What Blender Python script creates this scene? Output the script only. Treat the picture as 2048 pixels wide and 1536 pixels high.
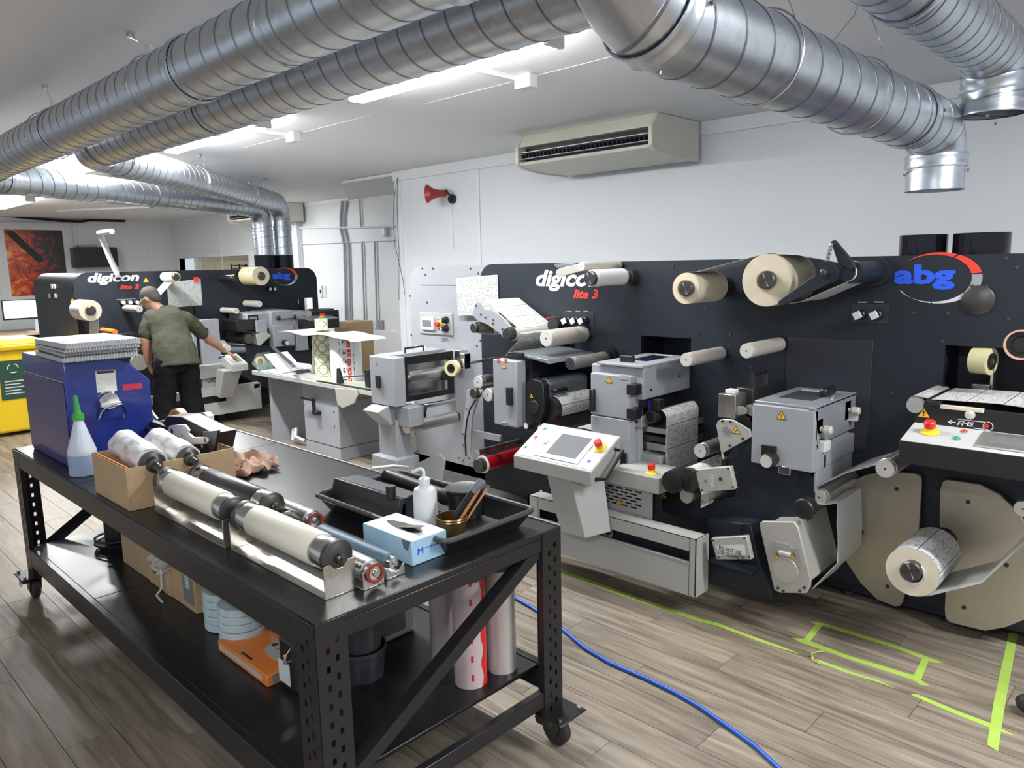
import bpy, bmesh, math, random
from mathutils import Vector, Matrix
random.seed(7)
S = bpy.context.scene
for o in list(bpy.data.objects): bpy.data.objects.remove(o)
COL = S.collection
PI = math.pi
# ------------------------------------------------------------------ camera
F = 1494.5
yaw, pit, rol = [math.radians(a) for a in (-44.058, 9.1734, 1.2082)]
fw = Vector((math.sin(yaw)*math.cos(pit), math.cos(yaw)*math.cos(pit), -math.sin(pit)))
rt0 = Vector((math.cos(yaw), -math.sin(yaw), 0)); dn0 = fw.cross(rt0)
rt = rt0*math.cos(rol) + dn0*math.sin(rol); dn = -rt0*math.sin(rol) + dn0*math.cos(rol)
CAM = Vector((0, 0, 1.8))
cd = bpy.data.cameras.new('camera'); cam = bpy.data.objects.new('camera', cd); COL.objects.link(cam)
cd.sensor_width = 36; cd.lens = F/2048*36; cd.clip_start = .05
Mx = Matrix((( rt.x, -dn.x, -fw.x), (rt.y, -dn.y, -fw.y), (rt.z, -dn.z, -fw.z))).to_4x4()
Mx.translation = CAM; cam.matrix_world = Mx
S.camera = cam
# ------------------------------------------------------------------ world, light, exposure
S.view_settings.view_transform = 'Standard'; S.view_settings.look = 'None'
S.view_settings.gamma = 1; S.view_settings.use_curve_mapping = False
S.view_settings.exposure = 1.0
wd = bpy.data.worlds.new('world'); S.world = wd; wd.use_nodes = True
wd.node_tree.nodes['Background'].inputs[0].default_value = (.80, .88, 1, 1)
wd.node_tree.nodes['Background'].inputs[1].default_value = .38
ZC = 2.9
FIX = [(-4.05, -2.4, 2.83), (-6.75, -5.12, 2.8), (-9.3, -7.7, 2.62), (-14.0, -12.35, 3.1), (.35, 2.0, 2.83),
       (-1.2, .45, -.9), (-12.6, -11.0, 5.3)]  # last entry is an added, hidden lamp that brightens the far wall
for x0, x1, y in FIX:
    L = bpy.data.lights.new('tube_light', 'AREA'); L.shape = 'RECTANGLE'; L.size = x1-x0; L.size_y = .1
    L.energy = {-2.4: 24, -5.12: 60, -7.7: 60, -12.35: 60, 2.0: 62, .45: 24, -11.0: 26}[x1]; L.color = (.97, .985, 1)
    lo = bpy.data.objects.new('tube_light', L); COL.objects.link(lo); lo.location = ((x0+x1)/2, y, ZC-.105)
# ------------------------------------------------------------------ pixel <-> world helpers (calibrated on the photograph)
def ray(px, py):
    a, b = (px-1024)/F, (py-768)/F
    return rt*a + dn*b + fw
def W(px, py, X=None, Y=None, Z=None):
    d = ray(px, py)
    if X is not None: t = X/d.x
    elif Y is not None: t = Y/d.y
    else: t = (Z-1.8)/d.z
    return CAM + d*t
def dep(p): return (Vector(p)-CAM).dot(fw)
def rad(p, rpix): return rpix*dep(p)/F
# ------------------------------------------------------------------ mesh builder
class MB:
    def __init__(s): s.v = []; s.f = []; s.m = []; s.u = []; s.mi = 0
    def face(s, ids, uv=None): s.f.append(ids); s.m.append(s.mi); s.u.append(uv)
    def box(s, x0, x1, y0, y1, z0, z1):
        b = len(s.v)
        for x in (x0, x1):
            for y in (y0, y1):
                for z in (z0, z1): s.v.append(Vector((x, y, z)))
        fs = [(0,1,3,2), (4,6,7,5), (0,4,5,1), (2,3,7,6), (0,2,6,4), (1,5,7,3)]
        for f in fs: s.face([b+i for i in f])
        return s
    def hexa(s, a, c):   # bottom quad a, top quad c (lists of 4)
        b = len(s.v)
        s.v += [Vector(p) for p in a] + [Vector(p) for p in c]
        s.face([b+3,b+2,b+1,b]); s.face([b+4,b+5,b+6,b+7])
        for i in range(4): j = (i+1) % 4; s.face([b+i, b+j, b+4+j, b+4+i])
        return s
    def prism(s, pts, vec):
        b = len(s.v); n = len(pts); vec = Vector(vec)
        s.v += [Vector(p) for p in pts] + [Vector(p)+vec for p in pts]
        s.face(list(range(b, b+n))); s.face(list(range(b+2*n-1, b+n-1, -1)))
        for i in range(n): j = (i+1) % n; s.face([b+i, b+n+i, b+n+j, b+j])
        return s
    def lathe(s, p0, d, prof, n=28, caps=True, ang0=0):
        p0 = Vector(p0); d = Vector(d).normalized()
        a = d.orthogonal().normalized() if abs(d.z) > .9 else d.cross(Vector((0,0,1))).normalized()
        c = d.cross(a); b = len(s.v); ac = 0; accs = []
        for k, (t, r) in enumerate(prof):
            if k: ac += math.hypot(t-prof[k-1][0], r-prof[k-1][1])
            accs.append(ac)
            for i in range(n):
                th = 2*PI*i/n + ang0
                s.v.append(p0 + d*t + (a*math.cos(th)+c*math.sin(th))*r)
        R = max(r for t, r in prof)
        for k in range(len(prof)-1):
            for i in range(n):
                j = (i+1) % n
                u0, u1 = 2*PI*R*i/n, 2*PI*R*(i+1)/n
                s.face([b+k*n+i, b+k*n+j, b+(k+1)*n+j, b+(k+1)*n+i], [(u0,accs[k]), (u1,accs[k]), (u1,accs[k+1]), (u0,accs[k+1])])
        if caps:
            if prof[0][1] > 1e-6: s.face([b+i for i in range(n)][::-1])
            if prof[-1][1] > 1e-6: s.face([b+(len(prof)-1)*n+i for i in range(n)])
        return s
    def cyl(s, p0, p1, r, n=24, r1=None, caps=True):
        p0 = Vector(p0); p1 = Vector(p1); L = (p1-p0).length
        return s.lathe(p0, p1-p0, [(0, r), (L, r if r1 is None else r1)], n, caps)
    def pipe(s, p0, p1, ro, ri, n=28):
        p0 = Vector(p0); p1 = Vector(p1); L = (p1-p0).length
        return s.lathe(p0, p1-p0, [(0, ri), (0, ro), (L, ro), (L, ri), (0, ri)], n, False)
    def tube(s, path, r, n=8, caps=True):
        path = [Vector(p) for p in path]; b = len(s.v); up = None
        for k, p in enumerate(path):
            t = (path[min(k+1, len(path)-1)] - path[max(k-1, 0)]).normalized()
            if up is None: up = t.orthogonal().normalized()
            up = (up - t*up.dot(t)).normalized(); c = t.cross(up)
            rr = r(k) if callable(r) else r
            for i in range(n):
                th = 2*PI*i/n
                q = rr(th) if callable(rr) else rr
                s.v.append(p + (up*math.cos(th)+c*math.sin(th))*q)
        for k in range(len(path)-1):
            for i in range(n):
                j = (i+1) % n; s.face([b+k*n+i, b+k*n+j, b+(k+1)*n+j, b+(k+1)*n+i])
        if caps: s.face([b+i for i in range(n)][::-1]); s.face([b+(len(path)-1)*n+i for i in range(n)])
        return s
    def sphere(s, c, r, n=14, sc=(1,1,1)):
        c = Vector(c); b0 = len(s.v)
        s.lathe((0,0,-r), (0,0,1), [(r-r*math.cos(PI*k/8), max(1e-5, r*math.sin(PI*k/8))) for k in range(9)], n, False)
        for i in range(b0, len(s.v)): v = s.v[i]; s.v[i] = c + Vector((v.x*sc[0], v.y*sc[1], v.z*sc[2]))
        return s
    def web(s, prof, y0, y1, th=.0012, axis='Y'):
        """sheet: prof = [(a, z)...]; a is X when axis='Y' and Y when axis='X'"""
        b = len(s.v); n = len(prof); acc = [0]
        for k in range(1, n): acc.append(acc[-1] + math.dist(prof[k], prof[k-1]))
        nr = []
        for k in range(n):
            p, q = prof[max(k-1,0)], prof[min(k+1,n-1)]
            dx, dz = q[0]-p[0], q[1]-p[1]; l = math.hypot(dx, dz) or 1; nr.append((-dz/l*th, dx/l*th))
        for sd in (0, 1):
            for k, (a, z) in enumerate(prof):
                a2, z2 = a+nr[k][0]*sd, z+nr[k][1]*sd
                for w in (y0, y1): s.v.append(Vector((a2, w, z2)) if axis == 'Y' else Vector((w, a2, z2)))
        wd_ = abs(y1-y0); o = b+2*n
        for k in range(n-1):
            uv = [(acc[k],0), (acc[k],wd_), (acc[k+1],wd_), (acc[k+1],0)]
            s.face([b+2*k, b+2*k+1, b+2*k+3, b+2*k+2], uv)
            s.face([o+2*k, o+2*k+2, o+2*k+3, o+2*k+1], [uv[0], uv[3], uv[2], uv[1]])
            s.face([b+2*k, b+2*k+2, o+2*k+2, o+2*k]); s.face([b+2*k+1, o+2*k+1, o+2*k+3, b+2*k+3])
        for k in (0, n-1): s.face([b+2*k, o+2*k, o+2*k+1, b+2*k+1])
        return s
    def grid(s, x0, x1, z0, z1, y0, y1, holes, plane='XZ'):
        """plate with rectangular holes; plane XZ (thickness along Y), YZ (along X) or XY (along Z)"""
        xs = sorted({x0, x1, *[min(max(h[i], x0), x1) for h in holes for i in (0, 1)]})
        zs = sorted({z0, z1, *[min(max(h[i], z0), z1) for h in holes for i in (2, 3)]})
        nx, nz = len(xs)-1, len(zs)-1
        solid = [[not any(h[0] < (xs[i]+xs[i+1])/2 < h[1] and h[2] < (zs[k]+zs[k+1])/2 < h[3] for h in holes) for k in range(nz)] for i in range(nx)]
        def P(a, w, c):
            return Vector((a, w, c)) if plane == 'XZ' else (Vector((w, a, c)) if plane == 'YZ' else Vector((a, c, w)))
        def q(*ps):
            b = len(s.v); s.v += list(ps); s.face([b, b+1, b+2, b+3])
        for i in range(nx):
            for k in range(nz):
                if not solid[i][k]: continue
                a0, a1, c0, c1 = xs[i], xs[i+1], zs[k], zs[k+1]
                q(P(a0,y0,c0), P(a1,y0,c0), P(a1,y0,c1), P(a0,y0,c1)); q(P(a0,y1,c0), P(a0,y1,c1), P(a1,y1,c1), P(a1,y1,c0))
                if i == 0 or not solid[i-1][k]: q(P(a0,y0,c0), P(a0,y0,c1), P(a0,y1,c1), P(a0,y1,c0))
                if i == nx-1 or not solid[i+1][k]: q(P(a1,y0,c0), P(a1,y1,c0), P(a1,y1,c1), P(a1,y0,c1))
                if k == 0 or not solid[i][k-1]: q(P(a0,y0,c0), P(a0,y1,c0), P(a1,y1,c0), P(a1,y0,c0))
                if k == nz-1 or not solid[i][k+1]: q(P(a0,y0,c1), P(a1,y0,c1), P(a1,y1,c1), P(a0,y1,c1))
        return s
    def xf(s, M, i0=0):
        for i in range(i0, len(s.v)): s.v[i] = M @ s.v[i]
        return s
def wloc(o):
    l = Vector(o.location)
    while o.parent: o = o.parent; l += Vector(o.location)
    return l
def obj(name, mb, mats, parent=None, bevel=0, smooth=35, merge=False):
    """link a builder's mesh as ONE object; its origin goes to the bottom centre of the mesh"""
    if not isinstance(mats, (list, tuple)): mats = [mats]
    lo = Vector([min(v[i] for v in mb.v) for i in range(3)]); hi = Vector([max(v[i] for v in mb.v) for i in range(3)])
    org = Vector(((lo.x+hi.x)/2, (lo.y+hi.y)/2, lo.z))
    me = bpy.data.meshes.new(name); me.from_pydata([v-org for v in mb.v], [], mb.f)
    for m in mats: me.materials.append(m)
    me.polygons.foreach_set('material_index', mb.m)
    if any(u for u in mb.u):
        ul = me.uv_layers.new(name='UVMap'); k = 0
        for pi, u in enumerate(mb.u):
            for j in range(len(mb.f[pi])):
                if u: ul.data[k].uv = u[j]
                k += 1
    bm = bmesh.new(); bm.from_mesh(me)
    if merge: bmesh.ops.remove_doubles(bm, verts=bm.verts, dist=1e-5)
    bmesh.ops.recalc_face_normals(bm, faces=bm.faces); bm.to_mesh(me); bm.free()
    if smooth:
        me.shade_smooth(); me.set_sharp_from_angle(angle=math.radians(smooth))
    o = bpy.data.objects.new(name, me); COL.objects.link(o)
    o.location = org
    if parent: o.parent = parent; o.location = org - wloc(parent)
    if bevel:
        b = o.modifiers.new('bevel', 'BEVEL'); b.width = bevel; b.segments = 2; b.limit_method = 'ANGLE'; b.angle_limit = math.radians(40)
    return o
def tag(o, label, cat, group=None):
    o['label'] = label; o['category'] = cat
    if group: o['group'] = group
    return o
def thing(name, loc, label, cat, group=None):
    o = bpy.data.objects.new(name, None); COL.objects.link(o); o.location = loc; o.empty_display_size = .1
    return tag(o, label, cat, group)
def struct(o): o['kind'] = 'structure'; return o
def copy_tree(o, parent=None):
    c = o.copy(); COL.objects.link(c); c.parent = parent
    for ch in [x for x in bpy.data.objects if x.parent == o]: copy_tree(ch, c)
    return c
# ------------------------------------------------------------------ materials
MATS = {}
def nodes(m):
    nt = m.node_tree; b = nt.nodes['Principled BSDF']
    def N(t, **k):
        n = nt.nodes.new(t)
        for a, v in k.items():
            if a.startswith('i_'): n.inputs[int(a[2:])].default_value = v
            else: setattr(n, a, v)
        return n
    return nt, b, N, nt.links.new
def math_(N, L, op, a, b=None):
    n = N('ShaderNodeMath', operation=op)
    for i, x in enumerate((a, b)):
        if x is None: continue
        if isinstance(x, (int, float)): n.inputs[i].default_value = x
        else: L(x, n.inputs[i])
    return n.outputs[0]
def mat(name, col, rough=.5, metal=0, var=.06, scale=6, bump=0, bscale=80, stretch=(1,1,1), rvar=0, alpha=1, trans=0, emit=0, coat=0, spec=None):
    m = bpy.data.materials.new(name); m.use_nodes = True; nt, b, N, L = nodes(m)
    b.inputs['Roughness'].default_value = rough; b.inputs['Metallic'].default_value = metal
    b.inputs['Base Color'].default_value = (*col, 1)
    tc = N('ShaderNodeTexCoord'); mp = N('ShaderNodeMapping'); mp.inputs['Scale'].default_value = stretch; L(tc.outputs['Object'], mp.inputs[0])
    if var or rvar:
        nz = N('ShaderNodeTexNoise'); nz.inputs['Scale'].default_value = scale; nz.inputs['Detail'].default_value = 5; L(mp.outputs[0], nz.inputs[0])
        if var:
            mx = N('ShaderNodeMix', data_type='RGBA'); L(nz.outputs[0], mx.inputs[0])
            mx.inputs[6].default_value = (*[c*(1-var) for c in col], 1); mx.inputs[7].default_value = (*[min(1, c*(1+var)) for c in col], 1); L(mx.outputs[2], b.inputs['Base Color'])
        if rvar:
            mr = N('ShaderNodeMapRange'); mr.inputs[1].default_value = .3; mr.inputs[2].default_value = .7
            mr.inputs[3].default_value = max(.02, rough-rvar); mr.inputs[4].default_value = rough+rvar; L(nz.outputs[0], mr.inputs[0]); L(mr.outputs[0], b.inputs['Roughness'])
    if bump:
        n2 = N('ShaderNodeTexNoise'); n2.inputs['Scale'].default_value = bscale; n2.inputs['Detail'].default_value = 3; L(mp.outputs[0], n2.inputs[0])
        bp = N('ShaderNodeBump'); bp.inputs['Strength'].default_value = bump; bp.inputs['Distance'].default_value = .002; L(n2.outputs[0], bp.inputs['Height']); L(bp.outputs[0], b.inputs['Normal'])
    if alpha < 1: b.inputs['Alpha'].default_value = alpha
    if trans: b.inputs['Transmission Weight'].default_value = trans
    if emit: b.inputs['Emission Color'].default_value = (*col, 1); b.inputs['Emission Strength'].default_value = emit
    if coat: b.inputs['Coat Weight'].default_value = coat
    if spec is not None: b.inputs['Specular IOR Level'].default_value = spec
    MATS[name] = m; return m
M_dark = mat('dark_powder_coat', (.013, .0175, .025), .45, 0, .12, 3, .15, 300, spec=.4)
M_dark2 = mat('recess_dark', (.012, .013, .020), .5, 0, .1, 3)
M_black = mat('black_plastic', (.012, .012, .013), .38, 0, .1, 8, .1, 200)
M_blk = mat('black_powder_coat', (.012, .012, .014), .30, 0, .08, 3)
M_grey = mat('grey_paint', (.30, .315, .335), .42, 0, .04, 2.5, .12, 350)
M_grey2 = mat('warm_grey_paint', (.37, .37, .355), .42, .0, .05, 2.5, .12, 350)
M_greyd = mat('blue_grey_guard', (.20, .225, .25), .33, .35, .08, 4)
M_alu = mat('brushed_aluminium', (.62, .61, .58), .32, .85, .07, 14, .15, 60, (1, 1, 30))
M_plate = mat('cast_plate', (.47, .465, .43), .42, .35, .07, 12)
M_steel = mat('steel', (.58, .57, .55), .27, 1, .14, 9, .1, 40, rvar=.08)
M_steelw = mat('worn_sheet_steel', (.50, .48, .44), .30, .95, .22, 7, .25, 30, rvar=.1)
M_chrome = mat('chrome', (.75, .75, .76), .12, 1, .04)
M_iron = mat('dark_journal_steel', (.10, .095, .09), .36, .8, .3, 18)
M_roller = mat('idler_roller_coat', (.50, .47, .41), .40, .25, .05, 20, .1, 90)
M_rend = mat('idler_end_face', (.66, .65, .61), .35, .3, .05, 20)
M_gold = mat('bronze_disc_plate', (.42, .38, .30), .34, .6, .05, 2)
M_paper = mat('white_paper', (.60, .605, .60), .55, 0, .03, 5)
M_cream = mat('cream_liner_paper', (.66, .60, .47), .45, 0, .05, 12)
M_creamf = mat('cream_roll_side', (.64, .57, .43), .5, 0, .10, 30)
M_yel = mat('safety_yellow', (.80, .55, .03), .4)
M_yelbin = mat('yellow_bin_plastic', (.83, .56, .012), .42, 0, .08, 4)
M_orange = mat('orange_card', (.72, .21, .035), .5, 0, .05)
M_red = mat('red_plastic', (.60, .03, .02), .3)
M_redm = mat('red_anodised', (.50, .012, .025), .18, .5, .1, 6, coat=.5)
M_green = mat('green_plastic', (.02, .35, .16), .35)
M_lime = mat('lime_floor_tape', (.36, .52, .09), .5, 0, .2, 9)
M_blue = mat('blue_enamel', (.018, .035, .24), .22, 0, .12, 3, coat=.3)
M_blued = mat('blue_hose', (.01, .09, .50), .35)
M_white = mat('white_gloss', (.64, .66, .67), .3, 0, .02)
M_beige = mat('aircon_beige', (.62, .61, .53), .4, 0, .05, 3)
M_card = mat('brown_cardboard', (.46, .32, .18), .7, 0, .08, 6, .2, 60, (1, 1, 6))
M_card2 = mat('packing_tape_over_card', (.52, .37, .22), .25, 0, .05, 6)
M_translu = mat('translucent_bottle', (.66, .70, .72), .35, 0, .04, 5, trans=.25)
M_glovebox = mat('light_blue_card', (.36, .56, .72), .45, 0, .22, 9)
M_rubber = mat('rubber', (.02, .02, .02), .6)
M_screen = mat('grey_screen', (.16, .17, .18), .15, 0, .05, coat=.4)
M_cyan = mat('pale_blue_label_roll', (.45, .56, .60), .45, 0, .2, 40)
M_wood = mat('orange_wood', (.42, .17, .05), .5, 0, .25, 4, .1, 40, (1, 1, 12))
M_steel_b = mat('teal_blue_roller', (.07, .13, .18), .5, 0, .1)
M_cloth = mat('beige_rag', (.42, .28, .21), .9, 0, .2, 10, .5, 200)
M_tinside = mat('stained_tin', (.22, .13, .05), .3, .8, .5, 12)
M_txt = mat('dark_ink', (.02, .02, .025), .6, 0, 0)
M_blueink = mat('logo_blue', (.02, .10, .75), .4, 0, 0)
M_redink = mat('logo_red', (.75, .05, .03), .4, 0, 0)
M_whiteink = mat('logo_white', (.62, .63, .66), .4, 0, 0)
M_greyink = mat('logo_grey', (.30, .31, .34), .4, 0, 0)
M_gold2 = mat('gold_foil', (.75, .45, .15), .25, 1, .1)
M_clear = mat('clear_film', (.9, .88, .7), .12, 0, 0, alpha=.35)
M_film = mat('yellow_clear_tape', (.72, .66, .38), .15, 0, .05, coat=.4)
M_panel = mat('panel_white', (.47, .48, .475), .4, 0, .02)
M_lamp = mat('lamp_diffuser', (1, .99, .96), .5, 0, 0, emit=22)
M_ceiling = mat('ceiling_paint', (.80, .815, .84), .75, 0, .03, 1.2)
M_wall = mat('white_wall_paint', (.70, .73, .755), .6, 0, .03, 1)
M_trim = mat('white_trim', (.74, .76, .78), .5, 0, .02)
M_skin = mat('skin', (.42, .22, .14), .5, 0, .08, 20)
M_hair = mat('grey_brown_hair', (.07, .06, .055), .8, 0, .35, 60, .5, 300)
M_shirt = mat('olive_tshirt', (.058, .060, .040), .9, 0, .15, 8, .4, 60, spec=.2)
M_trous = mat('black_trousers', (.006, .006, .008), .85, 0, .2, 8, .4, 60, spec=.15)
M_belt = mat('brown_belt', (.05, .025, .018), .5)
def m_galv(name, base, rough):
    m = bpy.data.materials.new(name); m.use_nodes = True; nt, b, N, L = nodes(m)
    tc = N('ShaderNodeTexCoord'); vo = N('ShaderNodeTexVoronoi'); vo.inputs['Scale'].default_value = 30; L(tc.outputs['Object'], vo.inputs[0])
    nz = N('ShaderNodeTexNoise'); nz.inputs['Scale'].default_value = 4; L(tc.outputs['Object'], nz.inputs[0])
    mx = N('ShaderNodeMix', data_type='RGBA'); L(vo.outputs['Color'], mx.inputs[0]); mx.inputs[6].default_value = (*[c*.9 for c in base], 1); mx.inputs[7].default_value = (*[c*1.08 for c in base], 1)
    L(mx.outputs[2], b.inputs['Base Color']); b.inputs['Metallic'].default_value = 1
    mr = N('ShaderNodeMapRange'); mr.inputs[3].default_value = rough-.06; mr.inputs[4].default_value = rough+.08; L(nz.outputs[0], mr.inputs[0]); L(mr.outputs[0], b.inputs['Roughness'])
    return m
M_galv = m_galv('galvanised_steel', (.60, .645, .70), .34)
M_seam = mat('duct_lock_seam', (.27, .28, .30), .4, 1, .1)
def m_floor():
    m = bpy.data.materials.new('vinyl_plank'); m.use_nodes = True; nt, b, N, L = nodes(m)
    g = N('ShaderNodeNewGeometry'); oi = N('ShaderNodeObjectInfo')
    mp = N('ShaderNodeMapping'); mp.inputs['Scale'].default_value = (1.3, 16, 1); L(g.outputs['Position'], mp.inputs[0])
    ad = N('ShaderNodeVectorMath', operation='ADD'); cb = N('ShaderNodeCombineXYZ'); L(math_(N, L, 'MULTIPLY', oi.outputs['Random'], 40.), cb.inputs[0]); L(mp.outputs[0], ad.inputs[0]); L(cb.outputs[0], ad.inputs[1])
    nz = N('ShaderNodeTexNoise'); nz.inputs['Scale'].default_value = 1.6; nz.inputs['Detail'].default_value = 9; nz.inputs['Roughness'].default_value = .62; nz.inputs['Distortion'].default_value = .5; L(ad.outputs[0], nz.inputs[0])
    cr = N('ShaderNodeValToRGB'); L(nz.outputs[0], cr.inputs[0]); e = cr.color_ramp.elements
    e[0].position = .28; e[0].color = (.10, .078, .055, 1); e[1].position = .74; e[1].color = (.36, .295, .215, 1)
    k = e.new(.52); k.color = (.235, .19, .138, 1)
    n2 = N('ShaderNodeTexNoise'); n2.inputs['Scale'].default_value = .8; L(g.outputs['Position'], n2.inputs[0])
    hs = N('ShaderNodeHueSaturation'); L(cr.outputs[0], hs.inputs['Color'])
    L(math_(N, L, 'ADD', math_(N, L, 'MULTIPLY', oi.outputs['Random'], .12), .92), hs.inputs['Value'])
    L(math_(N, L, 'ADD', math_(N, L, 'MULTIPLY', n2.outputs[0], .7), .5), hs.inputs['Saturation'])
    L(hs.outputs[0], b.inputs['Base Color'])
    mr = N('ShaderNodeMapRange'); mr.inputs[1].default_value = .3; mr.inputs[2].default_value = .7; mr.inputs[3].default_value = .34; mr.inputs[4].default_value = .52; L(nz.outputs[0], mr.inputs[0]); L(mr.outputs[0], b.inputs['Roughness'])
    bp = N('ShaderNodeBump'); bp.inputs['Strength'].default_value = .35; bp.inputs['Distance'].default_value = .003; L(nz.outputs[0], bp.inputs['Height']); L(bp.outputs[0], b.inputs['Normal'])
    return m
M_floor = m_floor()
def m_print(name, base=(.58,.585,.58), ink=(.035,.035,.04), period=.13, line=.035, bw=.020, rh=.012, amount=.8, lineink=None):
    """flat print on paper, laid out in the sheet's own UV (metres)"""
    m = bpy.data.materials.new(name); m.use_nodes = True; nt, b, N, L = nodes(m)
    uv = N('ShaderNodeUVMap'); sp = N('ShaderNodeSeparateXYZ'); L(uv.outputs[0], sp.inputs[0])
    fr = math_(N, L, 'FRACT', math_(N, L, 'DIVIDE', sp.outputs[0], period))
    ln = math_(N, L, 'LESS_THAN', fr, line)
    br = N('ShaderNodeTexBrick'); L(uv.outputs[0], br.inputs[0]); br.inputs['Scale'].default_value = 1
    br.inputs['Color1'].default_value = (0,0,0,1); br.inputs['Color2'].default_value = (1,1,1,1); br.inputs['Mortar'].default_value = (0,0,0,1)
    br.inputs['Mortar Size'].default_value = .0025; br.inputs['Brick Width'].default_value = rh; br.inputs['Row Height'].default_value = bw; br.offset = .37
    nz = N('ShaderNodeTexNoise'); nz.inputs['Scale'].default_value = 330; nz.inputs['Detail'].default_value = 2; L(uv.outputs[0], nz.inputs[0])
    bb = math_(N, L, 'GREATER_THAN', br.outputs[0], .56)
    blk = math_(N, L, 'MULTIPLY', bb, math_(N, L, 'ADD', math_(N, L, 'MULTIPLY', math_(N, L, 'GREATER_THAN', nz.outputs[0], .5), .75), .25))
    inner = math_(N, L, 'MULTIPLY', math_(N, L, 'GREATER_THAN', fr, .12), math_(N, L, 'LESS_THAN', fr, .93))
    txt = math_(N, L, 'MULTIPLY', math_(N, L, 'MULTIPLY', blk, inner), amount)
    fac = math_(N, L, 'MAXIMUM', txt, math_(N, L, 'MULTIPLY', ln, .9))
    mx = N('ShaderNodeMix', data_type='RGBA'); L(fac, mx.inputs[0]); mx.inputs[6].default_value = (*base, 1); mx.inputs[7].default_value = (*ink, 1); L(mx.outputs[2], b.inputs['Base Color'])
    b.inputs['Roughness'].default_value = .42
    return m
M_print = m_print('printed_label_web')
M_print2 = m_print('printed_label_web_light', amount=.75, base=(.55,.55,.53))
M_doc = m_print('drawing_print', base=(.50,.53,.50), ink=(.06,.08,.08), period=.09, bw=.014, rh=.02, amount=.75, line=.02)
M_docn = m_print('note_print', base=(.74,.73,.68), ink=(.15,.15,.15), period=.30, bw=.05, rh=.008, amount=.6, line=.03)
M_wrap = m_print('hand_written_wrap', base=(.72,.72,.72), ink=(.08,.08,.15), period=.4, bw=.04, rh=.03, amount=.5, line=.0)
# ------------------------------------------------------------------ text and signs
def text(name, s, loc, width, height, mats, parent, face='Y', bold=.0, shear=0, extrude=.0006, matrix=None):
    c = bpy.data.curves.new(name, 'FONT'); c.body = s; c.size = 1; c.offset = bold; c.shear = shear; c.resolution_u = 3
    t = bpy.data.objects.new(name, c); COL.objects.link(t)
    bpy.context.view_layer.update()
    me = bpy.data.meshes.new_from_object(t.evaluated_get(bpy.context.evaluated_depsgraph_get()))
    bpy.data.objects.remove(t)
    xs = [v.co.x for v in me.vertices]; ys = [v.co.y for v in me.vertices]
    x0, x1, y0, y1 = min(xs), max(xs), min(ys), max(ys)
    mb = MB(); R = matrix or {'Y': Matrix(((1,0,0),(0,0,-1),(0,1,0))), 'X': Matrix(((0,0,1),(1,0,0),(0,1,0))), 'Z': Matrix.Identity(3)}[face]
    for v in me.vertices: mb.v.append(Vector(loc) + R @ Vector(((v.co.x-x0)/(x1-x0)*width, (v.co.y-y0)/(y1-y0)*height, extrude)))
    for p in me.polygons: mb.face(list(p.vertices))
    bpy.data.meshes.remove(me)
    o = obj(name, mb, mats, parent, smooth=0)
    return o
FACE = {'Y': (Vector((1,0,0)), Vector((0,0,1)), Vector((0,-1,0))), 'X': (Vector((0,1,0)), Vector((0,0,1)), Vector((1,0,0)))}
def warn(parent, c, s, face='Y', kind=0):
    """yellow warning triangle, c = centre on the surface, s = side"""
    a, u, n = FACE[face]; c = Vector(c); mb = MB(); h = s*.866
    def tri(k, d): return [c + a*(-s/2*k) - u*(h/3*k) + n*d, c + a*(s/2*k) - u*(h/3*k) + n*d, c + u*(h*2/3*k) + n*d]
    mb.mi = 0; mb.prism(tri(1, 0), n*.001); mb.mi = 1; mb.prism(tri(.82, .001), n*.0006); mb.mi = 0
    if kind == 0:
        mb.prism([c+a*(-s*.045)+u*(h*.28)+n*.0016, c+a*(s*.045)+u*(h*.28)+n*.0016, c+a*(s*.025)-u*(h*.03)+n*.0016, c-a*(s*.025)-u*(h*.03)+n*.0016], n*.0005)
        mb.prism([c+a*(s*.04*x)+u*(h*(-.12+.045*y))+n*.0016 for x, y in ((-1,-1),(1,-1),(1,1),(-1,1))], n*.0005)
    else:
        for k in (-1, 1): mb.cyl(c+a*(s*.07*k)+u*(h*.09*k)+n*.0016, c+a*(s*.07*k)+u*(h*.09*k)+n*.0021, s*.085, 10)
    return obj('warning_label', mb, [M_txt, M_yelw], parent, smooth=0)
M_yelw = mat('warning_yellow', (.85, .45, .02), .4, 0, 0)
def abg_logo(parent, c, k, face):
    a, u, n = FACE[face]; c = Vector(c)
    def arc(t0, t1, m, nm):
        mb = MB(); N_ = 20; out = []; inn = []
        for i in range(N_+1):
            t = math.radians(t0+(t1-t0)*i/N_); w = .036*k*max(.02, math.cos((t-math.radians(8))*.56))**1.6
            out.append(c + a*(.180*k*math.cos(t)) + u*(.118*k*math.sin(t)))
            inn.append(c + a*((.180*k-w)*math.cos(t)-.006*k) + u*((.118*k-w*.55)*math.sin(t)))
        for i in range(N_): mb.prism([out[i], out[i+1], inn[i+1], inn[i]], n*.001)
        obj(nm, mb, m, parent, smooth=0, merge=True)
    arc(135, 66, M_redink, 'logo_arc'); arc(63, 12, M_redink, 'logo_arc'); arc(9, -38, M_greyink, 'logo_arc'); arc(-41, -95, M_whiteink, 'logo_arc'); arc(-97, -150, M_whiteink, 'logo_arc')
    text('logo_lettering', 'abg', c - a*.19*k - u*.055*k, .262*k, .118*k, M_blueink, parent, face, bold=.045, extrude=.0015)
# ================================================================== ROOM
XL, YF, YN, XC = -17.5, 7.1, 5.65, -7.35
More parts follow.
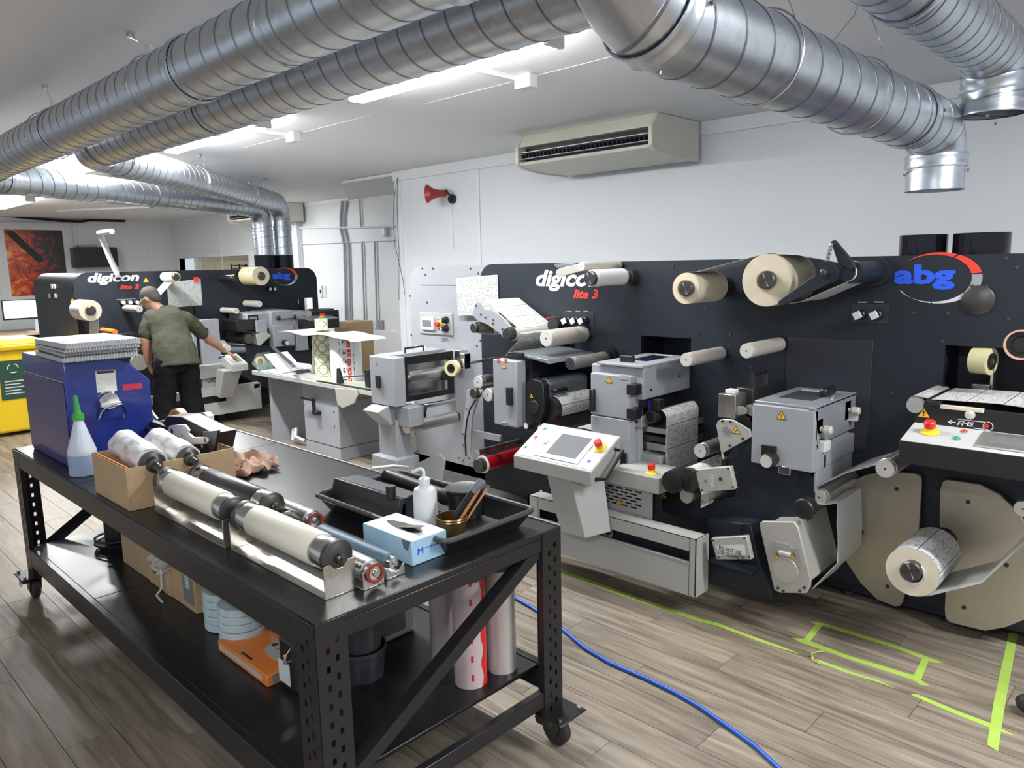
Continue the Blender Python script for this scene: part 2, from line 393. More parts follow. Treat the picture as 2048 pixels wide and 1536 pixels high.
# floor: slab, a sunk bed for the single planks, procedural planks farther out
PX0, PX1, PY0, PY1 = -8.9, .7, -.78, 4.44
def m_farfloor():
    m = bpy.data.materials.new('vinyl_plank_far'); m.use_nodes = True; nt, b, N, L = nodes(m)
    g = N('ShaderNodeNewGeometry')
    br = N('ShaderNodeTexBrick'); L(g.outputs['Position'], br.inputs[0]); br.inputs['Scale'].default_value = 1; br.inputs['Brick Width'].default_value = 1.2; br.inputs['Row Height'].default_value = .18
    br.inputs['Mortar Size'].default_value = .0015; br.inputs['Color1'].default_value = (.85,.85,.85,1); br.inputs['Color2'].default_value = (1.1,1.1,1.1,1); br.inputs['Mortar'].default_value = (.4,.4,.4,1); br.offset = .4
    mp = N('ShaderNodeMapping'); mp.inputs['Scale'].default_value = (1.3, 16, 1); L(g.outputs['Position'], mp.inputs[0])
    nz = N('ShaderNodeTexNoise'); nz.inputs['Scale'].default_value = 1.6; nz.inputs['Detail'].default_value = 9; nz.inputs['Distortion'].default_value = .5; L(mp.outputs[0], nz.inputs[0])
    cr = N('ShaderNodeValToRGB'); L(nz.outputs[0], cr.inputs[0]); e = cr.color_ramp.elements
    e[0].position = .28; e[0].color = (.10, .078, .055, 1); e[1].position = .74; e[1].color = (.36, .295, .215, 1); k = e.new(.52); k.color = (.235, .19, .138, 1)
    mx = N('ShaderNodeMix', data_type='RGBA', blend_type='MULTIPLY'); mx.inputs[0].default_value = 1; L(cr.outputs[0], mx.inputs[6]); L(br.outputs[0], mx.inputs[7]); L(mx.outputs[2], b.inputs['Base Color'])
    b.inputs['Roughness'].default_value = .42
    return m
mb = MB()
mb.box(XL, 4, -5, YF+.6, -.12, -.006)
mb.box(XL, PX0, -5, YF+.6, -.006, 0); mb.box(PX1, 4, -5, YF+.6, -.006, 0); mb.box(PX0, PX1, -5, PY0, -.006, 0); mb.box(PX0, PX1, PY1, YF+.6, -.006, 0)
floor = struct(obj('floor', mb, m_farfloor(), smooth=0))
cache = {}
row = 0; y = PY0
while y < PY1-.01:
    off = (row*0.47) % 1.2; x = PX0 - off
    while x < PX1:
        a, c = max(x, PX0), min(x+1.2, PX1)
        L_ = round(c-a, 3)
        if L_ > .02:
            if L_ not in cache:
                mb = MB(); g = .0007
                mb.hexa([(g,g,-.0055),(L_-g,g,-.0055),(L_-g,.18-g,-.0055),(g,.18-g,-.0055)], [(g*2.2,g*2.2,0),(L_-g*2.2,g*2.2,0),(L_-g*2.2,.18-g*2.2,0),(g*2.2,.18-g*2.2,0)])
                me = bpy.data.meshes.new('plank'); me.from_pydata(mb.v, [], mb.f); me.materials.append(M_floor); me.update(); cache[L_] = me
            o = bpy.data.objects.new('plank', cache[L_]); COL.objects.link(o); o.parent = floor; o.location = Vector((a, y, 0)) - floor.location
        x += 1.2
    y += .18; row += 1
# walls
mb = MB().box(XC, 4, YN, YN+.15, 0, ZC); struct(obj('wall_back', mb, M_wall, smooth=0))
mb = MB().box(XC, XC+.15, YN+.15, YF, 0, ZC); struct(obj('wall_return', mb, M_wall, smooth=0))
wx0, wx1, wz0, wz1 = -17.2, -13.9, 1.2, 2.06
mb = MB().grid(XL, XC+.15, 0, ZC, YF, YF+.12, [(wx0, wx1, wz0, wz1)]); struct(obj('wall_far', mb, M_wall, smooth=0))
mb = MB().box(XL-.15, XL, -5, YF+.12, 0, ZC); struct(obj('wall_left', mb, M_wall, smooth=0))
mb = MB().box(XL, 4, -5, YF+.12, ZC, ZC+.15); struct(obj('ceiling', mb, M_ceiling, smooth=0))
# triangular drop panel where the wall steps back, and trims
mb = MB().prism([(XC, YN+.005, ZC-.005), (-8.45, YN+.005, ZC-.005), (-10.45, YF-.005, ZC-.005), (XC, YF-.005, ZC-.005)], (0, 0, -.035))
struct(obj('ceiling_panel', mb, M_wall, smooth=0))
struct(obj('trim_1', MB().box(XC, 4, YN-.02, YN, ZC-.11, ZC), M_trim, bevel=.003))
for k, (px, yy) in enumerate(((958, YN), (801, YN))):
    x = W(px, 420, Y=yy).x
    struct(obj('trim_%d' % (k+2), MB().box(x-.02, x+.02, yy-.012, yy, 0, ZC-.11), M_trim, bevel=.003))
x = -12.1; struct(obj('trim_4', MB().box(x-.17, x+.17, YF-.10, YF, 0, 2.62), M_trim, bevel=.004))
for k, yy in enumerate((3.4, 5.2, 6.6)): struct(obj('trim_%d' % (k+5), MB().box(XL, XL+.015, yy-.02, yy+.02, 0, ZC), M_trim))
struct(obj('trim_8', MB().box(XL, XC, YF-.015, YF, ZC-.06, ZC), M_trim))
for k, (px) in enumerate((396, 440)):
    x = W(px, 460, Y=YF).x; struct(obj('trim_%d' % (k+9), MB().box(x-.015, x+.015, YF-.012, YF, 0, ZC-.06), M_trim))
x0c = W(230, 452, Z=ZC-.01)
struct(obj('trim_11', MB().prism([(-15.2, 4.2, ZC), (-15.16, 4.2, ZC), (-12.6, 5.8, ZC), (-12.64, 5.84, ZC)], (0, 0, -.03)), M_trim))
# pass-through opening in the far wall
wn = struct(obj('window_1', MB().grid(wx0-.06, wx1+.06, wz0-.06, wz1+.06, YF-.03, YF+.13, [(wx0, wx1, wz0, wz1)]), M_trim, bevel=.004))
M_cup = mat('cream_cupboard', (.72, .62, .42), .5)
for k in range(4):
    w = (wx1-wx0)/4; obj('cupboard_door', MB().box(wx0+k*w+.008, wx0+(k+1)*w-.008, YF+.42, YF+.45, wz0, wz1), M_cup, wn, bevel=.004)
obj('backing', MB().box(wx0-.3, wx1+.3, YF+.46, YF+.5, wz0-.2, wz1+.2), M_cup, wn)
t = thing('wire_rack', (-14.6, YF+.2, 1.72), 'dark wire rack standing in the cream pass-through opening', 'rack')
mb = MB()
for z in (1.74, 1.80, 1.86): mb.box(-14.95, -14.3, YF+.1, YF+.3, z, z+.02)
for x in (-14.95, -14.32): mb.box(x, x+.02, YF+.1, YF+.12, 1.7, 1.9); mb.box(x, x+.02, YF+.28, YF+.3, 1.7, 1.9)
obj('shelf_frame', mb, M_black, t)
mb = MB().box(-14.2, -14.0, YF+.1, YF+.3, 1.7, 1.9); tag(obj('white_box', mb, M_paper, bevel=.005), 'small white box beside the wire rack in the pass-through', 'box')
# ---------------------------------------------------------------- ceiling lights
NAMES = ['nearest strip light, above the round wall air conditioner run', '', '', '', '']
LBL = ['long lit strip light over the middle of the room, above the red-roller press', 'lit strip light showing below the second duct at the left',
       'lit strip light behind the bend of the second duct', 'far lit strip light at the left edge above the poster', 'strip light over the right end of the near press']
for k, (x0, x1, y) in enumerate(FIX):
    lab = LBL[k] if k < 5 else ('strip light on the ceiling behind the camera' if y < 0 else 'added strip light brightening the far end, hidden by the slanting ducts')
    t = thing('strip_light', ((x0+x1)/2, y, ZC-.1), lab, 'light', 'ceiling strip lights')
    obj('lamp_housing', MB().box(x0, x1, y-.05, y+.05, ZC-.045, ZC), M_white, t, bevel=.004)
    obj('diffuser', MB().box(x0+.035, x1-.035, y-.055, y+.055, ZC-.1, ZC-.045), M_lamp, t, bevel=.01)
    for xx in (x0, x1-.035): obj('end_cap', MB().box(xx, xx+.035, y-.06, y+.06, ZC-.103, ZC-.03), M_white, t, bevel=.006)
for px, py, qx, qy, lb in ((1052, 160, 932, 122, 'nearer'), (587, 272, 460, 255, 'farther')):
    a = W(px, py, Z=ZC-.03); b_ = W(qx, qy, Z=ZC-.03)
    t = thing('ceiling_socket', (a.x, a.y, ZC-.08), 'white ceiling socket box with a white conduit, the %s one' % lb, 'socket', 'ceiling sockets')
    obj('socket_box', MB().box(a.x-.06, a.x+.06, a.y-.04, a.y+.04, ZC-.08, ZC), M_white, t, bevel=.006)
    obj('conduit', MB().box(a.x-.09, a.x-.05, 2.88, a.y, ZC-.028, ZC), M_white, t)
    obj('crossbar', MB().box(a.x-1.0, a.x+1.0, a.y+.06, a.y+.10, ZC-.002, ZC), M_ceiling, t)
# ---------------------------------------------------------------- ducts
def fillet(pts, R, n=12):
    pts = [Vector(p) for p in pts]; out = [pts[0]]
    for k in range(1, len(pts)-1):
        a = (pts[k-1]-pts[k]); b = (pts[k+1]-pts[k]); r = R[k-1] if isinstance(R, (list, tuple)) else R
        a.normalize(); b.normalize(); ang = a.angle(b); d = r/math.tan(ang/2)
        p0 = pts[k]+a*d; p1 = pts[k]+b*d; bis = (a+b).normalized(); c = pts[k]+bis*(r/math.sin(ang/2))
        u = (p0-c).normalized(); w = (p1-c).normalized(); th = u.angle(w)
        for i in range(n+1):
            s = i/n; out.append(c + (u*math.sin((1-s)*th) + w*math.sin(s*th))/math.sin(th)*r)
    out.append(pts[-1]); return out
def resample(path, ds):
    out = [path[0]]; 
    for a, b in zip(path[:-1], path[1:]):
        n = max(1, int((b-a).length/ds))
        for i in range(1, n+1): out.append(a.lerp(b, i/n))
    return out
def duct(name, pts, R, r, label, group, pitch=.125, ribs=(), open_end=None, joints=()):
    path = resample(fillet(pts, R, 14), .02)
    acc = [0]
    for a, b in zip(path[:-1], path[1:]): acc.append(acc[-1]+(b-a).length)
    ups = []; up = None
    for k, p in enumerate(path):
        d = (path[min(k+1, len(path)-1)]-path[max(k-1, 0)]).normalized()
        if up is None: up = d.orthogonal().normalized()
        up = (up-d*up.dot(d)).normalized(); ups.append((up.copy(), d.cross(up)))
    import bisect
    def at_s(s):
        s = min(max(s, 0), acc[-1]); k = min(max(bisect.bisect_right(acc, s)-1, 0), len(acc)-2); f = (s-acc[k])/max(1e-9, acc[k+1]-acc[k])
        return path[k].lerp(path[k+1], f), ups[k][0].lerp(ups[k+1][0], f), ups[k][1].lerp(ups[k+1][1], f)
    t = thing(name, path[0], label, 'duct', group)
    mb = MB(); n = 36; fr = (0, .008, .050, .058, .37, .69); S_ = []; c = -1
    while c*pitch < acc[-1]+pitch:
        S_ += [((c+f)*pitch, q) for q, f in enumerate(fr)]; c += 1
    for s, q in S_:
        for i in range(n+1):
            p, a, b = at_s(s+pitch*i/n); th = 2*PI*i/n; mb.v.append(p+(a*math.cos(th)+b*math.sin(th))*(r+(.0022 if q in (1, 2) else 0)))
    for k in range(len(S_)-1):
        if S_[k+1][0]+pitch < 0: continue
        for i in range(n):
            f = [k*(n+1)+i, k*(n+1)+i+1, (k+1)*(n+1)+i+1, (k+1)*(n+1)+i]
            if (mb.v[f[0]]-mb.v[f[3]]).length < 1e-6 and (mb.v[f[1]]-mb.v[f[2]]).length < 1e-6: continue
            mb.mi = 1 if S_[k][1] in (0, 1, 2) else 0; mb.face(f)
    obj('duct_shell', mb, [M_galv, M_seam], t, smooth=30, merge=True)
    for s in joints:
        k = min(range(len(acc)), key=lambda i: abs(acc[i]-s)); k = min(max(k, 1), len(path)-2)
        d = (path[k+1]-path[k-1]).normalized()
        m2 = MB().lathe(path[k]-d*.03, d, [(0, r+.003), (0, r+.007), (.008, r+.009), (.016, r+.007), (.044, r+.007), (.052, r+.009), (.06, r+.007), (.06, r+.003)], 36, False)
        obj('duct_joint', m2, M_galv, t)
        m3 = MB(); a = d.orthogonal().normalized(); c = d.cross(a)
        for q in range(4):
            th = q*PI/2+.7; e = a*math.cos(th)+c*math.sin(th); m3.cyl(path[k]+d*.05+e*(r+.004), path[k]+d*.05+e*(r+.014), .006, 8)
        obj('rivet', m3, M_steel, t)
    return t
zD, r1 = 2.60, .125
d2 = duct('air_duct', [(-7.25, 1.46, zD), (-6, 1.44, zD), (-.45, 1.43, 2.62)], .3, r1, 'round galvanised duct nearest the camera, running overhead across the upper left', 'galvanised spiral ducts', joints=(.6, 2.3, 4.1, 5.7))
duct('air_duct', [(-9.42, 5.30, 1.98), (-9.42, 5.30, 2.66), (-5.75, 1.83, 2.62), (-1.30, 1.83, 2.60)], [.24, .42], r1,
     'galvanised duct running behind the nearest one, bending back to the far press', 'galvanised spiral ducts', joints=(.35, 2.0, 3.6, 5.2, 5.9, 7.5))
duct('air_duct', [(-9.42, 5.02, 1.98), (-9.42, 5.02, 2.60), (-7.35, 1.52, 2.58)], [.22], r1,
     'galvanised duct entering at the left edge and dropping onto the far press', 'galvanised spiral ducts', joints=(.3, 2.6, 4.4))
duct('air_duct', [(-1.13, 1.33, 2.78), (-1.085, 1.58, 2.385), (-1.085, 4.05, 2.385), (-1.085, 4.05, 2.10)], [.22, .15], r1,
     'galvanised duct coming down from the top middle, its open elbow hanging over the near press', 'galvanised spiral ducts', joints=(.14, .27, .50, 2.45, 3.0), pitch=.16)
duct('air_duct', [(-.42, 1.43, 2.63), (-.87, 2.0, 2.68), (-.87, 4.05, 2.68), (-.87, 4.05, 2.42)], [.3, .16], r1,
     'galvanised duct in the upper right corner with an elbow pointing down', 'galvanised spiral ducts', joints=(.9, 1.5, 2.8, 3.1), pitch=.11)
# hanger wires
def hanger(top, bx, by, bz, label, r=r1, loopdir='X'):
    top = Vector(top); t = thing('hanger_wire', (bx, by, bz-r), label, 'wire', 'duct hanger wires')
    ring = []; R = r+.011
    for i in range(0, 33):
        th = -PI/2 + 2*PI*i/32
        v = (Vector((0, math.cos(th), math.sin(th))) if loopdir == 'X' else Vector((math.cos(th), 0, math.sin(th))))*R
        ring.append(Vector((bx, by, bz))+v)
    obj('wire_loop', MB().tube(ring, .0028, 6), M_steel, t)
    a = Vector((bx, by, bz+R)); 
    sd = Vector((0, R*.8, -R*.4)) if loopdir == 'X' else Vector((R*.8, 0, -R*.4))
    obj('wire', MB().tube([a+sd, a+sd*.3+(top-a)*.4, top], .002, 6), M_steel, t)
    obj('wire', MB().tube([a-sd, a-sd*.3+(top-a)*.4, top], .002, 6), M_steel, t)
    c = a+(top-a)*.45+sd*.25; obj('clip', MB().box(c.x-.008, c.x+.008, c.y-.008, c.y+.008, c.z-.02, c.z+.02), M_white, t, bevel=.002)
    obj('anchor', MB().box(top.x-.02, top.x+.02, top.y-.012, top.y+.012, top.z-.012, ZC), M_steel, t)
hanger((-3.83, 1.45, ZC-.01), -3.55, 1.44, 2.61, 'wire loop hanger on the nearest duct, below the left ceiling hook', loopdir='X')
hanger((-5.2, 1.45, ZC-.01), -5.15, 1.44, 2.605, 'wire loop hanger on the nearest duct at the far left', loopdir='X')
hanger((-2.35, 1.45, ZC-.01), -2.4, 1.435, 2.61, 'wire loop hanger on the nearest duct at the top edge', loopdir='X')
hanger((-1.09, 2.25, ZC-.01), -1.085, 2.2, 2.385, 'first wire loop hanger on the duct over the near press', loopdir='Y')
hanger((-1.09, 3.1, ZC-.01), -1.085, 2.98, 2.385, 'second wire loop hanger on the duct over the near press', loopdir='Y')
hanger((-7.3, 3.3, ZC-.01), -7.35, 3.34, 2.64, 'wire loop hanger on the slanting duct to the far press', loopdir='X')
hanger((-8.75, 4.75, ZC-.01), -8.75, 4.66, 2.65, 'wire loop hanger close to the far bend of the ducts', loopdir='X')
# ---------------------------------------------------------------- air conditioners
def aircon(x0, x1, yb, label):
    d = yb-5.6
    t = thing('air_conditioner', ((x0+x1)/2, 5.3+d, 2.6), label, 'air conditioner')
    P = [(5.0,2.9),(4.93,2.80),(4.93,2.792),(5.03,2.788),(5.03,2.672),(4.93,2.664),(4.94,2.64),(5.01,2.625),(5.25,2.60),(5.60,2.595),(5.60,2.9)]
    P = [(a+d, b) for a, b in P]
    obj('casing', MB().prism([(x0+.03, a, b) for a, b in P], (x1-x0-.06, 0, 0)), M_beige, t, bevel=.004)
    Q = [(4.995,2.898),(4.915,2.80),(4.915,2.655),(4.94,2.63),(5.01,2.612),(5.25,2.59),(5.60,2.585),(5.60,2.898)]
    for xx in (x0, x1-.035): obj('side_panel', MB().prism([(xx, a+d, b) for a, b in Q], (.035, 0, 0)), M_beige, t, bevel=.006)
    obj('grille_recess', MB().box(x0+.04, x1-.04, 5.012+d, 5.028+d, 2.673, 2.787), M_dark2, t)
    n = int((x1-x0)/.045)
    for k in range(n):
        xx = x0+.05+k*(x1-x0-.1)/n; obj('vane', MB().prism([(xx, 4.945+d, 2.70), (xx+.004, 4.945+d, 2.70), (xx+.016, 4.998+d, 2.70), (xx+.012, 4.998+d, 2.70)], (0, 0, .03)), M_dark, t)
    for z in (2.742,): obj('louvre', MB().box(x0+.04, x1-.04, 4.93+d, 4.99+d, z, z+.006), M_white, t)
    obj('louvre', MB().box(x0+.04, x1-.04, 4.935+d, 4.99+d, 2.69, 2.696), M_grey, t)
aircon(-4.66, -3.25, 5.6, 'beige ceiling air conditioner with dark grille high on the near wall')
aircon(-13.2, -11.75, 7.05, 'beige air conditioner partly hidden behind the vertical ducts on the far wall')
# ---------------------------------------------------------------- wall fittings
h = W(880, 386, Y=5.5); 
t = thing('horn_speaker', h, 'red horn speaker mounted on the white wall', 'speaker')
ax = Vector((-.45, -1, -.05)).normalized(); c0 = Vector((h.x, 5.56, h.z))
obj('horn', MB().lathe(c0-ax*.02, ax, [(0,.035),(.08,.04),(.14,.055),(.19,.085),(.215,.10),(.205,.098),(.17,.07),(.12,.04),(.10,.01)], 28, True), M_redh if 'M_redh' in globals() else mat('horn_red', (.36,.03,.035), .4), t)
obj('driver', MB().cyl(c0+ax*.05, c0+ax*.17, .022, 12), M_red, t)
obj('bracket', MB().tube([(h.x+.05, 5.648, h.z-.07), (h.x+.07, 5.60, h.z-.05), (h.x+.06, 5.56, h.z-.0), (h.x+.03, 5.56, h.z+.03)], .012, 8), M_black, t)
obj('cable_cover', MB().box(h.x+.02, h.x+.032, 5.637, 5.65, W(875, 500, Y=5.65).z, h.z-.06), M_trim, t)
obj('wall_plate', MB().cyl((h.x+.05, 5.61, h.z-.06), (h.x+.05, 5.65, h.z-.06), .05, 18), M_black, t)
def wallpipe(name, pix, r, label, cat, m, Y=7.07, n=8):
    pts = [W(a, b, Y=Y) for a, b in pix]
    o = obj(name, MB().tube(pts, r, n), m); tag(o, label, cat); return o
wallpipe('conduit', [(684,402),(681,430),(681,460),(688,490),(690,560),(692,640)], .02, 'left grey conduit of the bent pair on the far wall', 'pipe', M_greyd if 0 else mat('conduit_grey', (.36,.38,.41), .5))
MC = MATS['conduit_grey']
wallpipe('conduit', [(694,402),(689,430),(689,458),(697,490),(699,560),(701,640)], .02, 'right grey conduit of the bent pair on the far wall', 'pipe', MC)
wallpipe('conduit', [(719,398),(722,455)], .012, 'short upper thin conduit right of the bent pair', 'pipe', MC)
wallpipe('conduit', [(724,483),(729,640)], .015, 'thin vertical conduit dropping to the left wall sockets', 'pipe', MC)
wallpipe('conduit', [(749,483),(754,640)], .015, 'thin vertical conduit dropping to the right wall sockets', 'pipe', MC)
wallpipe('conduit', [(585,456),(700,455),(790,453)], .014, 'upper horizontal conduit on the far wall', 'pipe', M_trim)
wallpipe('conduit', [(580,489),(700,484),(790,480)], .010, 'lower horizontal conduit on the far wall', 'pipe', M_trim)
p = W(771, 464, Y=7.08); tag(obj('motion_sensor', MB().box(p.x-.05, p.x+.05, 7.03, 7.1, p.z-.07, p.z+.07), M_white, bevel=.02), 'small white motion sensor on the far wall', 'sensor')
t = thing('wall_sockets', W(745, 650, Y=7.08), 'row of white double power sockets low on the far wall', 'socket')
for px in (727, 734, 741, 750, 757, 763):
    p = W(px, 649, Y=7.08); obj('socket_plate', MB().box(p.x-.04, p.x+.03, 7.075, 7.1, p.z-.07, p.z+.07), M_greyink if px % 2 else M_white, t, bevel=.005)
t = thing('light_switch', W(645, 583, Y=7.08), 'white light switch with a note on the far wall by the far press', 'switch')
p = W(645, 583, Y=7.08); obj('switch_plate', MB().box(p.x-.10, p.x-.02, 7.08, 7.1, p.z-.1, p.z+.1), M_white, t, bevel=.004); obj('note', MB().box(p.x, p.x+.09, 7.09, 7.1, p.z-.1, p.z+.1), M_paper, t)
obj('rocker', MB().box(p.x-.075, p.x-.045, 7.07, 7.08, p.z-.03, p.z+.03), M_black, t)
def hang(pix, Y, r, label, m=M_black):
    pts = [W(a, b, Y=Y) for a, b in pix]; tag(obj('cable', MB().tube(pts, r, 6), m), label, 'cable')
hang([(795,355),(788,400),(787,450),(790,490),(797,520),(806,560),(809,590)], 5.6, .0035, 'thin black cable hanging in a long bow at the wall corner')
hang([(796,355),(794,400),(795,450),(798,500),(798,600)], 5.61, .0035, 'thin black cable hanging straight at the wall corner')
# black cable along left wall top
pts = [W(px, py, X=XL+.06) for px, py in ((0,430),(60,436),(120,441),(160,443),(180,440),(250,442)) ]
tag(obj('cable', MB().tube(pts, .03, 6), M_black), 'thick black cable clipped along the top of the left wall', 'cable')
# poster
def m_fire():
    m = bpy.data.materials.new('fiery_print'); m.use_nodes = True; nt, b, N, L = nodes(m)
    tc = N('ShaderNodeTexCoord'); n1 = N('ShaderNodeTexNoise'); n1.inputs['Scale'].default_value = 5; n1.inputs['Detail'].default_value = 9; n1.inputs['Roughness'].default_value = .7; n1.inputs['Distortion'].default_value = 1.2; L(tc.outputs['Object'], n1.inputs[0])
    sp = N('ShaderNodeSeparateXYZ'); L(tc.outputs['Object'], sp.inputs[0])
    g = math_(N, L, 'ADD', math_(N, L, 'MULTIPLY', sp.outputs[1], -.32), math_(N, L, 'MULTIPLY', math_(N, L, 'ABSOLUTE', math_(N, L, 'SUBTRACT', sp.outputs[2], .55)), -.08))
    v = math_(N, L, 'ADD', n1.outputs[0], g)
    cr = N('ShaderNodeValToRGB'); L(v, cr.inputs[0]); e = cr.color_ramp.elements
    e[0].position = .40; e[0].color = (.015,.012,.013,1); e[1].position = .80; e[1].color = (.85,.5,.10,1); k = e.new(.50); k.color = (.30,.02,.01,1); k = e.new(.62); k.color = (.65,.08,.01,1)
    L(cr.outputs[0], b.inputs['Base Color']); b.inputs['Roughness'].default_value = .3; return m
t = thing('poster', (XL+.03, 4.38, 1.35), 'framed dark red and orange fiery poster on the left wall', 'poster')
obj('frame', MB().grid(3.68, 5.06, 1.2, 2.80, XL, XL+.05, [(3.86, 4.88, 1.36, 2.66)], 'YZ'), M_white, t, bevel=.01)
obj('print', MB().box(XL, XL+.02, 3.86, 4.88, 1.36, 2.66), m_fire(), t)
obj('dark_bar', MB().prism([(XL+.02, 3.87, 2.62), (XL+.02, 4.02, 2.64), (XL+.02, 4.52, 2.06), (XL+.02, 4.40, 2.0)], (.002, 0, 0)), M_txt, t)
# wall rack
t = thing('network_cabinet', (XL+.2, 5.4, 1.9), 'black wall-mounted equipment cabinet right of the poster', 'cabinet')
obj('body', MB().box(XL, XL+.35, 4.98, 5.80, 1.9, 2.31), M_black, t, bevel=.01)
for k in range(7): obj('shelf_slot', MB().box(XL+.35, XL+.355, 5.04, 5.74, 1.95+k*.05, 1.965+k*.05), M_dark, t)
tag(obj('router', MB().box(XL+.05, XL+.25, 5.1, 5.45, 2.312, 2.36), M_grey, bevel=.006), 'small router lying on top of the wall cabinet', 'router')
# desk, monitor, tower, chair-side things at far left
t = thing('office_desk', (-16.3, 3.6, 0), 'pale timber office desk behind the yellow bin', 'desk')
obj('desktop', MB().box(-17.0, -15.6, 2.2, 5.4, .70, .735), mat('pale_timber', (.55,.40,.27), .45), t, bevel=.004)
for y in (2.3, 3.7, 5.3): obj('leg', MB().box(-16.9, -15.7, y-.03, y+.03, 0, .70), M_black, t)
obj('modesty_panel', MB().box(-16.9, -16.86, 2.3, 5.3, .3, .7), M_black, t)
t = thing('monitor', (-16, 3.7, .735), 'lit computer monitor on the desk at the left edge', 'monitor')
obj('screen_frame', MB().box(-16.03, -15.99, 3.36, 4.25, .97, 1.33), M_black, t, bevel=.004)
obj('screen', MB().box(-15.99, -15.985, 3.38, 4.23, 1.0, 1.315), mat('lit_screen', (.75,.76,.78), .3, emit=.5, var=0), t)
obj('stand', MB().box(-16.05, -16.0, 3.85, 3.95, .74, 1.0), M_white, t); obj('stand_foot', MB().box(-16.15, -15.85, 3.7, 4.1, .735, .75), M_white, t)
tag(obj('desk_phone', MB().hexa([(-15.9,4.0,.735),(-15.7,4.0,.735),(-15.7,4.2,.735),(-15.9,4.2,.735)], [(-15.9,4.02,.82),(-15.75,4.02,.77),(-15.75,4.18,.77),(-15.9,4.18,.82)]), M_white), 'white desk phone on the far office desk', 'phone')
tag(obj('dark_case', MB().box(-16.3, -15.8, 2.5, 3.2, .735, .86), M_black, bevel=.01), 'flat black case on the desk left of the monitor', 'case')
# ---------------------------------------------------------------- wheelie bin
bc = Vector((-9.95, 2.06, 0)); t = thing('wheelie_bin', bc, 'yellow wheelie bin with a green recycling sticker', 'bin')
def rect(cx, cy, hx, hy, z): return [(cx-hx,cy-hy,z),(cx+hx,cy-hy,z),(cx+hx,cy+hy,z),(cx-hx,cy+hy,z)]
obj('bin_body', MB().hexa(rect(bc.x,bc.y,.20,.20,.04), rect(bc.x,bc.y,.30,.30,.98)), M_yelbin, t, bevel=.03)
obj('rim', MB().hexa(rect(bc.x,bc.y,.33,.33,.96), rect(bc.x,bc.y,.35,.35,1.03)), M_yelbin, t, bevel=.02)
obj('lid', MB().hexa(rect(bc.x,bc.y,.345,.345,1.03), rect(bc.x,bc.y,.28,.28,1.09)), M_yelbin, t, bevel=.02)
obj('wheel', MB().cyl((bc.x-.22,bc.y-.22,.1),(bc.x-.22,bc.y+.22,.1), .1, 20), M_rubber, t)
fx = bc.x+.30
def onbin(y, z, d=.002): return Vector((bc.x+.20+.10*(z-.04)/.94+d, y, z))
gm = mat('sticker_green', (.02,.07,.04), .4)
st = obj('sticker', MB().prism([onbin(bc.y-.13,.42), onbin(bc.y+.13,.42), onbin(bc.y+.13,.86), onbin(bc.y-.13,.86)], (.003,0,0)), gm, t)
# sticker also wraps on the side facing the camera
def onbin2(x, z, d=.002): return Vector((x, bc.y-.20-.10*(z-.04)/.94-d, z))
obj('sticker', MB().prism([onbin2(bc.x-.02,.42), onbin2(bc.x+.19,.42), onbin2(bc.x+.23,.86), onbin2(bc.x-.02,.86)], (0,-.003,0)), gm, t)
for k in range(3):
    a0 = k*2*PI/3; cc = onbin(bc.y, .77, .006)
    pth = [cc + Vector((0, .05*math.cos(a0+i*.3), .05*math.sin(a0+i*.3))) for i in range(5)]
    obj('recycling_arrow', MB().tube(pth, .006, 5), M_whiteink, t)
for k in range(5): obj('printed_line', MB().prism([onbin(bc.y-.09,.62-k*.035,.006), onbin(bc.y+.09-.03*(k%2),.62-k*.035,.006), onbin(bc.y+.09-.03*(k%2),.632-k*.035,.006), onbin(bc.y-.09,.632-k*.035,.006)], (.001,0,0)), M_whiteink, t)
# ================================================================== NEAR PRESS (runs along X, face plate at Y = 3.9)
YP = 3.9
press = thing('label_press', (-2.3, 4.2, 0), 'long dark label finishing press along the near wall, with grey left end panel', 'printing machine')
def P2(px, py, Y): return W(px, py, Y=Y)
def fbox(name, x0, y0, x1, y1, Y, depth, m, parent, bevel=.004, z0=None):
    a = W(x0, y0, Y=Y); b = W(x1, y1, Y=Y)
    return obj(name, MB().box(a.x, b.x, Y, Y+depth, b.z if z0 is None else z0, a.z), m, parent, bevel=bevel)
xL, xD = P2(820, 600, 3.93).x, P2(965, 760, YP).x
xR = .35; zT = 1.797
# dark face plate with its recessed bays
def hole(x0, y0, x1, y1):
    a = P2(x0, y0, YP); b = P2(x1, y1, YP); return (a.x, b.x, b.z, a.z)
bays = [hole(1060, 655, 1150, 760), hole(1282, 671, 1381, 745), hole(1890, 690, 2120, 810)]
R_ = .13
mb = MB().grid(xD+R_, xR, zT-R_, zT, YP, YP+.02, []); mb.grid(xD, xR, .10, zT-R_, YP, YP+.02, bays+[(xD+.9, xD+1.0, -1, -.9)])
mb.prism([(xD+R_, YP, zT-R_)] + [(xD+R_-R_*math.sin(a*PI/20), YP, zT-R_+R_*math.cos(a*PI/20)) for a in range(11)], (0, .02, 0))
obj('face_plate', mb, M_dark, press, smooth=20)
for k, h in enumerate(bays):
    mb = MB().box(h[0]-.01, h[1]+.01, YP+.26, YP+.27, h[2]-.01, h[3]+.01)
    mb.box(h[0]-.01, h[0], YP+.02, YP+.26, h[2], h[3]); mb.box(h[1], h[1]+.01, YP+.02, YP+.26, h[2], h[3]); mb.box(h[0], h[1], YP+.02, YP+.26, h[3], h[3]+.01); mb.box(h[0], h[1], YP+.02, YP+.26, h[2]-.01, h[2])
    obj('bay_lining', mb, M_dark2, press)
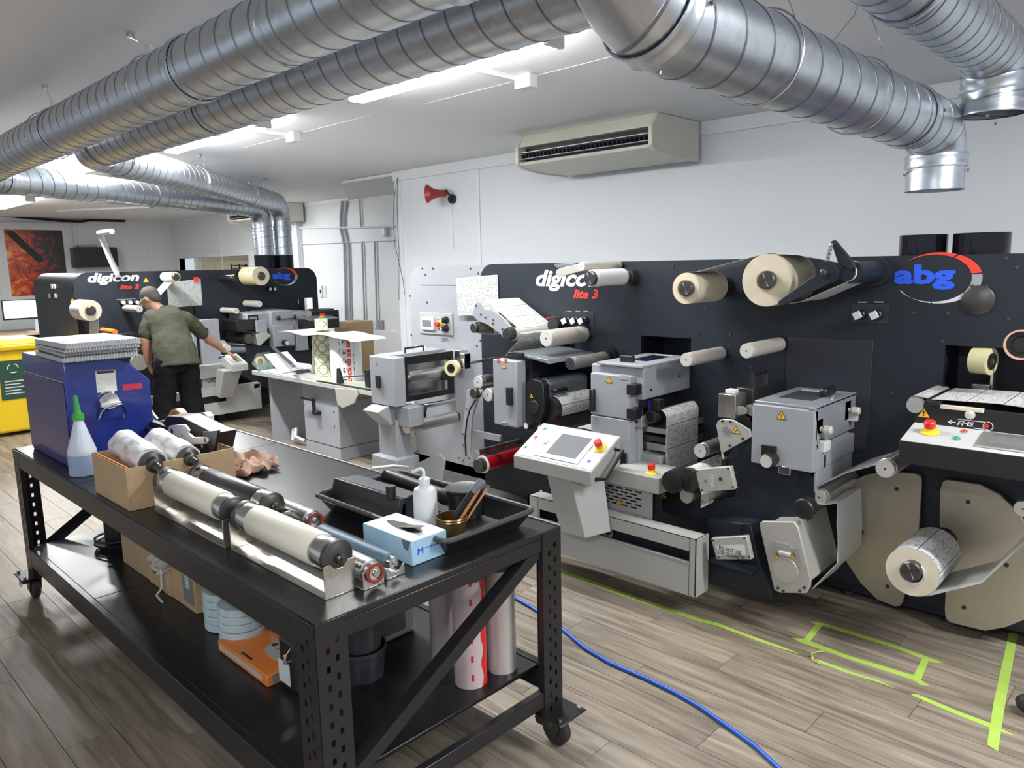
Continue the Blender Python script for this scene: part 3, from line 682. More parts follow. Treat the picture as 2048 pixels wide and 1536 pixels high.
h = hole(1575, 672, 1735, 900); obj('inset_panel', MB().box(h[0], h[1], YP-.006, YP, h[2], h[3]), M_dark2b if 'M_dark2b' in globals() else mat('inset_dark', (.020,.023,.032), .45), press, bevel=.002)
mb = MB().grid(xL+.15, xD+.5, zT-.16, zT-.005, 3.93, 3.95, []); mb.grid(xL, xD+.5, .12, zT-.155, 3.93, 3.95, [(xD+.0, xD+.5, -1, 0)])
mb.prism([(xL+.15, 3.93, zT-.155)] + [(xL+.15-.15*math.sin(a*PI/20), 3.93, zT-.155+.15*math.cos(a*PI/20)) for a in range(11)], (0, .02, 0))
mb.box(xL, xD+.3, 3.93, 3.95, .12, .2)
obj('left_end_plate', mb, M_grey, press, smooth=20)
obj('cabinet_body', MB().box(xD+.02, xR, YP+.28, 4.62, .12, zT-.02), M_dark, press, bevel=.01)
obj('base_frame', MB().box(xD, xR, YP+.05, 4.6, .06, .12), M_black, press)
for (px, py) in ((1695, 1185), (1890, 1250), (1350, 1160)):
    p = W(px, py, Z=.0); obj('machine_foot', MB().lathe((p.x, 4.0, 0), (0,0,1), [(0,.04),(.02,.04),(.025,.015),(.07,.015)], 14), M_iron, press)
a = W(1690, 1178, Z=.06); b_ = W(1892, 1243, Z=.06); obj('floor_rail', MB().box(-1.45, -.86, 3.93, 3.99, .04, .09), M_dark, press, bevel=.003)
# screws
mb = None
for (px, py, Y) in ((845,537,3.93),(866,537,3.93),(851,550,3.93),(941,537,3.93),(957,547,3.93),(820,592,3.93),(854,605,3.93),(823,670,3.93),(954,692,3.93),(961,681,3.93),(831,868,3.93),(836,902,3.93),(1345,532,YP),(1412,617,YP),(1461,669,YP),(1460,690,YP),(1396,667,YP),(1736,523,YP),(1828,625,YP),(1897,627,YP),(1945,572,YP),(1975,572,YP),(2018,638,YP),(2013,516,YP),(2034,535,YP),(1885,682,YP),(1503,735,YP),(1526,748,YP),(1784,786,YP),(1732,800,YP),(1500,600,YP)):
    p = P2(px, py, Y); obj('screw', MB().cyl(p, p-Vector((0,.004,0)), .008, 8), M_iron, press)
# lettering
def onplate(px, py, Y=YP): return P2(px, py, Y)-Vector((0, .001, 0))
a = onplate(1072, 582); b_ = onplate(1202, 582)
text('lettering', 'digicon', a, (b_.x-a.x), .145, M_whiteink, press, 'Y', bold=.035, shear=.25)
a = onplate(1147, 597); b_ = onplate(1197, 597)
text('lettering', 'lite 3', a, b_.x-a.x, .062, M_redink, press, 'Y', bold=.035, shear=.25)
abg_logo(press, P2(1876, 556, YP)-Vector((0,.001,0)), 1.0, 'Y')
# pressure knobs on small plates
def knobs(pxs, py, plate, parent):
    a = P2(plate[0], plate[1], YP); b = P2(plate[2], plate[3], YP)
    obj('knob_plate', MB().box(a.x, b.x, YP-.004, YP, b.z, a.z), MATS['inset_dark'], parent, bevel=.001)
    for px in pxs:
        p = P2(px, py, YP)
        o = obj('knob', MB().lathe(p, (0,-1,0), [(0,.026),(.03,.024),(.035,.018),(.06,.018)], 16), M_black, parent)
        obj('knob_cap', MB().prism([p+Vector((.026*math.cos(t)*(1 if i % 2 else .72), -.062, .026*math.sin(t)*(1 if i % 2 else .72))) for i, t in enumerate([k*PI/4+.5 for k in range(8)])], (0,-.01,0)), M_white, o, bevel=.002)
        obj('printed_line', MB().box(p.x-.02, p.x+.02, YP-.006, YP-.0045, p.z+.058, p.z+.064), M_greyink, parent)
knobs((1140, 1157, 1173), 641, (1127, 622, 1188, 672), press)
knobs((1724, 1757), 629, (1703, 607, 1776, 648), press)
p = P2(1957, 600, YP); obj('end_cap', MB().lathe(p, (0,-1,0), [(0,.066),(.010,.066),(.014,.06)], 40), M_iron, press)
# rollers
def roller(px, py, Yf, rpix, parent, Yb=YP, m=None, endm=None, name='idler_roller', hub=True, tilt=0):
    p = P2(px, py, Yf); r = rad(p, rpix); q = Vector((p.x, Yb, p.z))
    g = obj(name, MB().lathe(p, (0,1,0), [(0, r*.93), (.004, r), (.012, r), (.013, r*.97), (.018, r*.97), (.019, r), (.026, r), (.027, r*.97), (.031, r*.97), (.032, r), (Yb-Yf-.03, r)], 28), m or M_roller, parent)
    obj('end_face', MB().lathe(p-Vector((0,.002,0)), (0,1,0), [(0, r*.12), (0, r*.92), (.003, r*.92)], 24, False), endm or M_rend, g)
    obj('axle_hole', MB().cyl(p-Vector((0,.001,0)), p+Vector((0,.004,0)), r*.14, 10), M_txt, g)
    if hub: obj('bearing_hub', MB().lathe(q, (0,-1,0), [(0, r*.75), (.035, r*.7)], 20), M_black, g)
    return g
roller(1092, 677, 3.5, 17, press); roller(1372, 720, 3.5, 14, press); roller(1493, 702, 3.5, 15.3, press)
roller(1140, 727, 3.5, 13, press, m=MATS['blue_grey_guard'] if 0 else mat('dark_roller', (.20,.195,.18), .4, .3, .1, 20), endm=M_iron)
q = P2(1140, 727, 3.5); obj('roller_flange', MB().lathe((q.x, YP, q.z), (0,-1,0), [(0,.075),(.03,.075),(.03,.055),(.06,.055)], 28), M_black, press)
roller(956, 765, 3.5, 13.5, press, m=M_steel); roller(975, 790, 3.5, 13.5, press, m=M_alu)
roller(1400, 902, 3.42, 14.5, press, m=M_alu); roller(1770, 938, 3.42, 19, press, m=M_alu); roller(1638, 995, 3.45, 16, press, m=M_alu); roller(2046, 1018, 3.42, 17, press, m=M_alu)
roller(1163, 533, 3.5, 9.5, press, m=M_roller)
# swing arm of the top dancer roller
def plate_outline(name, pix, Y, th, m, parent, bevel=.003, Yf=None):
    return obj(name, MB().prism([P2(a, b, Y) for a, b in pix], (0, th, 0)), m, parent, bevel=bevel)
plate_outline('swing_arm', [(1111,547),(1113,540),(1121,536),(1153,529),(1165,524),(1172,531),(1169,541),(1160,543),(1124,553),(1115,553)], 3.51, .012, M_plate, press)
plate_outline('arm_bracket', [(1107,528),(1150,525),(1150,531),(1113,536)], 3.55, .30, M_greyd, press)
# spindles with reels (reels are things of their own)
def spindle(px, py, Yf, rpix, parent, Yb=YP):
    p = P2(px, py, Yf); r = rad(p, rpix)
    s = obj('spindle', MB().lathe(p, (0,1,0), [(0, r*.86), (.006, r), (.03, r), (.031, r*.9), (Yb-Yf-.06, r*.9), (Yb-Yf-.06, r*1.35), (Yb-Yf, r*1.35)], 28), M_iron, parent)
    for k in range(4):
        t = k*PI/2+.4; obj('cap_groove', MB().prism([p+Vector((r*.15*math.cos(t), -.001, r*.15*math.sin(t))), p+Vector((r*.8*math.cos(t-.12), -.001, r*.8*math.sin(t-.12))), p+Vector((r*.8*math.cos(t+.12), -.001, r*.8*math.sin(t+.12)))], (0,-.001,0)), M_greyink if k % 2 else M_txt, s)
    return p, r
def reel(name, px, py, Yf, Yb, rc, ro, label, m, ms=None, parent=None, group=None, face='Y'):
    p = P2(px, py, Yf); a = rad(p, rc); b = rad(p, ro)
    t = thing(name, (p.x, (Yf+Yb)/2, p.z-b), label, 'paper roll', group)
    obj('wound_paper', MB().lathe(p, (0,1,0), [(0,a*1.12),(0,b),(Yb-Yf,b),(Yb-Yf,a*1.12),(0,a*1.12)], 48, False), [m], t)
    obj('roll_side', MB().lathe(p-Vector((0,.0015,0)), (0,1,0), [(0,a*1.14),(0,b*.985)], 48, False), ms or M_creamf, t)
    obj('core', MB().pipe(p-Vector((0,.012,0)), (p.x, Yb, p.z), a*1.12, a*.98), M_card if ms is None else M_paper, t)
    return t
spindle(1178, 557, 3.47, 14.5, press); reel('white_paper_roll', 1186, 556, 3.51, 3.80, 14.5, 17, 'narrow white paper roll on the spindle in front of the digicon lettering', M_paper, M_paper)
spindle(1370, 577, 3.47, 15.5, press); reel('cream_paper_roll', 1372, 577, 3.50, 3.80, 16, 31, 'smaller cream liner roll at the upper middle of the near press', M_cream)
spindle(1531, 560, 3.46, 18, press); reel('cream_paper_roll', 1533, 561, 3.50, 3.80, 18, 52, 'largest cream liner roll at the top of the near press, under the black spool arm', M_cream)
# spool arm
plate_outline('spool_arm', [(1555,604),(1559,600),(1622,555),(1640,545),(1662,556),(1660,566),(1566,611),(1558,612)], 3.46, .02, M_dark, press)
p = P2(1651, 545, 3.45); r = rad(p, 22)
obj('spool_disc', MB().lathe(p, (0,1,0), [(0,r*.3),(.0,r*.55),(.006,r*.6),(.006,r*.96),(.01,r),(.04,r)], 36), M_dark, press)
obj('spool_knob', MB().lathe(p-Vector((0,.03,0)), (0,1,0), [(0,r*.2),(.004,r*.34),(.03,r*.34)], 12), M_iron, press)
plate_outline('lever', [(1661,483),(1668,480),(1703,522),(1712,536),(1700,540),(1676,527)], 3.5, .03, M_dark, press)
pa, pb = P2(1663, 487, 3.49), P2(1654, 524, 3.47)
sp = []
for i in range(90):
    s = i/89; t = s*2*PI*14; sp.append(pa.lerp(pb, s) + Vector((math.cos(t)*.008, math.sin(t)*.008, 0)))
obj('spring', MB().tube(sp, .0018, 5), M_steel, press)
p = P2(1712, 545, 3.6); obj('drive_hub', MB().lathe((p.x, YP, p.z), (0,-1,0), [(0,.07),(.05,.07),(.05,.05),(.36,.05)], 28), M_dark, press)
# webs of the top unwinds
def Xz(pix, Y): return [(P2(a, b, Y).x, P2(a, b, Y).z) for a, b in pix]
p1 = P2(1372,577,3.5); p2 = P2(1533,561,3.5); r_1 = rad(p1, 31); r_2 = rad(p2, 52)
tag(obj('liner_web', MB().web([(p1.x-.02, p1.z+r_1+.002), (p1.x+.05, p1.z+r_1+.004), (p2.x-.08, p2.z+r_2-.012), (p2.x-.0, p2.z+r_2+.003)], 3.51, 3.79), M_film2 if 'M_film2' in globals() else mat('pale_liner', (.55,.56,.55), .3)), 'pale liner web running between the two cream rolls', 'paper web')
pr_ = P2(1690, 545, 3.5); rr_ = .04
prof = [(p2.x+.02, p2.z+r_2+.002), (p2.x+.14, p2.z+r_2-.008), (pr_.x-.02, pr_.z+rr_)] + [(pr_.x+rr_*math.cos(t), pr_.z+rr_*math.sin(t)) for t in (1.4, .9, .3, -.3, -.8, -1.2)]
e = P2(1600, 603, 3.5); prof += [(e.x, e.z), (p2.x+.05, p2.z-r_2+.01)]
tag(obj('silver_web', MB().web(prof, 3.52, 3.80), M_paper), 'white paper web looping from the largest roll round the spool arm', 'paper web')
# ---------------------------------------------------------------- laminating arm at the left of the near press
arm = obj('arm_plate', MB().prism([P2(a, b, 3.50) for a, b in [(944,632),(950,607),(956,602),(962,606),(969,618),(985,620),(1003,633),(1023,655),(1021,672),(1010,680),(1000,668),(975,650),(956,642)]], (0,.014,0)), M_grey, press, bevel=.003)
p = P2(946, 656, 3.47); obj('arm_pulley', MB().lathe(p, (0,1,0), [(0,.030),(.004,.034),(.03,.034)], 24), M_iron, arm)
p = P2(1013, 668, 3.44); obj('arm_pulley', MB().lathe(p, (0,1,0), [(0,.020),(.0,.036),(.004,.042),(.05,.042)], 28), M_iron, arm)
for a_, b_ in ((952,611),(947,634),(962,629),(971,635),(987,640),(986,647),(1005,658)):
    q = P2(a_, b_, 3.499); obj('bolt', MB().cyl(q, q-Vector((0,.004,0)), .006, 8), M_txt, arm)
pA = P2(956, 604, 3.52); pB = P2(1030, 668, 3.52); pC = P2(950, 655, 3.52); rB = .045
prof = [(pA.x+.02, pA.z+.01), (pA.x+.06, pA.z+.012), (pB.x-.01, pB.z+rB+.012), (pB.x+.025, pB.z+rB*.7), (pB.x+rB, pB.z), (pB.x+rB*.6, pB.z-rB*.7)]
e = P2(1008, 712, 3.52); prof += [(e.x, e.z)]
tag(obj('printed_web', MB().web(prof, 3.53, 3.86, .002), M_print), 'printed label web sloping over the grey arm at the left of the near press', 'paper web')
obj('web_roller', MB().cyl((pB.x, 3.50, pB.z), (pB.x, 3.88, pB.z), rB-.003, 24), M_roller, press)
obj('web_roller', MB().cyl((pC.x+.01, 3.50, pC.z), (pC.x+.01, 3.90, pC.z), .030, 24), M_roller, press)
prof = [(pC.x-.035, pC.z+.01), (pC.x-.02, pC.z+.036), (pC.x+.03, pC.z+.038), (pC.x+.16, pC.z+.02), (pC.x+.17, pC.z-.04), (pC.x-.0, pC.z-.04), (pC.x-.035, pC.z-.02), (pC.x-.037, pC.z)]
tag(obj('printed_web', MB().web(prof, 3.54, 3.86, .002), M_print2), 'shaded printed web wrapped round the roller under the grey arm', 'paper web')
obj('arm_rear_hub', MB().lathe((P2(1105,650,3.8).x, YP, P2(1105,650,3.8).z), (0,-1,0), [(0,.055),(.04,.055),(.04,.045),(.10,.045)], 28), M_black, press)
o = MB().tube([P2(1092,637,3.80), P2(1110,633,3.84)], .003, 6); obj('sensor_pin', o, M_red, press)
# ---------------------------------------------------------------- unit 1 : door box, top cover, die unit
u1 = obj('unit_body', MB().box(P2(1046,760,3.46).x-.15, P2(1150,760,YP).x, 3.47, YP, P2(1046,764,3.46).z, P2(1046,722,3.46).z), M_dark2, press, bevel=.003)
obj('unit_body_lower', MB().box(P2(1046,760,3.46).x-.15, P2(1062,760,3.46).x, 3.47, YP, P2(1046,855,3.46).z+.03, P2(1046,764,3.46).z), M_dark2, press)
d1 = fbox('unit_door', 985, 718, 1035, 857, 3.36, .09, M_grey, press, .008)
a = P2(1013, 774, 3.345); obj('handle', MB().box(a.x, a.x+.045, 3.335, 3.36, a.z-.115, a.z), M_black, d1, bevel=.004)
warn(d1, P2(1008, 733, 3.359), .040, 'Y')
for px in (997, 1012):
    q = P2(px, 721, 3.359); obj('red_sticker', MB().box(q.x-.012, q.x+.010, 3.357, 3.36, q.z-.010, q.z+.008), M_redink, d1)
a = P2(1010, 848, 3.355); obj('latch', MB().box(a.x-.02, a.x+.02, 3.35, 3.36, a.z-.012, a.z+.012), M_steel, d1, bevel=.002)
c0, c1 = P2(1016, 705, 3.4), P2(1150, 690, YP)
obj('top_cover', MB().hexa([(c0.x-.01,3.43,c0.z-.01),(c0.x+.32,3.43,c0.z-.055),(c0.x+.32,YP,c0.z-.055),(c0.x-.01,YP,c0.z-.01)], [(c0.x-.01,3.43,c0.z),(c0.x+.30,3.43,c0.z-.025),(c0.x+.30,YP,c0.z-.025),(c0.x-.01,YP,c0.z)]), M_greyd, press, bevel=.005)
fbox('handle_bar', 1015, 704, 1043, 714, 3.40, .03, M_black, press, .003)
# die unit
e0 = P2(1052, 768, 3.40)
dz = e0.z
die = obj('die_side_plate', MB().prism([P2(a, b, 3.40) for a, b in [(1053,765),(1062,757),(1080,762),(1086,772),(1088,820),(1080,845),(1086,860),(1072,868),(1052,860)]], (0,.06,0)), M_black, press, bevel=.006)
warn(die, P2(1063, 793, 3.399), .035, 'Y', 1)
for (a_, b_) in ((1052, 852), (1080, 857)):
    q = P2(a_, b_, 3.34); obj('turn_knob', MB().lathe(q, (0,1,0), [(0,.018),(.003,.022),(.05,.022)], 18), M_black, die); obj('knob_face', MB().lathe(q-Vector((0,.002,0)), (0,1,0), [(0,.001),(0,.018)], 18, False), M_white, die)
q = P2(1066, 815, 3.39); obj('round_cover', MB().lathe(q, (0,1,0), [(0,.04),(.004,.045),(.01,.045)], 28), M_dark2, die)
g0, g1 = P2(1085, 770, 3.43), P2(1180, 765, 3.43)
gd = obj('guard_hood', MB().prism([P2(a, b, 3.44) for a, b in [(1064,768),(1070,758),(1086,760),(1092,768),(1092,800),(1068,803)]] , (0,.42,0)), M_greyd, press, bevel=.01)
q = P2(1092, 784, 3.44); obj('handle', MB().tube([(q.x, 3.50, q.z), (q.x+.03, 3.50, q.z), (q.x+.03, 3.60, q.z), (q.x, 3.60, q.z)], .012, 8), M_black, gd)
q = P2(1102, 818, 3.48); r = rad(q, 24)
obj('print_cylinder', MB().cyl((q.x, 3.46, q.z), (q.x, YP, q.z), r*.94, 32), M_iron, press)
tag(obj('printed_web', MB().web([(q.x+r*1.03*math.sin(t), q.z+r*1.03*math.cos(t)) for t in [k*.2-.5 for k in range(14)]], 3.50, 3.84, .002), M_print), 'printed web curving round the cylinder below the blue-grey guard hood', 'paper web')
obj('lower_roller', MB().cyl((q.x+.10, 3.5, q.z-.14), (q.x+.10, YP, q.z-.14), .03, 20), M_iron, press)
obj('web_guide', MB().box(q.x+.02, q.x+.35, 3.6, YP, q.z-.22, q.z-.19), M_steelw, press)
q = P2(1165, 865, 3.5); obj('web_roller', MB().cyl((q.x, 3.45, q.z), (q.x, YP, q.z), .03, 20), M_alu, press)
tag(obj('printed_web', MB().web([(q.x-.05, q.z+.0), (q.x-.02, q.z+.032), (q.x+.01, q.z+.034), (q.x+.10, q.z+.03)], 3.48, 3.82, .002), M_print2), 'short piece of printed web showing left of the tall grey unit', 'paper web')
# swan arm with black cable
arm2 = obj('curved_arm', MB().prism([P2(a, b, 3.46) for a, b in [(934,780),(950,775),(962,782),(955,800),(945,830),(941,870),(940,905),(946,925),(934,930),(920,925),(916,916),(924,904),(925,868),(928,830)]], (0,.014,0)), M_grey, press, bevel=.003)
q = P2(946, 787, 3.43); obj('arm_pulley', MB().lathe(q, (0,1,0), [(0,.018),(0,.034),(.004,.037),(.05,.037)], 24), M_iron, arm2)
for a_, b_ in ((933,818),(926,868),(931,868),(927,890),(918,916),(938,916),(927,921)):
    q = P2(a_, b_, 3.459); obj('bolt', MB().cyl(q, q-Vector((0,.004,0)), .006, 8), M_txt, arm2)
obj('cable', MB().tube([P2(a, b, 3.44) for a, b in ((951,800),(940,818),(934,840),(930,875),(932,912))], .006, 6), M_black, arm2)
mb = MB().box(P2(944,866,3.5).x, P2(1000,866,3.5).x, 3.5, 3.52, P2(944,872,3.5).z, P2(944,860,3.5).z); obj('cross_bar', mb, M_grey, press)
for (px, py, ln_, r, m) in ((955, 905, .42, .022, M_steel), (960, 920, .42, .022, M_steel)):
    q = P2(px, py, 3.46); obj('lower_roller', MB().cyl((q.x, 3.46, q.z), (q.x, 3.46+ln_, q.z), r, 20), m, press)
q = P2(955, 932, 3.38); r = rad(q, 16)
rs = obj('red_shaft', MB().cyl((q.x, 3.43, q.z), (q.x, 3.88, q.z), r*.95, 28), M_redm, press)
obj('shaft_cap', MB().lathe((q.x, 3.38, q.z), (0,1,0), [(0,r*.8),(.004,r*.9),(.045,r*.9)], 24), M_iron, rs)
obj('shaft_ring', MB().cyl((q.x, 3.425, q.z), (q.x, 3.435, q.z), r*1.12, 28), M_white, rs)
# ---------------------------------------------------------------- left end: slit unit (unit 0) on its column
YU = 3.30
u0 = fbox('slit_unit_door', 738, 711, 792, 815, YU, .10, M_grey, press, .006)
warn(u0, P2(753, 727, YU-.001), .028, 'Y')
a = P2(754, 750, YU); obj('handle', MB().box(a.x, a.x+.045, YU-.02, YU, a.z-.095, a.z), M_black, u0, bevel=.004)
xa, xb = P2(785, 711, YU+.1).x, P2(788, 711, YU).x
za, zb = P2(785, 713, YU+.1).z, P2(790, 812, YU).z
xu = P2(868, 700, 3.85).x
fr = obj('unit_frame', MB().grid(YU+.10, YP, zb+.01, za, xb-.05, xb-.03, [(YU+.14, YP-.05, zb+.05, za-.06)], 'YZ'), M_black, press, bevel=.003)
obj('top_lid', MB().box(xa-.15, xa+.02, YU+.06, YP, za-.01, za+.012), M_grey, press, bevel=.003)
obj('carry_handle', MB().tube([(xa+.0, YU+.22, za+.01), (xa+.0, YU+.22, za+.05), (xa+.0, YU+.40, za+.05), (xa+.0, YU+.40, za+.01)], .008, 8), M_black, press)
obj('upper_guard', MB().prism([(xa-.05, YU+.12, za-.05), (xa+.035, YU+.12, za-.06), (xa+.035, YU+.12, za-.16), (xa+.0, YU+.12, za-.18), (xa-.05, YU+.12, za-.18)], (0, .46, 0)), M_steel, press, bevel=.003)
obj('lower_guard', MB().box(xa-.05, xa+.01, YU+.14, YP, zb+.03, zb+.12), M_steel, press)
obj('knife_cylinder', MB().lathe((xa+.05, YU+.16, (za+zb)/2+.005), (0,1,0), [(0,.03),(.03,.03),(.03,.052),(.40,.052)], 28), M_steel, press)
obj('bearing_block', MB().lathe((xa+.05, YU+.08, (za+zb)/2), (0,1,0), [(0,.048),(.04,.055),(.07,.045)], 20), M_black, press)
obj('bearing_block', MB().box(xa+.0, xa+.12, 3.80, 3.88, (za+zb)/2-.05, (za+zb)/2+.03), M_black, press, bevel=.004)
# beam below: wedge, slide, roller, post, foot
q0, q1 = P2(738, 812, YU-.04), P2(810, 848, YU)
w0 = obj('console_wedge', MB().prism([(q0.x, YU-.10, q0.z-.02), (q0.x, YU-.02, q0.z+.01), (q0.x, YU+.12, q0.z+.01), (q0.x, YU+.12, q0.z-.10), (q0.x, YU+.02, q0.z-.14)], (.19, 0, 0)), M_grey, press, bevel=.004)
q = P2(790, 830, YU+.1); obj('beam_block', MB().box(q0.x+.19, q0.x+.36, YU+.06, YU+.20, q0.z-.14, q0.z+.01), M_grey, press, bevel=.006)
s0 = P2(815, 830, YU+.15); 
obj('slide_rail', MB().cyl((s0.x+.03, YU+.18, s0.z+.05), (s0.x+.03, YP, s0.z+.05), .022, 20), M_chrome, press)
obj('slide_block', MB().box(s0.x-.0, s0.x+.07, YU+.18, YU+.28, s0.z-.06, s0.z+.02), M_black, press, bevel=.005)
obj('blue_fitting', MB().cyl((s0.x+.04, YU+.13, s0.z+.06), (s0.x+.04, YU+.20, s0.z+.06), .016, 12), mat('violet_fitting', (.05,.03,.35), .3), press)
obj('dark_clamp', MB().lathe((s0.x+.06, YU+.22, s0.z+.04), (0,1,0), [(0,.02),(.02,.035),(.05,.03)], 14), M_iron, press)
roller(812, 855, 3.38, 13, press, Yb=3.90, m=M_alu)
k0, k1 = P2(760, 848, YU+.02), P2(795, 905, YU+.02)
obj('column', MB().box(P2(757,860,YU+.04).x, P2(793,860,YU+.04).x, YU+.04, YU+.17, .30, q0.z-.10), M_grey, press, bevel=.006)
f0, f1 = P2(743, 905, YU-.02).x, P2(792, 905, YU-.02).x
obj('column_foot', MB().box(f0, f1, YU-.02, YU+.20, .04, P2(743, 908, YU-.02).z), M_grey, press, bevel=.006)
obj('foot_pad', MB().lathe(((f0+f1)/2, YU+.08, 0), (0,0,1), [(0,.04),(.04,.03)], 14), M_iron, press)
xo = P2(1000, 925, 3.75).x
obj('tie_plate', MB().prism([(f1, YU+.10, .42), (f1, YU+.10, .18), (f1+1.0, YU+.10, .18), (f1+1.0, YU+.10, .56), (f1+.8, YU+.10, .58)], (0,.012,0)) if 0 else MB().prism([P2(a,b,3.45) for a,b in [(798,945),(798,955),(880,1010),(890,920),(880,908),(868,910)]], (0,.012,0)), M_grey, press, bevel=.003)
obj('red_cable', MB().tube([P2(a,b,3.7) for a,b in ((795,850),(799,865),(797,880),(794,890))], .006, 6), M_orange, press)
obj('red_cable', MB().tube([P2(a,b,3.8) for a,b in ((832,905),(825,915),(818,920),(812,922))], .01, 6), M_belt, press)
obj('bolt_post', MB().cyl(P2(800,925,3.5), P2(800,900,3.5), .012, 8), M_iron, press)
# tape arm with roll
tr = P2(905, 736, 3.45); r = rad(tr, 16)
t = thing('tape_roll', (tr.x, 3.47, tr.z-r), 'small yellow clear tape roll on the end of the slitting unit', 'tape')
ax = Vector((.25, -1, 0)).normalized()
obj('tape', MB().lathe(tr-ax*.02, ax, [(0,r*.55),(0,r),(.04,r),(.04,r*.55),(0,r*.55)], 32, False), M_film, t)
obj('core', MB().lathe(tr-ax*.021, ax, [(0,r*.2),(0,r*.56),(.043,r*.56),(.043,r*.2)], 24, False), M_black, t)
obj('tape_arm', MB().tube([tr+Vector((0,.0,0)), tr+Vector((.02,.06,.01)), tr+Vector((.05,.12,.03)), tr+Vector((.05,.46,.03))], .012, 8), M_steel, press)
q = P2(925, 715, 3.9); obj('tape_bracket', MB().box(q.x-.05, q.x+.02, 3.86, 3.93, q.z-.06, q.z+.06), M_steel, press, bevel=.004)
obj('tape_bracket', MB().box(tr.x+.02, tr.x+.07, 3.50, 3.56, tr.z-.01, tr.z+.10), M_chrome, press, bevel=.004)
# operator panel on grey plate
YG = 3.93
a, b_ = P2(840, 624, YG), P2(907, 671, YG)
pn = obj('operator_panel', MB().box(a.x, b_.x, YG-.012, YG, b_.z, a.z), M_grey2, press, bevel=.003)
a, b_ = P2(847, 633, YG), P2(872, 660, YG); obj('display', MB().box(a.x, b_.x, YG-.03, YG-.012, b_.z, a.z), M_white, pn, bevel=.004)
a, b_ = P2(850, 639, YG), P2(868, 653, YG); obj('screen', MB().box(a.x, b_.x, YG-.032, YG-.03, b_.z, a.z), M_screen, pn)
def button(parent, c, n_, r, m, estop=False):
    c = Vector(c); n_ = Vector(n_).normalized()
    if estop:
        o = obj('stop_collar', MB().lathe(c, n_, [(0,r*1.7),(.004,r*1.7),(.010,r*1.35),(.012,r*.8),(.022,r*.8)], 24), M_yel, parent)
        obj('stop_button', MB().lathe(c+n_*.020, n_, [(0,r*.8),(.004,r),(.028,r*1.02),(.032,r*.85)], 24), M_red, parent); return o
    obj('button_ring', MB().lathe(c, n_, [(0,r*1.35),(.003,r*1.3),(.004,r)], 20), M_alu, parent)
    return obj('push_button', MB().lathe(c, n_, [(0,r),(.006,r),(.008,r*.8)], 18), m, parent)
button(pn, P2(877, 639, YG-.012), (0,-1,0), .010, M_green); button(pn, P2(881, 648, YG-.012), (0,-1,0), .020, M_red, True); button(pn, P2(877, 656, YG-.012), (0,-1,0), .010, M_red)
for py in (640, 657):
    q = P2(893, py, YG-.012); k = obj('selector_knob', MB().lathe(q, (0,-1,0), [(0,.03),(.02,.028),(.03,.02),(.05,.018)], 20), M_black, pn); obj('knob_mark', MB().box(q.x-.012, q.x-.0, q.y-.054, q.y-.05, q.z-.01, q.z+.012), M_white, pn)
a = P2(882, 683, YG); text('lettering', 'CAT3', (a.x, YG-.001, a.z), .09, .032, M_txt, press, 'Y')
a, b_ = P2(829, 690, YG), P2(852, 700, YG); obj('small_label', MB().box(a.x, b_.x, YG-.003, YG, b_.z, a.z), M_paper, press)
q = P2(905, 707, YG); obj('status_label', MB().box(q.x-.05, q.x+.05, YG-.01, YG, q.z-.035, q.z+.03), M_grey2, press)
for k in range(2): button(press, P2(904, 703+k*8, YG-.01), (0,-1,0), .010, (M_red, M_green)[k])
# drawing taped to the plate
def sheet(name, pix, Y, m, label, per=None, th=.0012):
    pts = [P2(a, b, Y) for a, b in pix]; mb = MB(); b0 = len(mb.v)
    w = (pts[1]-pts[0]).length; h = (pts[3]-pts[0]).length
    mb.v += pts + [p-Vector((0, th, 0)) for p in pts]
    mb.face([4,5,6,7], [(0,0),(0,w),(h,w),(h,0)]); mb.face([3,2,1,0])
    for i in range(4): j = (i+1) % 4; mb.face([i, j, 4+j, 4+i])
    return tag(obj(name, mb, m, smooth=0), label, 'paper')
sheet('wall_drawing', [(912,555),(995,549),(998,631),(916,631)], 3.895, M_doc, 'machine drawing sheet taped between grey and dark plates of the near press')
# ---------------------------------------------------------------- unit 2 : tall grey unit
YB = 3.36
a, b_ = P2(1181, 745, YB), P2(1262, 828, YB)
zb2 = P2(1262, 940, YB).z
dr = obj('unit_door', MB().box(a.x, b_.x-.008, YB, YB+.07, P2(1181, 829, YB).z+.002, a.z), M_grey, press, bevel=.006)
lw = obj('unit_lower_panel', MB().box(a.x, b_.x-.008, YB, YB+.07, zb2, P2(1181, 829, YB).z-.002), M_grey, press, bevel=.005)
obj('unit_side', MB().box(b_.x-.05, b_.x, YB+.07, YB+.12, zb2, a.z), M_grey, press, bevel=.004)
warn(dr, P2(1218, 761, YB-.001), .045, 'Y')
q = P2(1183, 777, YB); obj('handle', MB().box(q.x, q.x+.03, YB-.025, YB, q.z-.13, q.z), M_black, dr, bevel=.004)
q = P2(1241, 748, YB); obj('small_label', MB().box(q.x, q.x+.045, YB-.002, YB, q.z-.03, q.z-.005), M_grey2, dr)
for py in (777, 825):
    q = P2(1264, py, YB+.03); obj('hinge', MB().box(q.x-.01, q.x+.05, YB-.01, YB+.06, q.z-.03, q.z+.03), M_black, press, bevel=.004)
obj('hinge_post', MB().box(b_.x-.0, b_.x+.03, YB+.07, YB+.11, P2(1264, 820, YB).z, P2(1264, 790, YB).z), M_black, press)
q = P2(1245, 921, YB-.0)
kb = obj('knob_bracket', MB().box(q.x-.035, q.x+.03, YB-.012, YB, q.z-.02, q.z+.05), M_black, lw, bevel=.003)
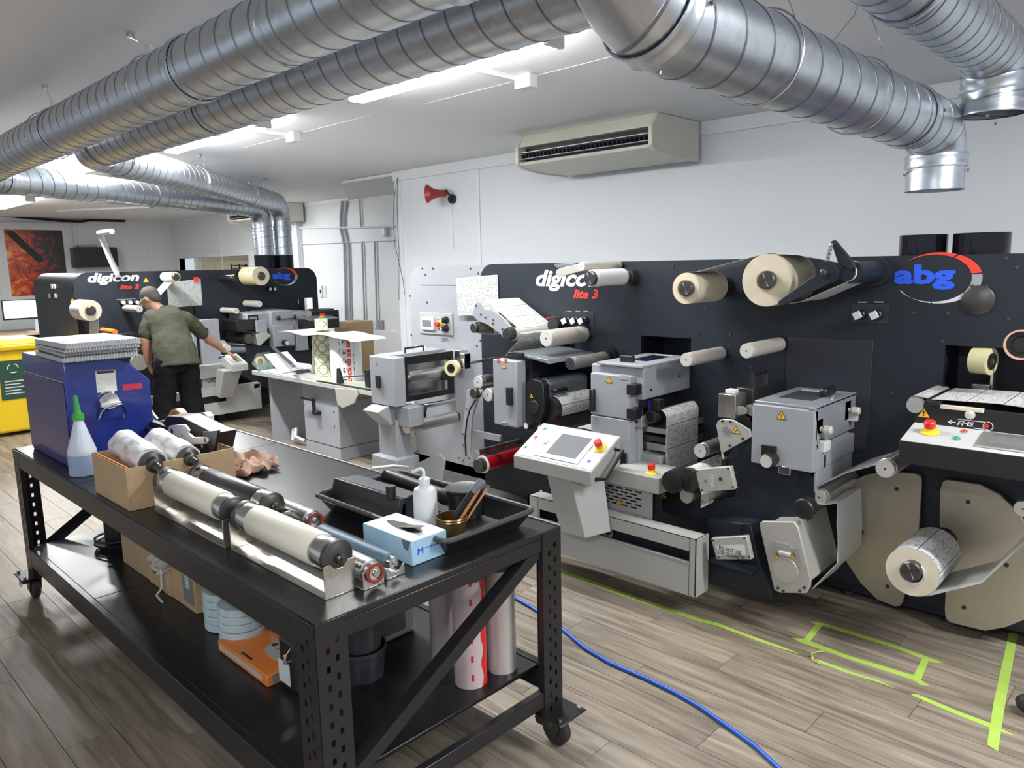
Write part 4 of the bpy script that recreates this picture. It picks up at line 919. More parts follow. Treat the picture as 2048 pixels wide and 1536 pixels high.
q2 = P2(1236, 930, YB-.08); obj('turn_knob', MB().lathe((q.x-.015, YB-.075, q.z-.015), (0,1,0), [(0,.028),(.004,.033),(.06,.033)], 24), M_black, lw); obj('knob_face', MB().lathe((q.x-.015, YB-.077, q.z-.015), (0,1,0), [(0,.001),(0,.029)], 24, False), M_rend, lw)
# hood
h0, h1 = P2(1283, 742, YB+.03), P2(1283, 802, YB+.03)
xh0, xh1 = a.x+.02, h0.x
zt = h0.z+.012
hood = obj('unit_hood', MB().prism([(xh1, YB+.05, h1.z), (xh1, YP, h1.z), (xh1, YP, zt), (xh1, YB+.05, zt)], (-.36, 0, 0)), M_grey, press, bevel=.008)
obj('hood_lid', MB().box(xh0+.0, xh1+.004, YB+.03, YP, zt, zt+.016), M_grey, hood, bevel=.004)
wy0, wy1 = YB+.20, YP-.06
obj('lid_window', MB().box(xh0+.10, xh1-.08, wy0, wy1, zt+.016, zt+.018), mat('tinted_window', (.02,.025,.07), .08, 0, .05, coat=.5), hood)
obj('window_edge', MB().box(xh0+.10, xh1-.08, wy1, wy1+.008, zt+.016, zt+.022), M_white, hood)
obj('handle', MB().box(xh0+.11, xh1-.11, YB+.10, YB+.13, zt+.016, zt+.055), M_black, hood, bevel=.005)
for yy, zz in ((YB+.12, h1.z+.05), (YP-.12, h1.z+.09)): obj('hood_screw', MB().cyl((xh1, yy, zz), (xh1+.004, yy, zz), .008, 8), M_iron, hood)
obj('rear_post', MB().box(xh1-.06, xh1, YP-.06, YP, zb2, h1.z), M_dark2, press)
obj('under_beam', MB().box(xh1-.30, xh1-.06, YB+.12, YP, h1.z-.14, h1.z-.0), M_dark2, press)
q = P2(1282, 845, YB+.05); obj('bearing_block', MB().box(q.x-.07, q.x+.005, YB+.05, YB+.11, q.z-.03, q.z+.035), M_alu, press, bevel=.003)
obj('bore', MB().cyl((q.x-.03, YB+.049, q.z), (q.x-.03, YB+.052, q.z), .010, 12), M_txt, press)
q = P2(1302, 834, YB+.09); rr = rad(q, 13)
obj('sleeve_roller', MB().pipe((q.x, YB+.08, q.z), (q.x, YP, q.z), rr, rr*.75), M_iron, press)
obj('sleeve_roller', MB().cyl((q.x, YB+.10, q.z), (q.x, YP, q.z), rr*.7, 20), M_rubber, press)
v = P2(1300, 808, YB+.12); obj('violet_fitting', MB().cyl((v.x, v.y, v.z-.05), (v.x, v.y, v.z+.02), .012, 12), MATS['violet_fitting'], press)
obj('sensor_body', MB().box(v.x+.02, v.x+.07, v.y-.02, v.y+.04, v.z-.03, v.z+.03), M_black, press, bevel=.004)
xw = q.x+.02
tr_ = [(xw, q.z+rr), (xw+.03, q.z+rr+.004), (xw+.055, q.z+rr-.02), (xw+.06, q.z), (xw+.058, q.z-.15), (xw+.062, q.z-.30), (xw+.055, q.z-.40)]
tag(obj('printed_web', MB().web(tr_, YB+.12, YB+.46, .002), M_print), 'printed web hanging straight down beside the tall grey unit', 'paper web')
# the visible face of the hanging web looks to the front right: its free front edge carries the sheet round
e0, e1 = P2(1311, 850, YB+.10), P2(1368, 820, YP-.1)
for k, (z0, z1, m) in enumerate(((-.10, -.07, M_alu), (-.15, -.12, M_iron), (-.20, -.16, M_steelw))):
    obj('inner_rail', MB().box(b_.x-.02, xw+.05, YB+.14, YP, q.z+z0, q.z+z1), m, press)
obj('inner_box', MB().box(b_.x-.02, xw+.045, YB+.10, YP-.1, q.z-.40, q.z-.22), M_grey, press, bevel=.004)
# ledge with stop button, vent panel, bumper
yl = 3.22
l0, l1 = P2(1180, 950, yl), P2(1318, 962, yl)
led = obj('control_ledge', MB().box(l0.x-.15, l1.x, yl, YB+.12, P2(1318, 990, yl).z, l1.z+.012), M_grey2, press, bevel=.004)
q = P2(1306, 950, yl+.06); button(led, (q.x-.01, yl+.06, l1.z+.012), (0,0,1), .020, M_red, True)
yv = 3.26; v0, v1 = P2(1170, 985, yv), P2(1304, 1040, yv)
slots = []
gx, gz = P2(1193, 957, yv).x, P2(1193, 957, yv).z
n0, n1 = P2(1196, 962, yv), P2(1284, 1002, yv)
for r_ in range(6):
    for c_ in range(6):
        sx = n0.x + (c_+.5*(r_ % 2))*.062; sz = n0.z - r_*.0185-.012
        if sx+.045 < v1.x-.04: slots.append((sx, sx+.045, sz-.0045, sz+.0045))
vp = obj('vent_panel', MB().grid(l0.x-.12, v1.x, v1.z, P2(1318,990,yl).z+.005, yv, yv+.006, slots), M_grey2, press, smooth=20)
obj('vent_backing', MB().box(l0.x-.12, v1.x, yv+.03, yv+.04, v1.z, l1.z), M_dark2, press)
warn(vp, P2(1239, 1004, yv-.001), .045, 'Y')
for k in range(2): obj('panel_lip', MB().box(l0.x-.12, v1.x, yv-.02-.02*k, yv-.0-.02*k, v1.z-.012-.012*k, v1.z-.002-.012*k), M_grey2, press, bevel=.002)
ybm = 3.15
B0, B1 = P2(1056, 989, ybm), P2(1394, 1080, ybm); zb_ = P2(1394, 1197, ybm).z
s0 = P2(1215, 1060, ybm); zs1, zs0 = P2(1394, 1107, ybm).z, P2(1394, 1130, ybm).z
sl0 = P2(1190, 1055, ybm).x
bp = obj('bumper', MB().grid(B0.x, B1.x, zb_, B1.z, ybm, ybm+.004, [(B0.x+.09, sl0-.0, zs0+.005, zs1), (sl0+.0, B1.x-.04, zs0, zs1)]), M_grey2, press, smooth=20)
obj('bumper_top', MB().box(B0.x, B1.x, ybm, ybm+.10, B1.z-.003, B1.z), M_grey2, bp); obj('bumper_end', MB().box(B1.x-.012, B1.x, ybm, ybm+.12, zb_, B1.z), M_grey2, bp, bevel=.003); obj('bumper_end', MB().box(B0.x, B0.x+.012, ybm, ybm+.12, zb_, B1.z), M_grey2, bp)
obj('bumper_back', MB().box(B0.x+.02, B1.x-.02, ybm+.06, ybm+.07, zb_+.02, B1.z-.01), M_dark2, bp)
obj('slot_lip', MB().box(B0.x+.09, B1.x-.04, ybm-.002, ybm+.02, zs0-.006, zs0+.001), M_grey, bp)
obj('seam', MB().box(B1.x-.042, B1.x-.040, ybm-.0008, ybm, zb_, B1.z), M_txt, bp); obj('seam', MB().box(B0.x+.078, B0.x+.080, ybm-.0008, ybm, zb_, B1.z), M_txt, bp)
obj('slot_bracket', MB().box(sl0+.0, sl0+.09, ybm+.03, ybm+.04, zs0, zs1), M_grey, bp); obj('slot_knob', MB().cyl((sl0+.07, ybm+.02, (zs0+zs1)/2), (sl0+.07, ybm+.05, (zs0+zs1)/2), .02, 14), M_black, bp)
# swing console on its leg
yc = 2.98
cA, cB = P2(1027, 910, yc), P2(1182, 945, yc)     # front lower-left/right corners of the sloping face
cw = cB.x-cA.x
zf = (cA.z+cB.z)/2
dpt = .26; rise = .145
con = obj('console', MB().hexa([(cA.x, yc, zf-.075), (cB.x, yc, zf-.075), (cB.x, yc+dpt, zf-.02), (cA.x, yc+dpt, zf-.02)], [(cA.x, yc, zf), (cB.x, yc, zf), (cB.x, yc+dpt, zf+rise), (cA.x, yc+dpt, zf+rise)]), M_grey2, press, bevel=.004)
sl = Vector((0, dpt, rise)).normalized(); nn = Vector((0, -rise, dpt)).normalized(); LS = math.hypot(dpt, rise)
def onc(u, v, h=0): return Vector((cA.x, yc, zf)) + Vector((cw*u, 0, 0)) + sl*(LS*v) + nn*h
def slab(name, u0, u1, v0, v1, h0, h1, m, parent, bevel=.002):
    return obj(name, MB().hexa([onc(u0,v0,h0), onc(u1,v0,h0), onc(u1,v1,h0), onc(u0,v1,h0)], [onc(u0,v0,h1), onc(u1,v0,h1), onc(u1,v1,h1), onc(u0,v1,h1)]), m, parent, bevel=bevel)
slab('face_panel', .015, .985, .04, .96, 0, .002, M_panel, con, 0)
slab('bezel', .24, .80, .10, .86, .002, .008, M_white, con); slab('screen', .36, .74, .20, .78, .008, .0085, M_screen, con, 0)
slab('usb_cover', .245, .285, .42, .52, .008, .02, M_white, con)
button(con, onc(.10,.82,.002), nn, .010, M_green); button(con, onc(.085,.55,.002), nn, .010, M_red); button(con, onc(.07,.25,.002), nn, .010, M_green); button(con, onc(.90,.22,.002), nn, .011, M_blued)
button(con, onc(.895,.60,.002), nn, .022, M_red, True)
e = onc(1, .75, -.03)
obj('pull_handle', MB().tube([e, e+Vector((.05,.0,.0)), e+Vector((.055,-.16,-.12)), e+Vector((0,-.17,-.13))], .011, 8), M_black, con)
# console leg
y0 = yc+.02
g = [P2(1092, 945, y0), P2(1140, 950, y0), P2(1176, 1078, y0), P2(1120, 1062, y0)]
leg = obj('console_leg', MB().hexa([(g[3].x, y0, g[3].z), (g[2].x-.02, y0, g[3].z), (g[2].x+.055, y0+.13, g[3].z+.02), (g[3].x+.02, y0+.13, g[3].z+.02)], [(g[0].x, y0, zf-.06), (g[0].x+.17, y0, zf-.06), (g[0].x+.24, y0+.2, zf-.03), (g[0].x, y0+.2, zf-.03)]), M_grey2, press, bevel=.004)
obj('hose_stub', MB().tube([P2(1176,970,3.2), P2(1175,985,3.2)], .02, 10), M_black, press)
# ---------------------------------------------------------------- middle: motor box, bar, triangle plate, black side frame
ym = 3.40
a, b_ = P2(1437, 787, ym), P2(1470, 838, ym)
mo = obj('motor_box', MB().box(a.x, b_.x, ym, ym+.12, b_.z, a.z), M_steelw, press, bevel=.003)
obj('white_connector', MB().box(a.x+.02, a.x+.07, ym+.03, ym+.08, a.z, a.z+.02), M_white, mo, bevel=.003)
bb = obj('black_bar', MB().box(b_.x-.06, b_.x+.035, ym+.12, YP, b_.z+.02, a.z+.02), M_black, press, bevel=.006)
q = Vector((b_.x-.01, ym+.2, a.z+.02)); obj('carry_handle', MB().tube([q, q+Vector((0,0,.06)), q+Vector((0,.15,.06)), q+Vector((0,.15,0))], .012, 8), M_black, bb)
o_ = obj('blue_lever', MB().tube([P2(1541,765,3.85), P2(1545,780,3.8)], .009, 8), mat('dark_teal', (.01,.08,.12), .3), press); obj('lever_knob', MB().sphere(P2(1548,778,3.8), .012), M_rend, press)
q = P2(1482, 823, ym+.02); obj('link_plate', MB().prism([P2(a,b,ym+.03) for a,b in [(1472,813),(1486,813),(1494,820),(1492,828),(1474,832)]], (0,.012,0)), M_plate, press, bevel=.003)
for px, py, r in ((1500, 822, 13), (1492, 842, 15), (1507, 838, 8)):
    q = P2(px, py, ym+.06); obj('nip_roller', MB().cyl((q.x, ym+.06, q.z), (q.x, YP, q.z), rad(q, r), 24), M_alu if r < 15 else M_iron, press)
tp = plate_outline('triangle_plate', [(1432,850),(1436,842),(1446,838),(1466,840),(1500,860),(1504,873),(1446,906),(1441,898)], ym-.02, .012, M_plate, press)
warn(tp, P2(1472, 862, ym-.021), .045, 'Y', 1)
for a_, b_ in ((1445,842),(1461,843),(1486,877),(1460,891)): q = P2(a_, b_, ym-.021); obj('bolt', MB().cyl(q, q-Vector((0,.004,0)), .007, 8), M_txt, tp)
q = P2(1453, 861, ym-.021); obj('round_boss', MB().cyl(q, q-Vector((0,.003,0)), .022, 18), M_alu, tp)
obj('link_rod', MB().tube([P2(1442,895,ym), P2(1447,918,ym)], .005, 6), M_alu, press); obj('rod_joint', MB().box(*(lambda p: (p.x-.012,p.x+.012,p.y-.01,p.y+.02,p.z-.03,p.z+.01))(P2(1449,922,ym))), M_black, press)
sf = plate_outline('side_frame', [(1508,876),(1505,857),(1500,857),(1448,922),(1466,938),(1475,960),(1470,995),(1420,1000),(1404,995),(1400,975),(1325,960),(1322,1020),(1350,1035),(1405,1040),(1470,1045),(1475,1048),(1606,1048),(1624,1036),(1629,1010),(1629,900)], 3.44, .016, M_dark, press)
for a_, b_ in ((1488,888),(1478,903),(1500,915),(1520,905),(1510,925),(1486,930),(1470,925),(1530,950),(1478,962),(1600,925),(1548,1010),(1475,1045-12),(1340,1000)): q = P2(a_, b_, 3.439); obj('bolt', MB().cyl(q, q-Vector((0,.003,0)), .009, 10), M_dark2, sf)
q = P2(1605, 1019, 3.30); r = rad(q, 21); obj('round_knob', MB().lathe((q.x, 3.30, q.z), (0,1,0), [(0,r*.7),(.002,r*.9),(.008,r),(.06,r)], 32), M_black, sf)
warn(sf, P2(1328, 992, 3.439), .045, 'Y', 1)
# lower dark shroud
obj('shroud', MB().prism([P2(a, b, 3.34) for a, b in [(1414,1085),(1416,1168),(1545,1200),(1543,1185),(1520,1130),(1500,1048),(1412,1040)]], (0,.30,0)), M_dark, press, bevel=.004)
obj('shroud_shelf', MB().box(P2(1415,1122,3.25).x, P2(1503,1127,3.25).x, 3.25, 3.34, P2(1415,1122,3.25).z-.006, P2(1415,1122,3.25).z), M_dark, press)
obj('shroud_recess', MB().box(P2(1420,1050,3.335).x, P2(1480,1100,3.335).x, 3.33, 3.34, P2(1480,1115,3.335).z, P2(1480,1050,3.335).z), M_dark2, press)
# die cylinder cluster
q = P2(1346, 963, 3.22); r = rad(q, 24)
obj('die_cylinder_cap', MB().lathe((q.x, 3.20, q.z), (0,1,0), [(0,r*.8),(.004,r*.95),(.08,r),(.10,r)], 32), M_black, press)
cx, cz = P2(1400, 960, 3.4).x-.05, P2(1400, 950, 3.4).z
cq = (q.x+.11, q.z+.005); rc = r*1.05
obj('die_cylinder', MB().cyl((q.x+.05, 3.28, q.z+.0), (q.x+.05, 3.85, q.z+.0), r*1.0, 36), M_iron, press)
tag(obj('printed_web', MB().web([(q.x+.05+r*1.02*math.sin(t), q.z+r*1.02*math.cos(t)) for t in [k*.2-.9 for k in range(12)]] + [(q.x+.11, q.z-.14)], 3.31, 3.64, .002), M_print), 'printed web wrapped over the large die cylinder low in the middle', 'paper web')
for px, py, rr2 in ((1372, 993, 14), (1410, 996, 9)):
    g_ = P2(px, py, 3.30); obj('nip_roller', MB().cyl((g_.x, 3.30, g_.z), (g_.x, 3.85, g_.z), rad(g_, rr2), 24), M_alu, press)
def tiltplate(pix, Y, m, name, label_=None): return plate_outline(name, pix, Y, .03, m, press, bevel=.003)
mp_ = tiltplate([(1390,939),(1460,933),(1470,979),(1401,985)], 3.18, M_plate, 'cast_cover')
for a_, b_ in ((1394,943),(1456,937),(1466,974),(1404,980),(1411,962),(1441,958)): g_ = P2(a_, b_, 3.179); obj('bolt', MB().cyl(g_, g_-Vector((0,.003,0)), .005 if b_ != 958 else .009, 8), M_txt, mp_)
g_ = P2(1417, 957, 3.178); R_t = Matrix(((1,0,0),(0,0,-1),(0,1,0))) @ Matrix.Rotation(-PI/2, 3, 'Z')
text('lettering', 'MTP', P2(1418, 948, 3.178), .06, .028, M_white, mp_, matrix=R_t)
dn_ = tiltplate([(1422,1077),(1493,1072),(1503,1119),(1433,1119)], 3.20, M_plate, 'cast_cover')
obj('paper_strip', MB().prism([P2(a,b,3.199) for a,b in [(1433,1091),(1489,1089),(1492,1110),(1437,1111)]], (0,-.001,0)), M_paper, dn_)
g_ = P2(1438, 1099, 3.197); w_ = P2(1482, 1098, 3.197).x-g_.x
text('lettering', 'DO NOT USE', g_, w_, .022, M_txt, dn_, bold=.02); g_ = P2(1437, 1108, 3.197); text('lettering', 'HOPE DISCONNECTED', g_, P2(1491,1108,3.197).x-g_.x, .020, M_txt, dn_, bold=.02)
for a_, b_ in ((1426,1081),(1489,1077),(1498,1114),(1437,1115)): g_ = P2(a_, b_, 3.199); obj('bolt', MB().cyl(g_, g_-Vector((0,.003,0)), .005, 8), M_txt, dn_)
# ---------------------------------------------------------------- unit 3 : box with open side
Y3 = 3.38
a, b_ = P2(1505, 807, Y3), P2(1625, 947, Y3)
zl, zh = b_.z, a.z
b3 = obj('box_front', MB().box(a.x, b_.x, Y3, Y3+.04, zl, zh), M_grey, press, bevel=.006)
warn(b3, P2(1563, 833, Y3-.001), .050, 'Y')
obj('box_left_wall', MB().box(a.x, a.x+.02, Y3+.04, YP, zl, zh), M_grey, press)
lid = obj('box_lid', MB().prism([(b_.x, Y3+.0, zh), (b_.x, Y3+.0, zh+.012), (b_.x, YP-.01, zh+.015), (b_.x, YP-.01, zh-.17), (b_.x, YP-.05, zh-.17), (b_.x, Y3+.16, zh-.17), (b_.x, Y3+.10, zh-.12), (b_.x, Y3+.04, zh-.12)], (-.03, 0, 0)), M_greyl if 'M_greyl' in globals() else mat('lid_grey', (.27,.29,.32), .35, .2, .05, 3), press, bevel=.003)
obj('lid_top', MB().box(a.x, b_.x, Y3+.02, YP, zh, zh+.014), MATS['lid_grey'], press, bevel=.004)
obj('lid_window', MB().box(a.x+.06, b_.x-.08, Y3+.16, YP-.10, zh+.014, zh+.016), mat('lid_glass', (.06,.062,.07), .12, 0, .05), press)
obj('window_edge', MB().box(a.x+.06, b_.x-.08, YP-.10, YP-.093, zh+.014, zh+.019), M_white, press)
obj('handle', MB().box(b_.x-.10, b_.x-.06, Y3+.28, Y3+.42, zh+.014, zh+.06), M_black, press, bevel=.015)
obj('box_floor', MB().box(a.x, b_.x, Y3+.03, YP, zl-.0, zl+.10), M_grey, press, bevel=.004)
obj('box_foot', MB().box(b_.x-.10, b_.x-.005, Y3+.06, YP, zl-.11, zl+.0), M_grey, press, bevel=.004)
obj('tray_plate', MB().box(a.x+.02, b_.x-.02, Y3+.10, YP-.03, zl+.10, zl+.112), M_plate, press)
obj('box_back', MB().box(a.x, b_.x-.03, YP-.03, YP, zl, zh), M_dark2, press)
def fit(px, py, Y, r, L_, m=M_alu, ax=(1,0,0)):
    q = P2(px, py, Y); return obj('fitting', MB().lathe(q, ax, [(0,r*.6),(L_*.3,r*.6),(L_*.3,r),(L_*.9,r),(L_,r*.7)], 16), m, press)
for (px, py, Y) in ((1642, 858, Y3+.07), (1706, 821, Y3+.42)):
    q = Vector((b_.x-.02, Y, P2(px, py, Y).z)); obj('bracket', MB().box(q.x-.01, q.x+.02, q.y-.05, q.y+.03, q.z-.05, q.z+.05), M_plate, press, bevel=.004)
    obj('fitting', MB().lathe(q+Vector((.02,0,0)), (1,0,0), [(0,.012),(.02,.012),(.02,.02),(.05,.02),(.055,.014)], 16), M_rend, press)
for k in range(4):
    z = zl+.19+.02*k; obj('inner_lever', MB().tube([(b_.x-.05-.03*k, Y3+.10+.05*k, z), (b_.x-.04-.02*k, Y3+.34+.02*k, z+.09)], .014-.002*k, 8), M_rend if k % 2 == 0 else M_iron, press)
obj('inner_sector', MB().lathe((b_.x-.03, Y3+.30, zl+.27), (1,0,0), [(0,.03),(0,.06),(.012,.06),(.012,.03)], 28, False), M_alu, press)
obj('inner_roller', MB().cyl((b_.x-.13, Y3+.06, zl+.17), (b_.x-.13, YP, zl+.17), .04, 24), M_alu, press)
obj('inner_roller', MB().cyl((a.x+.10, Y3+.06, zl+.22), (a.x+.10, YP, zl+.22), .05, 24), M_iron, press)
obj('foot_bracket', MB().box(b_.x-.06, b_.x+.04, YP-.10, YP-.07, zl+.18, zl+.24), M_rend, press, bevel=.003)
obj('white_clip', MB().box(b_.x-.05, b_.x+.015, Y3+.10, Y3+.17, zl+.08, zl+.13), M_white, press, bevel=.005); obj('clip_tail', MB().box(b_.x-.005, b_.x+.002, Y3+.13, Y3+.15, zl-.0, zl+.06), M_black, press)
q = P2(1534, 922, Y3-.06); obj('turn_knob', MB().lathe((q.x, Y3-.07, q.z), (0,1,0), [(0,.030),(.004,.034),(.07,.034)], 24), M_black, press); obj('knob_face', MB().lathe((q.x, Y3-.072, q.z), (0,1,0), [(0,.001),(0,.030)], 24, False), M_rend, press)
q = P2(1538, 902, Y3); obj('knob_bracket', MB().box(q.x-.035, q.x+.04, Y3-.012, Y3, q.z-.03, q.z+.03), M_black, press, bevel=.003)
q = P2(1571, 936, Y3-.0); obj('latch', MB().box(q.x-.03, q.x+.03, Y3-.015, Y3, q.z-.03, q.z+.01), M_chrome, press, bevel=.004)
# printed web leaving unit 3 to the right, waste paper loop, chute
w0, w1, w2 = P2(1632, 975, 3.44), P2(1700, 951, 3.44), P2(1760, 940, 3.44)
tag(obj('printed_web', MB().web([(w0.x, w0.z), (w1.x-.02, w1.z+.005), (w2.x-.0, w2.z+.028), (w2.x+.045, w2.z+.06)], 3.45, 3.78, .002), M_print), 'printed web running between the two silver rollers right of the open box unit', 'paper web')
tag(obj('waste_web', MB().web(Xz([(1632,1008),(1645,1012),(1672,1008),(1674,1090),(1672,1128),(1628,1172),(1622,1180)], 3.42), 3.43, 3.74, .002), M_paper), 'plain cream paper loop hanging behind the tall chute', 'paper web')
ch = plate_outline('chute_side', [(1519,1047),(1524,1043),(1588,1044),(1596,1055),(1621,1160),(1619,1175),(1612,1187),(1560,1186),(1548,1180),(1520,1058)], 3.26, .02, M_plate, press, bevel=.004)
ch2 = obj('chute_body', MB().prism([P2(a, b, 3.29) for a, b in [(1530,1050),(1585,1050),(1614,1170),(1556,1176)]], (0,.40,0)), M_plate, press, bevel=.01)
pp = [P2(a,b,3.259) for a,b in [(1536,1097),(1598,1097),(1605,1132),(1545,1132)]]; bd = obj('chute_plate', MB().prism(pp, (0,-.004,0)), M_alu, ch)
g_ = P2(1571, 1128, 3.254); obj('chute_disc', MB().lathe((g_.x, 3.256, g_.z-.03), (0,-1,0), [(0,.062),(.004,.060)], 32), M_plate, ch)
for px in (1552, 1585): warn(ch, P2(px, 1112, 3.25), .028, 'Y')
g_ = P2(1568, 1107, 3.25); obj('slot_handle', MB().box(g_.x-.03, g_.x+.03, 3.245, 3.255, g_.z-.008, g_.z+.008), M_rend, ch, bevel=.004)
g_ = P2(1562, 1091, 3.255); obj('rating_label', MB().box(g_.x-.045, g_.x+.045, 3.256, 3.26, g_.z-.012, g_.z+.012), M_greyink, ch)
for a_, b_ in ((1556,1176),(1567,1182),(1600,1182),(1609,1175),(1573,1139)): g_ = P2(a_, b_, 3.259); obj('bolt', MB().cyl(g_, g_-Vector((0,.004,0)), .007, 8), M_iron, ch)
# ---------------------------------------------------------------- rewind: gold half discs and reel
def outline_arc(pix): return [P2(a, b, 3.84) for a, b in pix]
dl = obj('guard_half_disc', MB().prism([P2(a, b, 3.84) for a, b in [(1790,945),(1830,948),(1841,953),(1843,962),(1838,1060),(1805,1205),(1800,1212),(1790,1213),(1755,1200),(1720,1165),(1690,1120),(1677,1085),(1672,1050),(1674,1020),(1684,988),(1702,965),(1730,950),(1760,945)]], (0,.02,0)), M_gold, press, bevel=.002)
dr_ = obj('guard_half_disc', MB().prism([P2(a, b, 3.84) for a, b in [(1885,964),(1892,960),(1960,970),(2000,990),(2040,1030),(2075,1085),(2095,1150),(2075,1210),(2048,1240),(2010,1255),(1970,1262),(1920,1250),(1900,1245),(1891,1236),(1889,1220),(1892,1150),(1879,1050),(1880,980)]], (0,.02,0)), M_gold, press, bevel=.002)
for a_, b_, o in ((1793,978,dl),(1724,1064,dl),(1775,1173,dl),(1936,1004,dr_),(1928,1215,dr_),(2013,1130,dr_)): g_ = P2(a_, b_, 3.839); obj('hole', MB().cyl(g_, g_-Vector((0,.002,0)), .010, 10), M_txt, o)
spindle(1821, 1143, 3.34, 20, press)
rl = reel('printed_rewind_roll', 1824, 1144, 3.37, 3.70, 22, 50, 'large rewound roll of printed labels in front of the gold half discs', M_print, M_cream)
p = P2(1824, 1144, 3.37); r = rad(p, 50)
e = Xz([(1965,1165),(2060,1075),(2200,960)], 3.40)
tag(obj('matrix_web', MB().web([(p.x+.01, p.z-r-.001), (p.x+.06, p.z-r*.93), e[0], e[1], e[2]], 3.39, 3.70, .002), mat('translucent_web', (.52,.52,.50), .4, 0, .06, 12)), 'thin white web leaving the rewound roll towards the right edge', 'paper web')
# ---------------------------------------------------------------- right console (FMS)
yF = 3.30
f0, f1 = P2(1799, 880, yF), P2(1799, 925, yF)
X0 = f0.x; X1 = X0+.66
fm = obj('console_box', MB().box(X0, X1, yF, yF+.25, f1.z, f0.z), M_black, press, bevel=.003)
z0 = f0.z
top = obj('console_panel', MB().prism([(X0, yF, z0), (X0, yF+.19, z0+.045), (X0, yF+.19, z0+.03), (X0, yF+.02, z0-.01)], (X1-X0,0,0)), M_panel, press, bevel=.003)
nF = Vector((0, -.045, .19)).normalized(); sF = Vector((0, .19, .045)).normalized()
def onf(x, v, h=.001): return Vector((x, yF, z0)) + sF*(.198*v) + nF*h
button(top, onf(X0+.085, .55), nF, .022, M_red, True); button(top, onf(X0+.20, .78), nF, .011, M_red); button(top, onf(X0+.19, .40), nF, .012, M_green)
fs = obj('display_bezel', MB().hexa([onf(X0+.265,.15), onf(X0+.44,.15), onf(X0+.44,.85), onf(X0+.265,.85)], [onf(X0+.265,.15,.01), onf(X0+.44,.15,.01), onf(X0+.44,.85,.01), onf(X0+.265,.85,.01)]), M_alu, top, bevel=.002)
obj('screen', MB().hexa([onf(X0+.29,.33,.01), onf(X0+.42,.33,.01), onf(X0+.42,.68,.01), onf(X0+.29,.68,.01)], [onf(X0+.29,.33,.0105), onf(X0+.42,.33,.0105), onf(X0+.42,.68,.0105), onf(X0+.29,.68,.0105)]), M_screen, top)
yg = yF+.19
sb = obj('splice_body', MB().box(X0+.0, X1, yg, YP, z0-.0, z0+.13), M_black, press, bevel=.005)
t0 = z0+.13
warn(sb, Vector((P2(1848,828,yg-.001).x, yg-.001, P2(1848,828,yg).z)), .055, 'Y')
g_ = P2(1941, 829, yg); obj('round_button', MB().lathe((g_.x, yg, g_.z), (0,-1,0), [(0,.019),(.012,.019),(.014,.014)], 20), M_rend, sb)
g_ = P2(1914, 850, yg); text('lettering', 'FMS', Vector((g_.x, yg-.002, g_.z)), .062, .020, M_whiteink, sb, 'Y', bold=.03, shear=.25)
for k in range(2): obj('logo_bar', MB().box(g_.x+(.0 if k else .06), g_.x+.115, yg-.003, yg-.001, g_.z-.006+.030*k, g_.z-.003+.030*k), M_whiteink, sb)
obj('logo_dot', MB().cyl((g_.x+.105, yg-.004, g_.z+.010), (g_.x+.105, yg-.001, g_.z+.010), .010, 14), M_red, sb); obj('logo_ring', MB().lathe((g_.x+.112, yg-.003, g_.z+.010), (0,1,0), [(0,.016),(0,.019),(.002,.019),(.002,.016)], 20, False), M_whiteink, sb)
obj('logo_arrow', MB().prism([Vector((g_.x-.035, yg-.003, g_.z+.010)), Vector((g_.x-.022, yg-.003, g_.z+.020)), Vector((g_.x-.022, yg-.003, g_.z+.0))], (0,.002,0)), M_whiteink, sb); obj('logo_bar', MB().box(g_.x-.026, g_.x-.005, yg-.003, yg-.001, g_.z+.008, g_.z+.012), M_whiteink, sb)
g0_, g1_ = P2(1880, 812, yg-.01), P2(1967, 822, yg-.01); obj('splice_bar', MB().box(g0_.x, g1_.x, yg-.012, yg+.01, t0-.012, t0+.004), M_cream, sb, bevel=.002)
obj('clamp_bar', MB().box(X0+.05, X0+.10, yg-.02, YP-.03, t0, t0+.018), M_black, sb, bevel=.003); obj('clamp_bar', MB().box(X0+.43, X0+.60, yg-.02, YP-.03, t0, t0+.018), M_black, sb, bevel=.003)
tag(obj('printed_web', MB().web([(X0+.06, t0+.021), (X0+.12, t0+.024), (X0+.30, t0+.030), (X0+.46, t0+.022)], yg+.0, YP-.06, .002), M_print), 'printed web lying flat across the black splice table at the right', 'paper web')
g_ = P2(1812, 815, yg-.0)
obj('infeed_roller', MB().cyl((X0-.0, yg, t0-.01), (X0-.0, YP-.0, t0-.01), .035, 24), M_iron, press)
obj('roller_end', MB().lathe((X0-.0, yg-.01, t0-.01), (0,1,0), [(0,.012),(0,.034),(.02,.036)], 24), M_alu, press)
tag(obj('printed_web', MB().web([(X0-.037*math.cos(t), t0-.01+.037*math.sin(t)) for t in [k*.2-.6 for k in range(11)]]+[(X0+.04, t0+.02)], yg+.02, YP-.06, .002), M_print2), 'printed web curling over the silver roller left of the splice table', 'paper web')
